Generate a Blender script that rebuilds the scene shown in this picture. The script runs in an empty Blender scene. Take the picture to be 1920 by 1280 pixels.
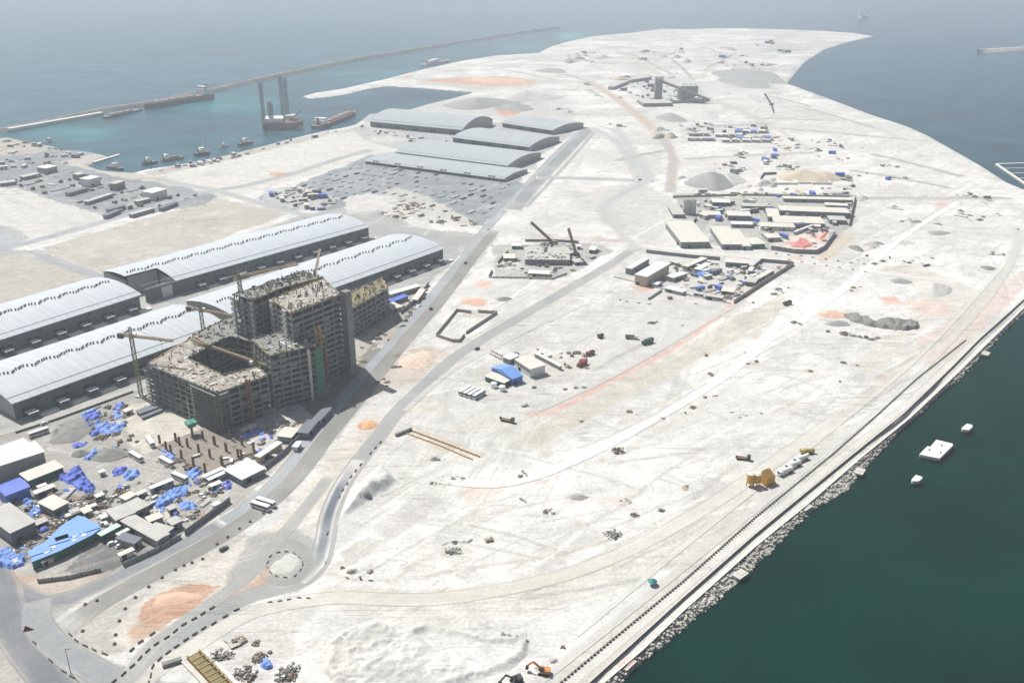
import bpy, bmesh, math, random
import numpy as np
from mathutils import Vector, Matrix

# ---------------------------------------------------------------- camera, sky, sun, exposure
CH = 260.0; CF = 1750.0; TH = math.atan(740 / CF)
scene = bpy.context.scene
col = scene.collection
cam_d = bpy.data.cameras.new("camera"); cam = bpy.data.objects.new("camera", cam_d); col.objects.link(cam)
cam_d.sensor_width = 36.0; cam_d.lens = 36.0 * CF / 1920.0
cam_d.clip_start = 1.0; cam_d.clip_end = 60000.0
cam.location = (0, 0, CH); cam.rotation_euler = (math.pi / 2 - TH, 0, 0)
scene.camera = cam
SUN_EL = math.radians(55); SUNH = Vector((-0.74, 0.67, 0)).normalized()
world = bpy.data.worlds.new("World"); scene.world = world; world.use_nodes = True
wn = world.node_tree.nodes; wl = world.node_tree.links
sky = wn.new("ShaderNodeTexSky"); sky.sky_type = 'NISHITA'; sky.sun_disc = False
sky.sun_elevation = SUN_EL; sky.sun_rotation = math.atan2(SUNH.x, SUNH.y)
sky.air_density = 1.0; sky.dust_density = 3.0; sky.ozone_density = 1.0
wl.new(sky.outputs[0], wn["Background"].inputs[0]); wn["Background"].inputs[1].default_value = 0.052
sun_d = bpy.data.lights.new("sun", 'SUN'); sun = bpy.data.objects.new("sun", sun_d); col.objects.link(sun)
sun_d.energy = 4.4; sun_d.angle = math.radians(0.5); sun_d.color = (1.0, 0.98, 0.945)
tosun = Vector((SUNH.x * math.cos(SUN_EL), SUNH.y * math.cos(SUN_EL), math.sin(SUN_EL)))
sun.rotation_euler = tosun.to_track_quat('Z', 'Y').to_euler()
sun.location = (0, 0, 600)
vs = scene.view_settings; vs.view_transform = 'Standard'; vs.look = 'None'; vs.exposure = 0.31; vs.gamma = 1; vs.use_curve_mapping = False
scene.render.engine = 'CYCLES'
scene.cycles.use_denoising = True
scene.cycles.volume_bounces = 1; scene.cycles.max_bounces = 5
rng = random.Random(7)

# ---------------------------------------------------------------- helpers
ca, sa = math.cos(TH), math.sin(TH)
def P(u, v, z=0.0):
    """ground point seen at pixel (u, v) of the 1920x1280 photograph"""
    dx = (u - 960) / CF; dv = -(v - 640) / CF
    d = Vector((dx, ca + dv * sa, -sa + dv * ca))
    t = (z - CH) / d.z
    return Vector((d.x * t, d.y * t, z))
def proj(x, y, z=0.0):
    zz = z - CH
    dep = y * ca - zz * sa
    return 960 + CF * x / dep, 640 - CF * (y * sa + zz * ca) / dep
def toP_np(U, V, z=0.0):
    dx = (U - 960) / CF; dv = -(V - 640) / CF
    dz = -sa + dv * ca; t = (z - CH) / dz
    return dx * t, (ca + dv * sa) * t
def topx_np(X, Y):
    dep = Y * ca + CH * sa
    return 960 + CF * X / dep, 640 - CF * (Y * sa - CH * ca) / dep
def height_at(u, v, vt):
    p = P(u, v); lo, hi = 0.0, 250.0
    for _ in range(40):
        m = (lo + hi) / 2
        if proj(p.x, p.y, m)[1] > vt: lo = m
        else: hi = m
    return lo
def lin(c):
    return tuple(((x / 255) / 12.92 if x <= 10 else (((x / 255) + 0.055) / 1.055) ** 2.4) for x in c)
def hash2(ix, iy, s):
    h = (ix.astype(np.int64) * 374761393 + iy.astype(np.int64) * 668265263 + s * 1442695041) & 0xffffffff
    h = ((h ^ (h >> 13)) * 1274126177) & 0xffffffff
    return ((h ^ (h >> 16)) & 0xffff) / 65535.0
def vnoise(x, y, s=0):
    ix = np.floor(x); iy = np.floor(y); fx = x - ix; fy = y - iy
    fx = fx * fx * (3 - 2 * fx); fy = fy * fy * (3 - 2 * fy)
    a = hash2(ix, iy, s); b = hash2(ix + 1, iy, s); c = hash2(ix, iy + 1, s); d = hash2(ix + 1, iy + 1, s)
    return (a * (1 - fx) + b * fx) * (1 - fy) + (c * (1 - fx) + d * fx) * fy
def fbm(x, y, s=0, o=4):
    r = 0; a = 0.5; t = 0
    for k in range(o):
        r = r + a * vnoise(x, y, s + k * 17); t += a; a *= 0.5; x = x * 2.03 + 11.3; y = y * 2.03 + 5.7
    return r / t
def sstep(e0, e1, x):
    t = np.clip((x - e0) / (e1 - e0), 0, 1); return t * t * (3 - 2 * t)
def seg_dist(X, Y, pts):
    d = np.full(X.shape, 1e9)
    for (x0, y0), (x1, y1) in zip(pts[:-1], pts[1:]):
        dx, dy = x1 - x0, y1 - y0; L = dx * dx + dy * dy + 1e-9
        t = np.clip(((X - x0) * dx + (Y - y0) * dy) / L, 0, 1)
        d = np.minimum(d, np.hypot(X - x0 - t * dx, Y - y0 - t * dy))
    return d
def poly_sd(X, Y, pts):
    """signed distance, positive inside"""
    q = list(pts) + [pts[0]]
    d = seg_dist(X, Y, q); ins = np.zeros(X.shape, bool)
    for (x0, y0), (x1, y1) in zip(q[:-1], q[1:]):
        c = ((y0 > Y) != (y1 > Y)) & (X < (x1 - x0) * (Y - y0) / (y1 - y0 + 1e-12) + x0)
        ins ^= c
    return np.where(ins, d, -d)
def W(pts, z=0.0):
    return [tuple(P(u, v, z)[:2]) for u, v in pts]
def smooth_line(pts, step):
    """Catmull-Rom through 2D points, resampled about every `step` metres"""
    pts = [Vector(p[:2]) for p in pts]; out = []
    n = len(pts)
    for i in range(n - 1):
        p0 = pts[max(i - 1, 0)]; p1 = pts[i]; p2 = pts[i + 1]; p3 = pts[min(i + 2, n - 1)]
        k = max(2, int((p2 - p1).length / step))
        for j in range(k):
            t = j / k
            out.append(0.5 * ((2 * p1) + (p2 - p0) * t + (2 * p0 - 5 * p1 + 4 * p2 - p3) * t * t + (3 * p1 - p0 - 3 * p2 + p3) * t ** 3))
    out.append(pts[-1]); return out

# ---------------------------------------------------------------- materials
def nodes_of(name):
    m = bpy.data.materials.new(name); m.use_nodes = True
    nt = m.node_tree; return m, nt, nt.nodes["Principled BSDF"]
def mat(name, srgb, rough=0.8, var=0.18, scale=0.25, bump=0.0, metal=0.0, stretch=(1, 1, 1), k=1.0, streak=0.0):
    """plain procedural surface: base colour broken up by two scales of object-space noise"""
    m, nt, b = nodes_of(name); N = nt.nodes; L = nt.links
    c = [x * k for x in lin(srgb)]
    tc = N.new("ShaderNodeTexCoord"); mp = N.new("ShaderNodeMapping"); mp.inputs['Scale'].default_value = stretch
    L.new(tc.outputs['Object'], mp.inputs[0])
    n1 = N.new("ShaderNodeTexNoise"); n1.inputs['Scale'].default_value = scale; n1.inputs['Detail'].default_value = 6; n1.inputs['Roughness'].default_value = 0.65
    L.new(mp.outputs[0], n1.inputs['Vector'])
    r = N.new("ShaderNodeValToRGB"); r.color_ramp.elements[0].position = 0.3; r.color_ramp.elements[1].position = 0.7
    r.color_ramp.elements[0].color = tuple(max(0, x * (1 - var)) for x in c) + (1,)
    r.color_ramp.elements[1].color = tuple(min(0.9, x * (1 + var)) for x in c) + (1,)
    L.new(n1.outputs[0], r.inputs[0]); out = r.outputs[0]
    if streak:
        w = N.new("ShaderNodeTexWave"); w.inputs['Scale'].default_value = streak; w.inputs['Distortion'].default_value = 0.6
        L.new(tc.outputs['Object'], w.inputs['Vector'])
        mx = N.new("ShaderNodeMix"); mx.data_type = 'RGBA'; mx.blend_type = 'MULTIPLY'; mx.inputs[0].default_value = 0.07
        L.new(out, mx.inputs[6]); L.new(w.outputs[0], mx.inputs[7]); out = mx.outputs[2]
    L.new(out, b.inputs['Base Color'])
    b.inputs['Roughness'].default_value = rough; b.inputs['Metallic'].default_value = metal
    if bump:
        bp = N.new("ShaderNodeBump"); bp.inputs['Strength'].default_value = bump; bp.inputs['Distance'].default_value = 0.3
        L.new(n1.outputs[0], bp.inputs['Height']); L.new(bp.outputs[0], b.inputs['Normal'])
    return m
def ground_mat(name, grain=1.0, rough=0.95, amt=0.09):
    """soil colour comes from the mesh attribute 'soil', broken up by grain, ruts and pebbles"""
    m, nt, b = nodes_of(name); N = nt.nodes; L = nt.links
    at = N.new("ShaderNodeAttribute"); at.attribute_name = "soil"
    tc = N.new("ShaderNodeTexCoord")
    def noise(sc, det, ro, src=None):
        n = N.new("ShaderNodeTexNoise"); n.inputs['Scale'].default_value = sc; n.inputs['Detail'].default_value = det; n.inputs['Roughness'].default_value = ro
        L.new(src or tc.outputs['Object'], n.inputs[0]); return n.outputs[0]
    def mapr(x, a, bb, c, d):
        r = N.new("ShaderNodeMapRange"); r.inputs[1].default_value = a; r.inputs[2].default_value = bb; r.inputs[3].default_value = c; r.inputs[4].default_value = d
        L.new(x, r.inputs[0]); return r.outputs[0]
    def mth(op, x, y):
        r = N.new("ShaderNodeMath"); r.operation = op
        for k, q in enumerate((x, y)):
            if isinstance(q, (int, float)): r.inputs[k].default_value = q
            else: L.new(q, r.inputs[k])
        return r.outputs[0]
    fine = noise(0.55 * grain, 9, .75); mid = noise(0.09 * grain, 6, .65)
    f = mth('MULTIPLY', mapr(fine, .3, .7, 1 - amt * 1.7, 1 + amt), mapr(mid, .3, .7, 1 - amt, 1 + amt * .6))
    for rot, sx, sy, sc in ((-.78, .06, 1.0, .45), (.55, .05, 1.0, .4), (-.35, .05, 1.0, .33)):   # wheel ruts: thin level lines of stretched noise
        mp = N.new("ShaderNodeMapping"); mp.inputs['Rotation'].default_value = (0, 0, rot); mp.inputs['Scale'].default_value = (sx, sy, 1); L.new(tc.outputs['Object'], mp.inputs[0])
        q = noise(sc * .22, 2, .5, mp.outputs[0]); q = mth('ABSOLUTE', mth('SUBTRACT', q, .5), 0)
        gate = mapr(noise(.012, 3, .5, None), .45, .6, 0, 1)
        f = mth('MULTIPLY', f, mth('SUBTRACT', 1.0, mth('MULTIPLY', mapr(q, 0, .010, amt * 1.5, 0), gate)))
    peb = noise(1.1 * grain, 3, .6); pg = mapr(noise(.05, 4, .6), .48, .62, 0, 1)
    f = mth('MULTIPLY', f, mth('SUBTRACT', 1.0, mth('MULTIPLY', mapr(peb, .64, .72, 0, amt * 3.2), pg)))
    vm = N.new("ShaderNodeVectorMath"); vm.operation = 'SCALE'
    L.new(at.outputs['Color'], vm.inputs[0]); L.new(f, vm.inputs['Scale'])
    L.new(vm.outputs[0], b.inputs['Base Color']); b.inputs['Roughness'].default_value = rough
    b.inputs['Specular IOR Level'].default_value = 0.2
    bp = N.new("ShaderNodeBump"); bp.inputs['Strength'].default_value = 0.55; bp.inputs['Distance'].default_value = 0.8
    L.new(mth('ADD', fine, mid), bp.inputs['Height']); L.new(bp.outputs[0], b.inputs['Normal'])
    return m

# ---------------------------------------------------------------- mesh builder
class MB:
    def __init__(s): s.v = []; s.f = []; s.mi = []; s.m = 0
    def add(s, vs, fs):
        o = len(s.v); s.v += [tuple(p) for p in vs]
        for f in fs: s.f.append(tuple(i + o for i in f)); s.mi.append(s.m)
        return s
    def box(s, c, d, rz=0.0, tilt=None):
        hx, hy, hz = d[0] / 2, d[1] / 2, d[2] / 2
        cr, sr = math.cos(rz), math.sin(rz); vs = []
        for z in (-hz, hz):
            for x, y in ((-hx, -hy), (hx, -hy), (hx, hy), (-hx, hy)):
                p = Vector((x, y, z))
                if tilt is not None: p = tilt @ p
                vs.append((c[0] + p.x * cr - p.y * sr, c[1] + p.x * sr + p.y * cr, c[2] + p.z))
        return s.add(vs, [(3, 2, 1, 0), (4, 5, 6, 7), (0, 1, 5, 4), (1, 2, 6, 5), (2, 3, 7, 6), (3, 0, 4, 7)])
    def prism(s, poly, z0, z1):
        n = len(poly)
        ar = sum(poly[i][0] * poly[(i + 1) % n][1] - poly[(i + 1) % n][0] * poly[i][1] for i in range(n))
        if ar < 0: poly = poly[::-1]
        vs = [(x, y, z0) for x, y in poly] + [(x, y, z1) for x, y in poly]
        fs = [tuple(range(n))[::-1], tuple(range(n, 2 * n))] + [(i, (i + 1) % n, (i + 1) % n + n, i + n) for i in range(n)]
        return s.add(vs, fs)
    def tube(s, p, q, r0, r1=None, n=8, cap=True):
        p = Vector(p); q = Vector(q); r1 = r0 if r1 is None else r1
        d = (q - p).normalized(); a = d.orthogonal().normalized(); b = d.cross(a); vs = []
        for c, r in ((p, r0), (q, r1)):
            for i in range(n):
                t = 2 * math.pi * i / n; vs.append(c + (a * math.cos(t) + b * math.sin(t)) * r)
        fs = [(i, (i + 1) % n, (i + 1) % n + n, i + n) for i in range(n)]
        if cap: fs += [tuple(range(n))[::-1], tuple(range(n, 2 * n))]
        return s.add(vs, fs)
    def bar(s, p, q, w, h=None):
        return s.tube(p, q, w * 0.7071, n=4) if h is None else s._bar(p, q, w, h)
    def _bar(s, p, q, w, h):
        p = Vector(p); q = Vector(q); d = (q - p); side = d.cross(Vector((0, 0, 1)))
        side = side.normalized() * w / 2 if side.length > 1e-6 else Vector((w / 2, 0, 0))
        up = side.cross(d).normalized() * h / 2
        vs = [p - side - up, p + side - up, p + side + up, p - side + up, q - side - up, q + side - up, q + side + up, q - side + up]
        return s.add(vs, [(0, 1, 2, 3), (7, 6, 5, 4), (0, 4, 5, 1), (1, 5, 6, 2), (2, 6, 7, 3), (3, 7, 4, 0)])
    def truss(s, p, q, w, r=0.12, seg=None):
        """square lattice beam"""
        p = Vector(p); q = Vector(q); d = q - p; Ln = d.length; seg = seg or max(2, int(Ln / (w * 1.3)))
        a = d.orthogonal().normalized()
        if abs(d.normalized().z) < 0.9: a = d.cross(Vector((0, 0, 1))).normalized()
        b = d.cross(a).normalized(); h = w / 2
        cs = [a * h + b * h, -a * h + b * h, -a * h - b * h, a * h - b * h]
        for c in cs: s.bar(p + c, q + c, r * 2)
        for i in range(seg):
            A = p + d * (i / seg); B = p + d * ((i + 1) / seg)
            for k in range(4):
                c0, c1 = cs[k], cs[(k + 1) % 4]
                s.bar(A + (c0 if i % 2 else c1), B + (c1 if i % 2 else c0), r * 1.3)
                s.bar(A + c0, A + c1, r * 1.3)
        return s
    def build(s, name, mats, parent=None, loc=None, smooth=False, rz=0.0):
        me = bpy.data.meshes.new(name); me.from_pydata(s.v, [], s.f)
        if not isinstance(mats, (list, tuple)): mats = [mats]
        for m in mats: me.materials.append(m)
        if len(mats) > 1: me.polygons.foreach_set("material_index", s.mi)
        if smooth: me.polygons.foreach_set("use_smooth", [True] * len(me.polygons))
        me.update()
        o = bpy.data.objects.new(name, me); col.objects.link(o)
        if parent is not None: o.parent = parent
        if loc is not None: o.location = loc
        if rz: o.rotation_euler.z = rz
        return o
def tag(o, label=None, cat=None, group=None, kind=None):
    if label: o["label"] = label
    if cat: o["category"] = cat
    if group: o["group"] = group
    if kind: o["kind"] = kind
    elif cat: o["kind"] = "thing"
    return o
def thing(name, loc, label, cat, rz=0.0, group=None):
    o = bpy.data.objects.new(name, None); col.objects.link(o); o.location = loc; o.rotation_euler.z = rz
    o.empty_display_size = 0.5
    return tag(o, label, cat, group)
def copy_tree(o, parent=None):
    c = o.copy(); col.objects.link(c)
    if parent is not None: c.parent = parent
    for ch in list(o.children): copy_tree(ch, c)
    return c
def grid_mesh(name, X, Y, Z, keep=None, colr=None, m=None):
    """structured grid of vertices -> mesh, keep = mask of quads"""
    nv, nu = X.shape
    me = bpy.data.meshes.new(name)
    idx = np.arange(nv * nu).reshape(nv, nu)
    q = np.stack([idx[1:, :-1], idx[1:, 1:], idx[:-1, 1:], idx[:-1, :-1]], -1).reshape(-1, 4)
    if keep is not None: q = q[keep.reshape(-1)]
    used = np.zeros(nv * nu, bool); used[q.reshape(-1)] = True
    rm = np.cumsum(used) - 1; q = rm[q]
    co = np.stack([X, Y, Z], -1).reshape(-1, 3)[used]
    me.vertices.add(len(co)); me.vertices.foreach_set("co", co.astype(np.float32).reshape(-1))
    me.loops.add(q.size); me.loops.foreach_set("vertex_index", q.reshape(-1).astype(np.int32))
    me.polygons.add(len(q)); me.polygons.foreach_set("loop_start", (np.arange(len(q)) * 4).astype(np.int32))
    me.polygons.foreach_set("use_smooth", np.ones(len(q), bool))
    me.update(calc_edges=True)
    if colr is not None:
        a = me.attributes.new("soil", 'FLOAT_COLOR', 'POINT')
        c = np.ones((len(co), 4), np.float32); c[:, :3] = colr.reshape(-1, 3)[used]; a.data.foreach_set("color", c.reshape(-1))
    if m is not None: me.materials.append(m)
    o = bpy.data.objects.new(name, me); col.objects.link(o); return o
# ---------------------------------------------------------------- land outline (pixels of the photograph, projected to the ground)
WL = -2.2
COAST = [(980, 1420), (1060, 1352), (1160, 1276), (1200, 1236), (1280, 1172), (1306, 1146), (1330, 1132), (1360, 1102), (1381, 1088), (1412, 1056), (1441, 1031), (1468, 1002), (1488, 984),
    (1512, 962), (1535, 941), (1562, 930), (1589, 910), (1612, 880), (1636, 857), (1668, 822), (1693, 793), (1727, 769), (1760, 732), (1801, 705), (1830, 672), (1851, 652), (1876, 624), (1895, 605), (1920, 583),
    (1965, 545), (2030, 490), (2060, 440), (2030, 400), (1970, 370), (1920, 352), (1890, 340), (1840, 308), (1790, 280), (1740, 252), (1700, 234), (1640, 215), (1560, 185), (1500, 163), (1476, 155),
    (1488, 140), (1508, 116), (1545, 92), (1590, 78), (1638, 67), (1600, 61), (1540, 57), (1480, 54.5), (1400, 52.5), (1340, 52), (1290, 54), (1240, 53), (1180, 61), (1110, 67), (1060, 78), (1030, 87), (1010, 98), (930, 103), (870, 112), (800, 127),
    (720, 147), (640, 165), (590, 172.5), (567, 179), (578, 183), (610, 181), (650, 175), (690, 165), (725, 160), (800, 164.5), (888, 172), (850, 182), (800, 194), (770, 203), (735, 208), (692, 212), (680, 222), (665, 232), (640, 238),
    (600, 245), (545, 258), (480, 275), (420, 290), (340, 306), (272, 316), (249, 322), (205, 319), (185, 316), (163, 308), (202, 291), (175, 284), (149, 280), (118, 279), (99, 272), (55, 265), (17, 256), (-60, 262), (-220, 300), (-420, 420), (-420, 1420)]
# the far strip behind the harbour lies on the same sheet
COASTW = W(COAST)

SAND = (242, 240, 234); GREY = (189, 190, 188); ROAD = (172, 174, 176); ORANGE = (208, 164, 136)
A = []; Ln = []; S = []
def area(pts, c, a=1.0, soft=6.0): A.append((pts, c, a, soft))
def line(pts, w, c, a=1.0, soft=2.0): Ln.append((pts, w, c, a, soft))
def spot(u, v, ru, rv, c, a=1.0): S.append((u, v, ru, rv, c, a))
# west side: port ground, stores and quays
area([(-400, 1000), (-400, 560), (0, 462), (60, 472), (190, 518), (245, 522), (300, 498), (560, 405), (700, 375), (770, 425), (905, 440), (850, 490), (740, 590), (660, 650), (560, 700), (400, 720), (300, 740), (240, 752), (30, 815)], (180, 180, 176), 1, 5)
area([(-400, 470), (-60, 478), (60, 484), (165, 520), (30, 566), (-400, 700)], (199, 194, 181), 1, 4)
area([(72, 466), (408, 371), (545, 402), (300, 485), (245, 508), (180, 517)], (198, 193, 180), 1, 3)
spot(180, 492, 30, 8, (184, 180, 168), .7); spot(330, 420, 60, 12, (194, 190, 178), .7); spot(40, 515, 60, 14, (194, 190, 177), .6); spot(420, 400, 40, 8, (218, 213, 202), .6); spot(110, 525, 20, 4, (190, 185, 172), .7)
area([(-400, 420), (-60, 335), (10, 330), (30, 352), (210, 408), (135, 432), (40, 452), (-400, 540)], (220, 217, 209), 1, 5)
line([(10, 372), (110, 408), (140, 425)], 6, (214, 208, 198), .7, 4); line([(60, 395), (190, 400)], 4, (222, 216, 206), .6, 3)
area([(-100, 412), (20, 426), (62, 446), (0, 470), (-100, 480)], (186, 187, 186), 1, 5)
area([(-400, 380), (-60, 290), (17, 258), (100, 273), (150, 282), (200, 292), (163, 308), (205, 320), (250, 324), (300, 338), (408, 368), (380, 384), (212, 410), (30, 353), (-60, 345)], (148, 153, 155), 1, 4)
area([(-60, 268), (15, 256), (60, 266), (100, 276), (60, 290), (-60, 300)], (193, 188, 172), 1, 6)
area([(-60, 296), (60, 288), (130, 282), (165, 290), (60, 318), (-60, 322)], (152, 158, 164), .8, 6)
area([(110, 305), (165, 290), (200, 291), (162, 309), (300, 332), (350, 345), (330, 350), (210, 330)], (213, 207, 194), .9, 4)
for k in range(6):
    line([(20 + 32 * k, 340 + 10 * k), (120 + 34 * k, 314 + 9 * k)], 3, (158, 162, 163), .6, 3)
area([(268, 322), (345, 308), (480, 278), (545, 261), (600, 249), (690, 236), (690, 242), (600, 258), (480, 288), (350, 318), (290, 332)], (188, 184, 174), .9, 4)
area([(285, 330), (430, 302), (600, 258), (690, 243), (815, 256), (740, 282), (600, 325), (478, 360), (420, 362), (340, 345)], (224, 220, 211), 1, 4)
spot(395, 327, 30, 5, (203, 202, 196), .8); spot(720, 262, 40, 6, (224, 220, 210), .7)
area([(480, 372), (560, 345), (692, 292), (745, 284), (880, 305), (970, 330), (985, 350), (930, 400), (905, 425), (790, 402), (700, 372), (620, 395), (545, 395)], (148, 155, 158), 1, 4)
area([(690, 375), (740, 350), (800, 368), (880, 410), (900, 428), (840, 420), (760, 405), (720, 400)], (214, 211, 202), .9, 4)
area([(640, 372), (690, 362), (745, 372), (700, 395), (650, 400)], (226, 223, 217), .9, 3)
area([(500, 352), (560, 350), (640, 372), (600, 396), (540, 392), (490, 374)], (205, 204, 199), .8, 3)
area([(690, 232), (820, 262), (1000, 290), (1010, 320), (880, 305), (700, 270), (655, 240)], (183, 184, 182), .8, 4)
area([(700, 200), (900, 225), (1060, 245), (1080, 250), (1000, 300), (880, 290), (740, 245), (680, 225)], (178, 180, 180), .9, 4)
area([(560, 862), (640, 765), (745, 645), (870, 480), (908, 440), (935, 446), (872, 522), (770, 650), (650, 800), (580, 884)], (196, 194, 186), .9, 2)
# building site and yards at lower left
area([(-400, 1000), (-400, 790), (30, 800), (120, 770), (255, 735), (330, 760), (480, 800), (560, 780), (640, 700), (700, 640), (760, 560), (800, 540), (700, 700), (600, 800), (500, 900), (460, 940), (300, 1030), (180, 1085), (60, 1085), (-400, 1100)], (178, 175, 166), 1, 3)
area([(240, 760), (330, 745), (420, 815), (330, 830), (270, 850), (240, 830), (232, 790)], (228, 222, 206), .9, 4)
area([(110, 1075), (170, 1030), (230, 1000), (300, 990), (330, 1010), (270, 1040), (190, 1075)], (128, 127, 124), 1, 1.5)
area([(440, 830), (520, 770), (560, 760), (600, 790), (520, 880), (470, 880)], (214, 210, 200), .8, 3)
spot(135, 808, 46, 26, (122, 124, 124), .95); spot(170, 795, 30, 18, (126, 126, 124), .8)
area([(0, 1030), (60, 1000), (120, 950), (170, 920), (190, 935), (120, 990), (60, 1050), (20, 1065)], (106, 105, 98), .75, 3)
area([(0, 960), (60, 950), (120, 915), (150, 935), (60, 985), (0, 1000)], (110, 108, 100), .6, 3)
area([(0, 1070), (60, 1078), (190, 1078), (200, 1100), (120, 1118), (50, 1105), (-20, 1085)], (205, 190, 172), .8, 3)
spot(45, 1085, 30, 8, (206, 170, 148), .6)
area([(560, 745), (640, 700), (700, 642), (745, 668), (700, 700), (640, 765), (590, 790)], (138, 136, 130), .9, 3)  # dug ground, with the building's cast shadow painted into the soil colour
area([(640, 640), (740, 560), (770, 560), (700, 640), (660, 690)], (190, 185, 174), .8, 3)
area([(700, 690), (745, 660), (800, 648), (845, 660), (835, 690), (780, 718), (720, 730), (700, 745), (690, 720)], (214, 202, 188), 1, 2)
spot(790, 675, 26, 14, (210, 176, 158), .7); spot(742, 632, 16, 6, (224, 164, 140), .7); spot(690, 797, 20, 9, (217, 160, 116), .95)
# bottom-left roads and verges
area([(-400, 1080), (60, 1110), (150, 1130), (110, 1160), (200, 1235), (330, 1290), (330, 1400), (-400, 1400)], (186, 186, 182), 1, 3)
area([(118, 1160), (260, 1090), (330, 1050), (440, 995), (470, 1000), (400, 1060), (330, 1120), (250, 1190), (220, 1232), (150, 1215)], (196, 193, 184), 1, 3)
area([(205, 1180), (300, 1095), (420, 1030), (520, 985), (610, 870), (660, 800), (700, 770), (730, 790), (640, 880), (590, 960), (500, 1040), (440, 1090), (330, 1160), (240, 1215)], (226, 219, 206), 1, 4)
area([(258, 1160), (285, 1117), (345, 1096), (405, 1099), (372, 1130), (330, 1162), (268, 1166)], ORANGE, 1, 3)
area([(235, 1185), (262, 1158), (330, 1155), (300, 1180), (250, 1200)], (208, 172, 146), .8, 5)
area([(470, 1005), (560, 990), (605, 1020), (600, 1070), (560, 1095), (500, 1100), (440, 1110), (420, 1090)], (181, 181, 176), 1, 6)
line([(415, 1130), (470, 1105), (500, 1080)], 5, (220, 180, 152), .7, 3)
area([(360, 1240), (420, 1180), (520, 1130), (600, 1130), (560, 1180), (500, 1290), (380, 1300)], (222, 219, 210), .8, 8)
spot(432, 1197, 20, 12, (196, 190, 180), .6)
area([(0, 1170), (70, 1200), (130, 1290), (-40, 1330), (-100, 1200)], (196, 190, 182), .7, 4)
# central sand plain
area([(960, 830), (1000, 800), (1100, 752), (1250, 668), (1380, 592), (1470, 556), (1480, 575), (1440, 610), (1300, 680), (1180, 745), (1080, 800), (1000, 840)], (214, 209, 192), .9, 5)
area([(1040, 610), (1100, 585), (1200, 545), (1380, 570), (1300, 630), (1200, 690), (1110, 695), (1060, 665)], (215, 213, 206), .9, 6)
line([(1112, 694), (1195, 650), (1222, 636)], 3, (182, 179, 170), .7, 2)
spot(1010, 690, 110, 26, (214, 208, 196), .6); spot(990, 640, 60, 18, (206, 202, 194), .7); spot(900, 700, 30, 12, (203, 199, 187), .6)
line([(995, 775), (1030, 774), (1110, 735), (1190, 692), (1290, 636), (1370, 575), (1430, 530), (1500, 485)], 3.5, (230, 190, 170), .75, 3)
line([(1375, 560), (1430, 520), (1510, 470)], 7, (226, 210, 200), .7, 4)
area([(860, 920), (900, 905), (950, 915), (930, 940), (880, 955)], (228, 212, 194), .8, 8)
area([(700, 985), (760, 945), (800, 920), (830, 935), (790, 980), (720, 1020)], (214, 211, 205), .9, 5)
area([(640, 1035), (690, 1005), (720, 1012), (690, 1045), (650, 1060)], (207, 204, 193), .9, 4)
area([(620, 1000), (650, 960), (690, 985), (650, 1020), (625, 1030)], (216, 215, 211), .8, 6)
spot(690, 950, 40, 18, (220, 219, 214), .6); spot(760, 890, 60, 20, (222, 220, 213), .5)
spot(850, 1036, 40, 14, (213, 210, 194), .7); spot(1085, 930, 26, 8, (196, 194, 188), .8); spot(1110, 915, 30, 10, (216, 213, 207), .6)
area([(760, 815), (800, 805), (900, 855), (880, 865), (800, 840)], (224, 212, 194), .7, 3)
line([(770, 806), (896, 858)], 1.6, (206, 194, 172), .7, 1); line([(785, 804), (905, 852)], 1.6, (206, 194, 172), .7, 1)
spot(780, 765, 50, 12, (222, 214, 198), .6); spot(1000, 820, 50, 12, (210, 207, 192), .6); spot(900, 830, 30, 14, (222, 221, 215), .6)
area([(600, 1095), (760, 1108), (900, 1098), (1100, 1065), (1150, 1050), (1160, 1066), (1000, 1110), (800, 1130), (600, 1118)], (224, 219, 203), .8, 6)
line([(620, 1075), (680, 1088), (780, 1082), (900, 1062), (1050, 1038), (1150, 1010), (1260, 960), (1360, 890)], 1.4, (200, 194, 178), .6, 1.5)
for k in range(5):
    line([(600 + 10 * k, 1115 + 7 * k), (800, 1118 + 10 * k), (1000, 1092 + 12 * k), (1200, 1030 + 14 * k), (1400, 930 + 14 * k)], 1.3, (221, 215, 200), .6, 2)
spot(650, 1165, 70, 24, (222, 221, 217), .5); spot(800, 1160, 120, 22, (230, 226, 214), .6); spot(640, 1240, 40, 40, (226, 219, 208), .5)
# roads of the east side
area([(860, 640), (1000, 570), (1180, 470), (1215, 450), (1225, 475), (1060, 560), (900, 660), (790, 745), (740, 800), (690, 855), (660, 870), (740, 760)], (214, 212, 205), .8, 5)
spot(890, 566, 30, 9, (232, 184, 158), .9); spot(905, 532, 24, 8, (234, 200, 180), .8); spot(885, 590, 30, 8, (196, 182, 168), .5); spot(945, 560, 14, 4, (160, 158, 152), .9)
area([(1060, 380), (1130, 350), (1200, 345), (1260, 370), (1270, 420), (1215, 455), (1150, 430), (1130, 400)], (212, 210, 203), .9, 8)
line([(1145, 420), (1135, 385), (1180, 355), (1215, 335), (1190, 290), (1155, 240)], 14, (203, 204, 201), .8, 5)
line([(1150, 395), (1165, 440), (1205, 470)], 8, (205, 205, 200), .8, 5)
line([(1210, 462), (1300, 472), (1400, 482), (1500, 492), (1620, 508), (1740, 520)], 8, (231, 227, 219), .9, 4)
line([(1590, 440), (1560, 472), (1540, 485)], 10, (220, 204, 182), .9, 5)
line([(1300, 700), (1480, 620), (1560, 560), (1620, 510), (1700, 440)], 9, (246, 243, 236), .8, 5)
line([(1480, 590), (1420, 660), (1300, 740), (1100, 850), (960, 900)], 10, (246, 244, 238), .8, 6)
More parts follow.
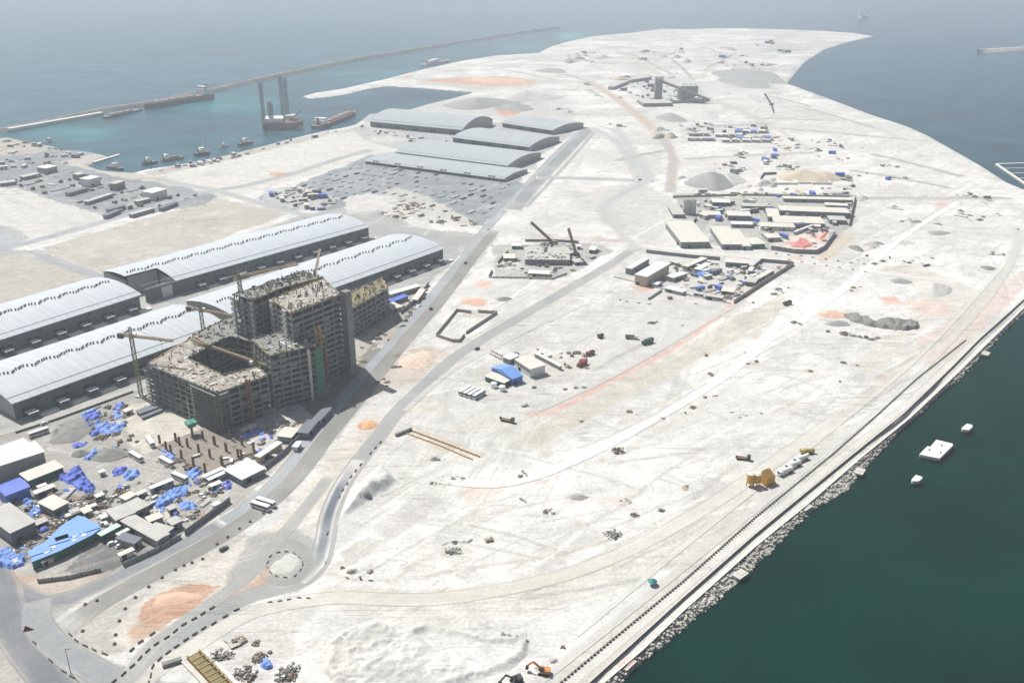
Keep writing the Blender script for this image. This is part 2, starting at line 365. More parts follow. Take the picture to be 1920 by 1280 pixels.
spot(1568, 590, 36, 8, (222, 178, 148), .9); spot(1672, 562, 24, 8, (231, 190, 170), .9); spot(1745, 575, 46, 14, (233, 206, 192), .8); spot(1210, 541, 22, 6, (226, 186, 160), .9)
spot(1570, 606, 24, 5, (168, 168, 160), .7); spot(1760, 436, 24, 4, (168, 168, 162), .8); spot(1690, 527, 20, 5, (172, 171, 166), .8); spot(1855, 502, 14, 4, (172, 171, 166), .8); spot(1695, 455, 26, 5, (200, 198, 190), .8)
spot(1765, 383, 14, 3, (226, 180, 150), .9); spot(1480, 262, 10, 3, (226, 206, 176), .8)
area([(1620, 500), (1720, 496), (1800, 530), (1840, 545), (1780, 580), (1700, 640), (1640, 700), (1600, 690), (1700, 600), (1740, 550)], (222, 216, 202), .7, 6)
area([(1720, 640), (1800, 580), (1880, 530), (1920, 505), (1960, 500), (1900, 560), (1800, 650), (1740, 690)], (226, 206, 194), .8, 5)
line([(1560, 800), (1680, 700), (1800, 600), (1860, 545)], 6, (218, 208, 194), .7, 4)
line([(1790, 610), (1850, 545), (1890, 505), (1905, 470), (1908, 430)], 8, (214, 210, 200), .8, 4)
line([(600, 1290), (1010, 1290), (1200, 1140), (1400, 960), (1600, 790), (1760, 640)], 3, (222, 219, 210), .5, 3)
for k in range(4):
    line([(1070 + 22 * k, 1240 - 12 * k), (1230 + 20 * k, 1105 - 12 * k), (1420 + 18 * k, 935 - 10 * k), (1600 + 14 * k, 770 - 8 * k)], 1.5, (219, 215, 204), .55, 2)
area([(1210, 465), (1260, 475), (1380, 480), (1488, 492), (1372, 568), (1300, 555), (1150, 520)], (214, 213, 208), .9, 2)
area([(1270, 370), (1600, 372), (1600, 420), (1545, 480), (1445, 470), (1270, 452), (1280, 420)], (182, 182, 175), .95, 3)
area([(1440, 460), (1500, 430), (1560, 432), (1540, 468), (1500, 472)], (232, 222, 210), .9, 2)
spot(1500, 458, 26, 6, (226, 150, 136), .85); spot(1535, 446, 16, 5, (226, 170, 160), .8)
area([(1400, 460), (1480, 425), (1510, 430), (1430, 468)], (186, 184, 178), .9, 2)
area([(925, 460), (1110, 455), (1150, 470), (1060, 520), (930, 522)], (176, 176, 170), .85, 3)
spot(960, 495, 26, 12, (222, 220, 212), .8)
area([(1000, 440), (1190, 448), (1190, 455), (1000, 452)], (214, 196, 186), .7, 3)
area([(1000, 400), (1020, 385), (1110, 262), (1120, 240), (1128, 250), (1040, 380), (1010, 440), (980, 450)], (208, 208, 202), .6, 3)
spot(1075, 362, 24, 5, (190, 189, 182), .9)
# far half
area([(740, 205), (800, 195), (880, 178), (1000, 176), (1060, 185), (1090, 250), (1000, 228), (900, 215)], (196, 195, 189), .6, 12)
area([(780, 152), (860, 146), (950, 143), (1010, 152), (1000, 160), (930, 163), (860, 158)], (220, 168, 136), .85, 12)
spot(950, 211, 26, 5, (222, 160, 128), .95); spot(530, 327, 28, 5, (225, 180, 152), 1); spot(765, 144, 12, 3, (210, 160, 130), .7)
line([(1112, 158), (1160, 188), (1210, 228), (1245, 262)], 14, (214, 190, 172), .9, 8)
line([(1245, 262), (1262, 300), (1256, 358)], 10, (188, 187, 182), .9, 4)
line([(1150, 92), (1200, 118), (1250, 148), (1330, 185), (1400, 212), (1445, 235)], 14, (205, 201, 184), .9, 8)
area([(1355, 135), (1385, 120), (1440, 116), (1458, 130), (1430, 150), (1395, 168), (1360, 160), (1345, 148)], (196, 194, 188), .9, 14)
area([(1200, 152), (1270, 135), (1310, 160), (1340, 186), (1300, 196), (1205, 195)], (204, 206, 203), .8, 10)
area([(1146, 160), (1170, 143), (1230, 135), (1225, 150), (1190, 168)], (206, 207, 203), .8, 8)
spot(1035, 133, 26, 6, (196, 196, 192), .9); spot(1170, 128, 26, 8, (203, 203, 203), .9); spot(1110, 120, 60, 8, (222, 220, 214), .6)
area([(1275, 236), (1440, 232), (1452, 262), (1380, 268), (1280, 266)], (205, 203, 198), .7, 6)
spot(1330, 335, 50, 14, (205, 205, 200), .6); spot(1515, 325, 50, 12, (222, 208, 184), .7)
spot(1440, 335, 60, 18, (226, 224, 217), .6)
for (u0, v0, u1, v1) in ((1130, 110, 1330, 92), (1230, 130, 1420, 100), (1420, 100, 1545, 84), (1320, 132, 1380, 100), (1060, 96, 1180, 100), (1080, 108, 1250, 96), (1300, 84, 1500, 70), (1350, 72, 1440, 66), (1180, 84, 1290, 72),
        (880, 122, 1000, 108), (900, 132, 1020, 120), (1400, 222, 1560, 226), (1160, 300, 1250, 282), (1290, 298, 1520, 286), (1270, 366, 1600, 366), (1600, 372, 1890, 372), (1290, 240, 1440, 232), (1000, 92, 1120, 84), (1120, 76, 1260, 70), (1400, 76, 1560, 72), (1260, 110, 1300, 150), (1330, 92, 1420, 130), (1180, 100, 1260, 140), (1460, 100, 1500, 90), (1440, 180, 1520, 200), (1500, 200, 1640, 240), (1450, 240, 1700, 262), (1640, 290, 1800, 330), (1600, 320, 1780, 352), (1060, 140, 1110, 156), (940, 130, 1040, 150)):
    line([(u0, v0), ((u0 + u1) / 2, (v0 + v1) / 2 - 1), (u1, v1)], 7, (172, 168, 160), .85, 4)
rp = random.Random(3)
for i in range(130):                       # spoil stains over the far plain
    u = rp.uniform(1000, 1600); v = rp.uniform(62, 240)
    spot(u, v, rp.uniform(8, 40), rp.uniform(.8, 3), rp.choice([(198, 195, 188), (184, 184, 180), (212, 198, 182), (204, 202, 196)]), rp.uniform(.4, .85))
for i in range(70):
    u = rp.uniform(1380, 1880); v = rp.uniform(230, 520)
    spot(u, v, rp.uniform(5, 26), rp.uniform(1.2, 5), rp.choice([(204, 201, 194), (190, 188, 182), (222, 212, 200), (216, 214, 208)]), rp.uniform(.4, .8))
for i in range(80):
    u = rp.uniform(900, 1600); v = rp.uniform(560, 1000)
    spot(u, v, rp.uniform(8, 60), rp.uniform(3, 12), rp.choice([(214, 212, 206), (224, 212, 200), (222, 221, 216), (206, 204, 198)]), rp.uniform(.35, .7))
for i in range(190):                       # wheel tracks
    u = rp.uniform(640, 1650); v = rp.uniform(470, 1230); a = rp.choice([-.55, -.5, -.62, -.2, .25]) + rp.uniform(-.1, .1); L_ = rp.uniform(60, 220)
    line([(u, v), (u + L_ / 2, v + a * L_ / 2 + rp.uniform(-6, 6)), (u + L_, v + a * L_)], rp.uniform(.8, 1.8), rp.choice([(204, 201, 193), (212, 206, 195), (250, 248, 243), (196, 194, 188)]), rp.uniform(.4, .8), .8)

def put(C, M, c):
    C[:] = C * (1 - M[:, None]) + np.array(lin(c))[None] * M[:, None]
KA = 0.84          # picture value -> reflectance of the dry surface
def paint(X, Y):
    X = X.astype(np.float64); Y = Y.astype(np.float64)
    U, V = topx_np(X, Y)
    n1 = fbm(X / 70, Y / 70, 1, 5); n2 = fbm(X / 22, Y / 22, 5, 5); n4 = fbm(X / 5, Y / 5, 15, 3); n5 = fbm(X / 1.6, Y / 1.6, 27, 2)
    ca2, sa2 = math.cos(0.84), math.sin(0.84); Xr = X * ca2 + Y * sa2; Yr = -X * sa2 + Y * ca2
    n3 = fbm(Xr / 90, Yr / 6, 9, 4)
    C = np.tile(np.array(lin(SAND)), (len(X), 1))
    put(C, 0.85 * sstep(.42, .68, n1), (224, 222, 215)); put(C, 0.5 * sstep(.54, .66, n2), (216, 214, 207)); put(C, .6 * sstep(.55, .66, n3), (216, 213, 203)); put(C, .45 * sstep(.57, .61, fbm(X / 45 + 7, Y / 45, 87, 5)), (206, 205, 200))
    far_ = sstep(900, 2200, Y); put(C, .75 * far_ * sstep(.4, .6, fbm(X / 160, Y / 60, 61, 4)), (208, 206, 200)); put(C, .6 * far_ * sstep(.55, .68, fbm(X / 60, Y / 40, 67, 4)), (188, 187, 182))
    put(C, .6 * sstep(.52, .75, 1 - n1), (247, 244, 238)); put(C, .5 * sstep(.66, .8, n4) * sstep(.4, .6, n2), (196, 192, 182))
    wx = (fbm(X / 14, Y / 14, 21, 3) - .5) * 2; wy = (fbm(X / 14, Y / 14, 41, 3) - .5) * 2
    big = np.maximum(1.0, np.hypot(X, Y) / 500)
    Xw = X + wx * 5 * big; Yw = Y + wy * 5 * big
    def sel(pts, px):
        us = [p[0] for p in pts]; vs_ = [p[1] for p in pts]
        return np.nonzero((U > min(us) - px) & (U < max(us) + px) & (V > min(vs_) - px * .7) & (V < max(vs_) + px * .7))[0]
    for pts, c, a, soft in A:
        i = sel(pts, 40)
        if not len(i): continue
        sd = poly_sd(X[i] * .6 + Xw[i] * .4, Y[i] * .6 + Yw[i] * .4, W(pts))
        sd = sd + (n4[i] - .5) * 3.2 * big[i] + (n5[i] - .5) * 2.0
        m = np.zeros(len(X)); m[i] = a * sstep(-soft * .28, soft * .28, sd) * (0.78 + .44 * (n2[i] - .25) * 1.2).clip(0, 1); put(C, m, c)
    for pts, w, c, a, soft in Ln:
        i = sel(pts, 30)
        if not len(i): continue
        q = [tuple(p) for p in smooth_line(W(pts), 25)]
        d = seg_dist(X[i] * .75 + Xw[i] * .25, Y[i] * .75 + Yw[i] * .25, q)
        m = np.zeros(len(X)); m[i] = a * (1 - sstep(w / 2 - soft * .3, w / 2 + soft, d)) * (.55 + .9 * n3[i]).clip(0, 1); put(C, m, c)
    for u, v, ru, rv, c, a in S:
        i = np.nonzero((abs(U - u) < ru * 2.2) & (abs(V - v) < rv * 2.6))[0]
        if not len(i): continue
        c0 = P(u, v); rx = (P(u + ru, v) - c0).length; ry = (P(u, v + rv) - P(u, v - rv)).length / 2
        wv = min(rx, ry) / 9
        r = np.hypot((X[i] + wx[i] * wv * 4 - c0.x) / rx, (Y[i] + wy[i] * wv * 4 - c0.y) / ry)
        m = np.zeros(len(X)); m[i] = a * (1 - sstep(.62, 1.08, r + (n4[i] - .5) * .7 + (n5[i] - .5) * .35)); put(C, m, c)
    for k, (sx, sy, an) in enumerate(((420, 10, .84), (340, 9, .5), (380, 11, -.35), (300, 12, 1.25))):      # haul tracks
        c_, s_ = math.cos(an), math.sin(an); q = fbm((X * c_ + Y * s_) / sx, (-X * s_ + Y * c_) / sy, 101 + 7 * k, 2)
        g = sstep(.5, .62, fbm(X / 110 + 9 * k, Y / 110, 131 + k, 2)) * sstep(.0, .5, 1 - abs(q - .5) * 1.2)
        put(C, .5 * np.exp(-((q - .5) / .012) ** 2) * g, (203, 199, 190)); put(C, .3 * np.exp(-((q - .57) / .012) ** 2) * g, (247, 245, 240))
    return C * KA * (0.965 + .07 * n4)[:, None]

# relief: a few low spoil bunds only, the island is otherwise dead flat
def relief(X, Y): return np.zeros_like(X)

uu = np.arange(-400, 2170, 2.0); vv = np.concatenate([np.arange(46, 140, 1.0), np.arange(140, 420, 1.5), np.arange(420, 1390, 2.0)])
UU, VV = np.meshgrid(uu, vv)
X, Y = toP_np(UU, VV)
sd = poly_sd(X.ravel(), Y.ravel(), COASTW).reshape(X.shape)
dep = np.gradient(Y, axis=0); kk = np.maximum(6.0, 1.3 * np.abs(dep))
Z = np.clip(sd / kk, -1.6, 1.0) * 2.2 - 2.2
Z = np.where(sd > kk, 0.0, Z)
inside = sd > -1.5 * kk
keep = inside[1:, 1:] | inside[:-1, 1:] | inside[1:, :-1] | inside[:-1, :-1]
sel_ = (sd > -4 * kk).ravel(); colr = np.zeros((X.size, 3)); colr[sel_] = paint(X.ravel()[sel_], Y.ravel()[sel_])
# wet, darker band below the water line
wet = sstep(-1.2, -2.0, Z.ravel()); wet = sstep(0, 1, (-(Z.ravel()) - 1.6) / .8)
colr = colr * (1 - .55 * wet[:, None])
m_ground = ground_mat("sandy_soil", amt=.17)
land = grid_mesh("ground", X, Y, Z, keep, colr.reshape(X.shape + (3,)), m_ground); tag(land, kind="structure")

# ---------------------------------------------------------------- sea
uu = np.arange(-1500, 3500, 16.0); vv = np.concatenate([np.array([-97, -94, -90, -84, -76, -66, -54, -40, -26, -13]), np.arange(0, 420, 4.0), np.arange(420, 1560, 14.0)])
UU, VV = np.meshgrid(uu, vv); X, Y = toP_np(UU, VV, WL)
X[0] *= 1.2; Y[0] *= 1.2
U = UU.ravel(); V = VV.ravel(); Xf = X.ravel(); Yf = Y.ravel()
DEEP = np.array((0.0, 0.025, 0.0185)); OPEN = np.array((0.04, 0.115, 0.155)); LAG = np.array((0.03, 0.105, 0.135)); TURQ = np.array((0.06, 0.30, 0.31)); SLATE = np.array((0.03, 0.065, 0.10))
C = np.tile(OPEN, (len(U), 1))
def mixc(m, c):
    global C
    C = C * (1 - m[:, None]) + c[None] * m[:, None]
mixc(.8 * sstep(1050, 1450, U) * (1 - sstep(200, 500, V)), np.array((0.012, 0.07, 0.115)))
mixc(sstep(1000, 1250, U + .35 * V) * sstep(60, 600, V), DEEP)
lag = poly_sd(Xf, Yf, W([(0, 252), (90, 234), (270, 203), (480, 155), (640, 121), (800, 95), (1000, 62), (1060, 55), (1110, 66), (1010, 98), (800, 127), (567, 179), (888, 172), (735, 208), (545, 258), (249, 322), (17, 256)], WL))
mixc(sstep(-20, 60, lag), LAG)
def blob(u, v, ru, rv, c, a):
    mixc(a * (1 - sstep(.2, 1.0, np.hypot((U - u) / ru, (V - v) / rv))), c)
blob(150, 250, 130, 22, TURQ, .45); blob(430, 195, 150, 24, TURQ, .4); blob(1068, 68, 52, 10, TURQ, .9); blob(980, 88, 80, 14, TURQ, .4); blob(700, 140, 160, 20, TURQ, .22)
blob(790, 180, 130, 26, SLATE, .85); blob(620, 205, 110, 26, SLATE, .7); blob(330, 240, 200, 30, SLATE, .35)
C *= (0.9 + .2 * fbm(Xf / 160, Yf / 90, 71, 3))[:, None]
m_sea, nt, bs = nodes_of("sea_water"); N = nt.nodes; L = nt.links
at = N.new("ShaderNodeAttribute"); at.attribute_name = "soil"; L.new(at.outputs['Color'], bs.inputs['Base Color'])
bs.inputs['Roughness'].default_value = 0.16; bs.inputs['IOR'].default_value = 1.33; bs.inputs['Specular IOR Level'].default_value = .07
tc = N.new("ShaderNodeTexCoord"); n1 = N.new("ShaderNodeTexNoise"); n1.inputs['Scale'].default_value = 0.22; n1.inputs['Detail'].default_value = 7; n1.inputs['Roughness'].default_value = .6
L.new(tc.outputs['Object'], n1.inputs[0]); mxn = N.new("ShaderNodeTexNoise"); mxn.inputs['Scale'].default_value = .014; mxn.inputs['Detail'].default_value = 6; L.new(tc.outputs['Object'], mxn.inputs[0]); mrr = N.new("ShaderNodeMapRange"); mrr.inputs[1].default_value = .3; mrr.inputs[2].default_value = .7; mrr.inputs[3].default_value = .72; mrr.inputs[4].default_value = 1.25; L.new(mxn.outputs[0], mrr.inputs[0]); vsc = N.new("ShaderNodeVectorMath"); vsc.operation = 'SCALE'; L.new(at.outputs['Color'], vsc.inputs[0]); L.new(mrr.outputs[0], vsc.inputs['Scale']); L.new(vsc.outputs[0], bs.inputs['Base Color'])
bp = N.new("ShaderNodeBump"); bp.inputs['Strength'].default_value = .3; bp.inputs['Distance'].default_value = 1.0
L.new(n1.outputs[0], bp.inputs['Height']); L.new(bp.outputs[0], bs.inputs['Normal'])
sea = grid_mesh("sea", X, Y, np.full(X.shape, WL), None, C.reshape(X.shape + (3,)), m_sea); tag(sea, kind="structure")

# ---------------------------------------------------------------- haze
mh = bpy.data.materials.new("hazy_air"); mh.use_nodes = True; nt = mh.node_tree; nt.nodes.clear()
o_ = nt.nodes.new("ShaderNodeOutputMaterial"); pv = nt.nodes.new("ShaderNodeVolumePrincipled")
pv.inputs['Color'].default_value = (.86, .93, 1.0, 1); pv.inputs['Density'].default_value = 1.7e-4; pv.inputs['Anisotropy'].default_value = 0.1
nt.links.new(pv.outputs[0], o_.inputs['Volume'])
hb = MB().box((0, 6000, 134), (36000, 40000, 290)).build("haze", mh); tag(hb, kind="stuff")
# ---------------------------------------------------------------- roads (dusty ribbons a few centimetres above the soil)
m_road = ground_mat("dusty_asphalt", grain=1.3, amt=.1)
road_n = [0]
def ribbon(name, pts, width, c, a=1.0, soft=.35, step=6.0, centre=None, ca_=0.0, kerb=.8, fade=.03):
    road_n[0] += 1; z = .02 + .004 * road_n[0]
    pl = smooth_line(W(pts), step); n = len(pl); prof = np.array([-1, -.93, -.86, -.7, -.4, 0, .4, .7, .86, .93, 1.0])
    X = np.zeros((n, len(prof))); Y = np.zeros_like(X)
    for i in range(n):
        t = (pl[min(i + 1, n - 1)] - pl[max(i - 1, 0)]).normalized(); nx, ny = -t.y, t.x
        X[i] = pl[i].x + nx * prof * width / 2; Y[i] = pl[i].y + ny * prof * width / 2
    Cg = paint(X.ravel(), Y.ravel()).reshape(X.shape + (3,))
    al = a * (1 - sstep(1 - soft, 1.0, np.abs(prof)))[None, :] * (.62 + .6 * fbm(X / 18, Y / 18, 33, 4)).clip(0, 1)
    tt = np.linspace(0, 1, n); al = al * (sstep(0, fade, tt) * sstep(0, fade, 1 - tt))[:, None]
    cc = np.array(lin(c)) * KA
    if centre is not None:
        w = (ca_ * np.exp(-(prof / .4) ** 2))[None, :, None] * np.ones((n, 1, 1))
        cc = cc * (1 - w) + np.array(lin(centre)) * KA * w
    else: cc = cc[None, None, :]
    C = Cg * (1 - al[..., None]) + cc * al[..., None]
    if kerb:
        ke = kerb * (.5 + .9 * fbm(X / 9, Y / 9, 51, 3)).clip(0, 1) * np.exp(-((np.abs(prof) - .93) / .05) ** 2)[None, :]
        C = C * (1 - ke[..., None]) + np.array(lin((148, 145, 136))) * KA * ke[..., None]
    # winding: make normals point up
    o = grid_mesh(name, X[:, ::-1], Y[:, ::-1], np.full(X.shape, z), None, C[:, ::-1], m_road)
    me = o.data
    if len(me.polygons) and me.polygons[0].normal.z < 0:
        me.flip_normals()
    return tag(o, kind="structure")
R1 = [(-40, 1085), (20, 1100), (70, 1125), (120, 1122), (200, 1090), (300, 1040), (400, 990), (470, 948), (520, 902), (562, 852), (604, 795), (640, 752), (692, 693), (740, 642), (790, 583), (832, 530), (872, 482), (905, 437), (950, 388), (1000, 335), (1052, 280), (1100, 238)]
ribbon("road", R1, 10.5, (172, 177, 180), 1, .15)
ribbon("road", [(-40, 1085), (20, 1100), (75, 1125), (130, 1120), (230, 1076), (330, 1026), (420, 978)], 9.5, (148, 151, 154), .95, .35)
ribbon("road", [(120, 1180), (190, 1130), (300, 1068), (420, 1002), (505, 942), (562, 886), (615, 815), (672, 748), (716, 692), (765, 632), (812, 580), (850, 532), (885, 485), (930, 430)], 11, (154, 153, 147), 1, .12)
ribbon("road", [(-30, 1060), (0, 1094), (14, 1150), (40, 1205), (80, 1256), (130, 1320)], 15, (136, 140, 144), 1, .4)
ribbon("road", [(70, 1125), (70, 1165), (100, 1205), (150, 1240), (200, 1270), (240, 1330)], 12, (164, 168, 170), .95, .35)
ribbon("road", [(210, 1320), (260, 1252), (320, 1205), (380, 1165), (430, 1133), (480, 1112), (530, 1100), (570, 1085), (598, 1055), (610, 1010), (618, 965), (640, 912), (676, 860), (712, 815), (748, 768), (790, 728), (850, 672), (905, 636), (960, 603), (1060, 545), (1140, 498), (1192, 464)], 10.5, (174, 176, 173), 1, .2)
ribbon("road", [(560, 1090), (594, 1058), (607, 1012), (616, 965), (640, 910), (672, 862)], 7, (118, 127, 136), 1, .6, fade=.35, kerb=.2)
ribbon("road", [(500, 1072), (502, 1042), (524, 1022), (552, 1020), (574, 1040), (572, 1068), (548, 1090), (518, 1092), (500, 1072)], 6.5, (166, 166, 162), 1, .35)
ribbon("road", [(215, 1320), (270, 1225), (340, 1168), (420, 1112), (470, 1075), (505, 1030), (545, 985), (590, 930), (620, 890)], 7, (178, 178, 174), .9, .3)
ribbon("road", [(232, 1330), (262, 1290), (300, 1250), (350, 1220), (420, 1175), (480, 1145), (560, 1128), (640, 1120), (780, 1124), (900, 1112), (1050, 1080), (1180, 1030), (1300, 965), (1420, 888), (1560, 790)], 9, (221, 217, 205), .8, .6)
ribbon("road", [(690, 424), (740, 434), (805, 446), (855, 453), (892, 448), (912, 432)], 9, (176, 179, 178), 1, .35)
ribbon("road", [(960, 395), (1012, 336), (1060, 286), (1108, 238)], 20, (156, 160, 160), 1, .25)
ribbon("road", [(985, 390), (1036, 336), (1080, 288), (1120, 242)], 6, (172, 174, 172), 1, .4)
ribbon("road", [(1005, 333), (1080, 334), (1160, 337), (1230, 340)], 16, (180, 183, 181), 1, .3)
ribbon("road", [(1110, 240), (1150, 262), (1180, 300), (1200, 340)], 14, (188, 189, 187), .9, .5)
ribbon("road", [(-60, 480), (10, 466), (70, 450), (150, 428), (240, 402), (330, 376), (412, 356), (470, 346), (560, 322), (640, 296), (700, 280)], 15, (177, 180, 184), 1, .35)
ribbon("road", [(58, 468), (110, 490), (170, 513), (240, 533), (300, 552), (335, 566)], 10, (176, 177, 179), 1, .3)
ribbon("road", [(292, 333), (340, 345), (400, 356), (470, 376), (540, 396), (600, 408)], 13, (183, 186, 184), .9, .4)
ribbon("road", [(-60, 660), (30, 634), (110, 606), (200, 575), (262, 556), (320, 552), (380, 540), (470, 512), (560, 482), (640, 455), (700, 432)], 9, (188, 189, 188), .9, .4)
ribbon("road", [(-80, 830), (20, 806), (100, 780), (180, 752), (255, 728), (330, 700)], 9, (197, 195, 189), .9, .35)
ribbon("road", [(1045, 1300), (1250, 1128), (1414, 990), (1520, 904), (1600, 838), (1700, 757), (1786, 678), (1830, 636)], 4.5, (226, 223, 214), .8, .4)

for pts, w, c in (([(1205, 461), (1300, 471), (1400, 481), (1500, 491), (1620, 507), (1740, 522), (1830, 530)], 9, (233, 230, 223)), ([(1594, 436), (1570, 462), (1545, 482)], 7, (214, 204, 188)), ([(1140, 420), (1132, 388), (1170, 360), (1212, 338), (1192, 296), (1160, 250), (1120, 236)], 10, (190, 191, 188)), ([(1148, 396), (1166, 440), (1200, 466)], 8, (200, 200, 195)),
        ([(1150, 90), (1200, 117), (1250, 147), (1330, 184), (1400, 212), (1450, 238), (1520, 280)], 14, (204, 201, 188)), ([(1112, 156), (1162, 189), (1212, 229), (1248, 266), (1262, 302), (1256, 360)], 13, (196, 184, 170)), ([(1265, 372), (1400, 368), (1620, 371), (1760, 373), (1890, 373)], 9, (200, 198, 190)), ([(1275, 298), (1400, 293), (1520, 286)], 9, (196, 195, 189)), ([(1270, 246), (1330, 236), (1440, 231)], 12, (188, 187, 182)),
        ([(1060, 100), (1200, 96), (1330, 92), (1440, 96), (1560, 82)], 18, (206, 203, 195)), ([(1300, 150), (1370, 110), (1420, 88)], 16, (206, 203, 195)), ([(900, 128), (1000, 116), (1100, 112), (1180, 120)], 16, (206, 203, 195)), ([(1290, 700), (1470, 622), (1556, 562), (1616, 512), (1700, 440), (1800, 376)], 7, (247, 245, 240)), ([(1470, 592), (1415, 660), (1300, 742), (1100, 852), (950, 905), (830, 900)], 8, (248, 246, 242)),
        ([(1905, 420), (1900, 480), (1860, 550), (1780, 640), (1690, 730), (1560, 835), (1420, 950), (1280, 1062), (1120, 1190), (1010, 1275)], 5, (214, 212, 205)), ([(1880, 500), (1790, 600), (1700, 690), (1560, 805), (1400, 930), (1250, 1050), (1080, 1190)], 3, (222, 220, 213)), ([(760, 770), (840, 700), (930, 650), (1010, 610), (1100, 570)], 4, (206, 205, 199)), ([(1010, 770), (1150, 705), (1290, 625), (1400, 560)], 3.5, (208, 206, 200))):
    ribbon("track", pts, w, c, .8, .6, kerb=.05 if c[0] > 202 else .3)
# ---------------------------------------------------------------- sea front: kerb blocks, retaining wall, promenade strip, armour rock
m_conc = mat("weathered_concrete", (196, 193, 184), .9, .16, .4, .2)
m_conc_d = mat("dark_stained_concrete", (104, 101, 93), .95, .25, .5, .2)
m_conc_l = mat("pale_concrete", (222, 219, 210), .9, .1, .3)
m_rock = mat("armour_rock", (176, 172, 163), .95, .35, .25, .3)
m_rock_far = mat("breakwater_rock", (128, 124, 118), .95, .3, .06, .3)
L1 = [(1040, 1290), (1160, 1190), (1280, 1091), (1414, 972), (1562, 851), (1633, 789), (1717, 712), (1811, 638)]
L2 = [(1075, 1308), (1103, 1284), (1190, 1205), (1280, 1123), (1414, 1005), (1515, 922), (1600, 853), (1693, 778), (1784, 690), (1834, 639), (1920, 562), (1990, 502)]
L3 = [(1090, 1330), (1120, 1292), (1205, 1220), (1280, 1148), (1414, 1028), (1515, 946), (1616, 858), (1706, 785), (1796, 700), (1846, 650), (1920, 578), (1990, 516)]
def walk(pts_px, step, z=0):
    """points and headings every `step` metres along a pixel polyline"""
    pl = W(pts_px); out = []; carry = 0.0
    for (x0, y0), (x1, y1) in zip(pl[:-1], pl[1:]):
        L_ = math.hypot(x1 - x0, y1 - y0); t = carry
        while t < L_:
            out.append((x0 + (x1 - x0) * t / L_, y0 + (y1 - y0) * t / L_, math.atan2(y1 - y0, x1 - x0))); t += step
        carry = t - L_
    return out
kb = MB(); kb.box((0, 0, .45), (1.15, .5, .9)); kb.box((0, 0, .12), (1.3, .8, .24))
kerb0 = None
for x, y, a in walk(L1, 2.05)[:296]:
    if kerb0 is None: kerb0 = kb.build("kerb_block", m_conc_d); o = kerb0
    else: o = kerb0.copy(); col.objects.link(o)
    o.location = (x, y, 0); o.rotation_euler.z = a + rng.uniform(-.05, .05)
    tag(o, "dark concrete kerb block in the dotted row along the inland edge of the seafront road", "kerb block", "kerb blocks in a row along the seafront")
def wall_line(name, pts, h, th, m, label, cat, coping=None, z0=0.0, step=None):
    pl = W(pts); r = thing(name, (pl[0][0], pl[0][1], 0), label, cat); ox, oy = pl[0]
    b = MB(); c = MB()
    for (x0, y0), (x1, y1) in zip(pl[:-1], pl[1:]):
        b._bar((x0 - ox, y0 - oy, z0 + h / 2), (x1 - ox, y1 - oy, z0 + h / 2), th, h)
        c._bar((x0 - ox, y0 - oy, z0 + h + .08), (x1 - ox, y1 - oy, z0 + h + .08), th + .2, .16)
    b.build("wall", m, r)
    if coping: c.build("coping", coping, r)
    return r
wall_line("retaining_wall", L2, 1.3, .6, m_conc_d, "long grey sea wall running between the white sand and the rock armour", "sea wall", m_conc)
wall_line("parapet", L3, .8, .35, m_conc_d, "thin low parapet on the water side of the promenade strip above the rocks", "parapet", m_conc_l)
# strip between the two walls
def strip(name, A_, B_, z, m):
    a = W(A_); b = W(B_); n = len(a)
    vs_ = [(x, y, z) for x, y in a] + [(x, y, z) for x, y in b]
    mb = MB(); mb.add(vs_, [(i, n + i, n + i + 1, i + 1) for i in range(n - 1)])
    o = mb.build(name, m)
    if o.data.polygons[0].normal.z < 0: o.data.flip_normals()
    return tag(o, kind="structure")
strip("promenade_path", [(u + 5, v + 7) for u, v in L2], [(u - 1, v - 1) for u, v in L3], .09, mat('promenade_screed', (204, 202, 195), .95, .12, .5, .1))
strip("gravel_shoulder", [(u - 12, v - 10) for u, v in L2[:-2]], [(u - 2, v - 1) for u, v in L2[:-2]], .1, mat("gravel", (186, 183, 174), .95, .25, .6, .3))
# armour rock between parapet and water
def rock_shape(mb, c, s, r):
    q = []
    for dz in (-.5, .5):
        for k in range(5):
            a = k * 1.2566 + r.uniform(-.4, .4); f = r.uniform(.35, .6) * (1.0 if dz < 0 else .8)
            q.append((c[0] + math.cos(a) * s * f, c[1] + math.sin(a) * s * f, c[2] + dz * s * r.uniform(.5, .9)))
    mb.add(q, [(4, 3, 2, 1, 0), (5, 6, 7, 8, 9)] + [(k, (k + 1) % 5, (k + 1) % 5 + 5, k + 5) for k in range(5)])
rm = MB(); rr = random.Random(5)
edge = W(COAST[:31], WL); inner = W(L3)
def nearest_on(pl, x, y):
    best = (1e9, 0, 0)
    for (x0, y0), (x1, y1) in zip(pl[:-1], pl[1:]):
        dx, dy = x1 - x0, y1 - y0; t = max(0, min(1, ((x - x0) * dx + (y - y0) * dy) / (dx * dx + dy * dy + 1e-9)))
        px, py = x0 + dx * t, y0 + dy * t; d = math.hypot(px - x, py - y)
        if d < best[0]: best = (d, px, py)
    return best
GAPS = [(1176, 1246), (1388, 1078), (1510, 952), (1612, 885), (1848, 664)]
gw = [P(u, v) for u, v in GAPS]
for x, y, a in walk(COAST[:29], 1.0, WL):
    d, ix, iy = nearest_on(inner, x, y)
    for k in range(3):
        t = rr.uniform(-.12, .95); s = rr.uniform(.8, 2.3)
        px, py = x + (ix - x) * t + rr.uniform(-.6, .6), y + (iy - y) * t + rr.uniform(-.6, .6)
        if any((px - g.x) ** 2 + (py - g.y) ** 2 < 16 for g in gw): continue
        rock_shape(rm, (px, py, WL + .2 + max(0, t) * 1.7 + rr.uniform(-.2, .6)), s, rr)
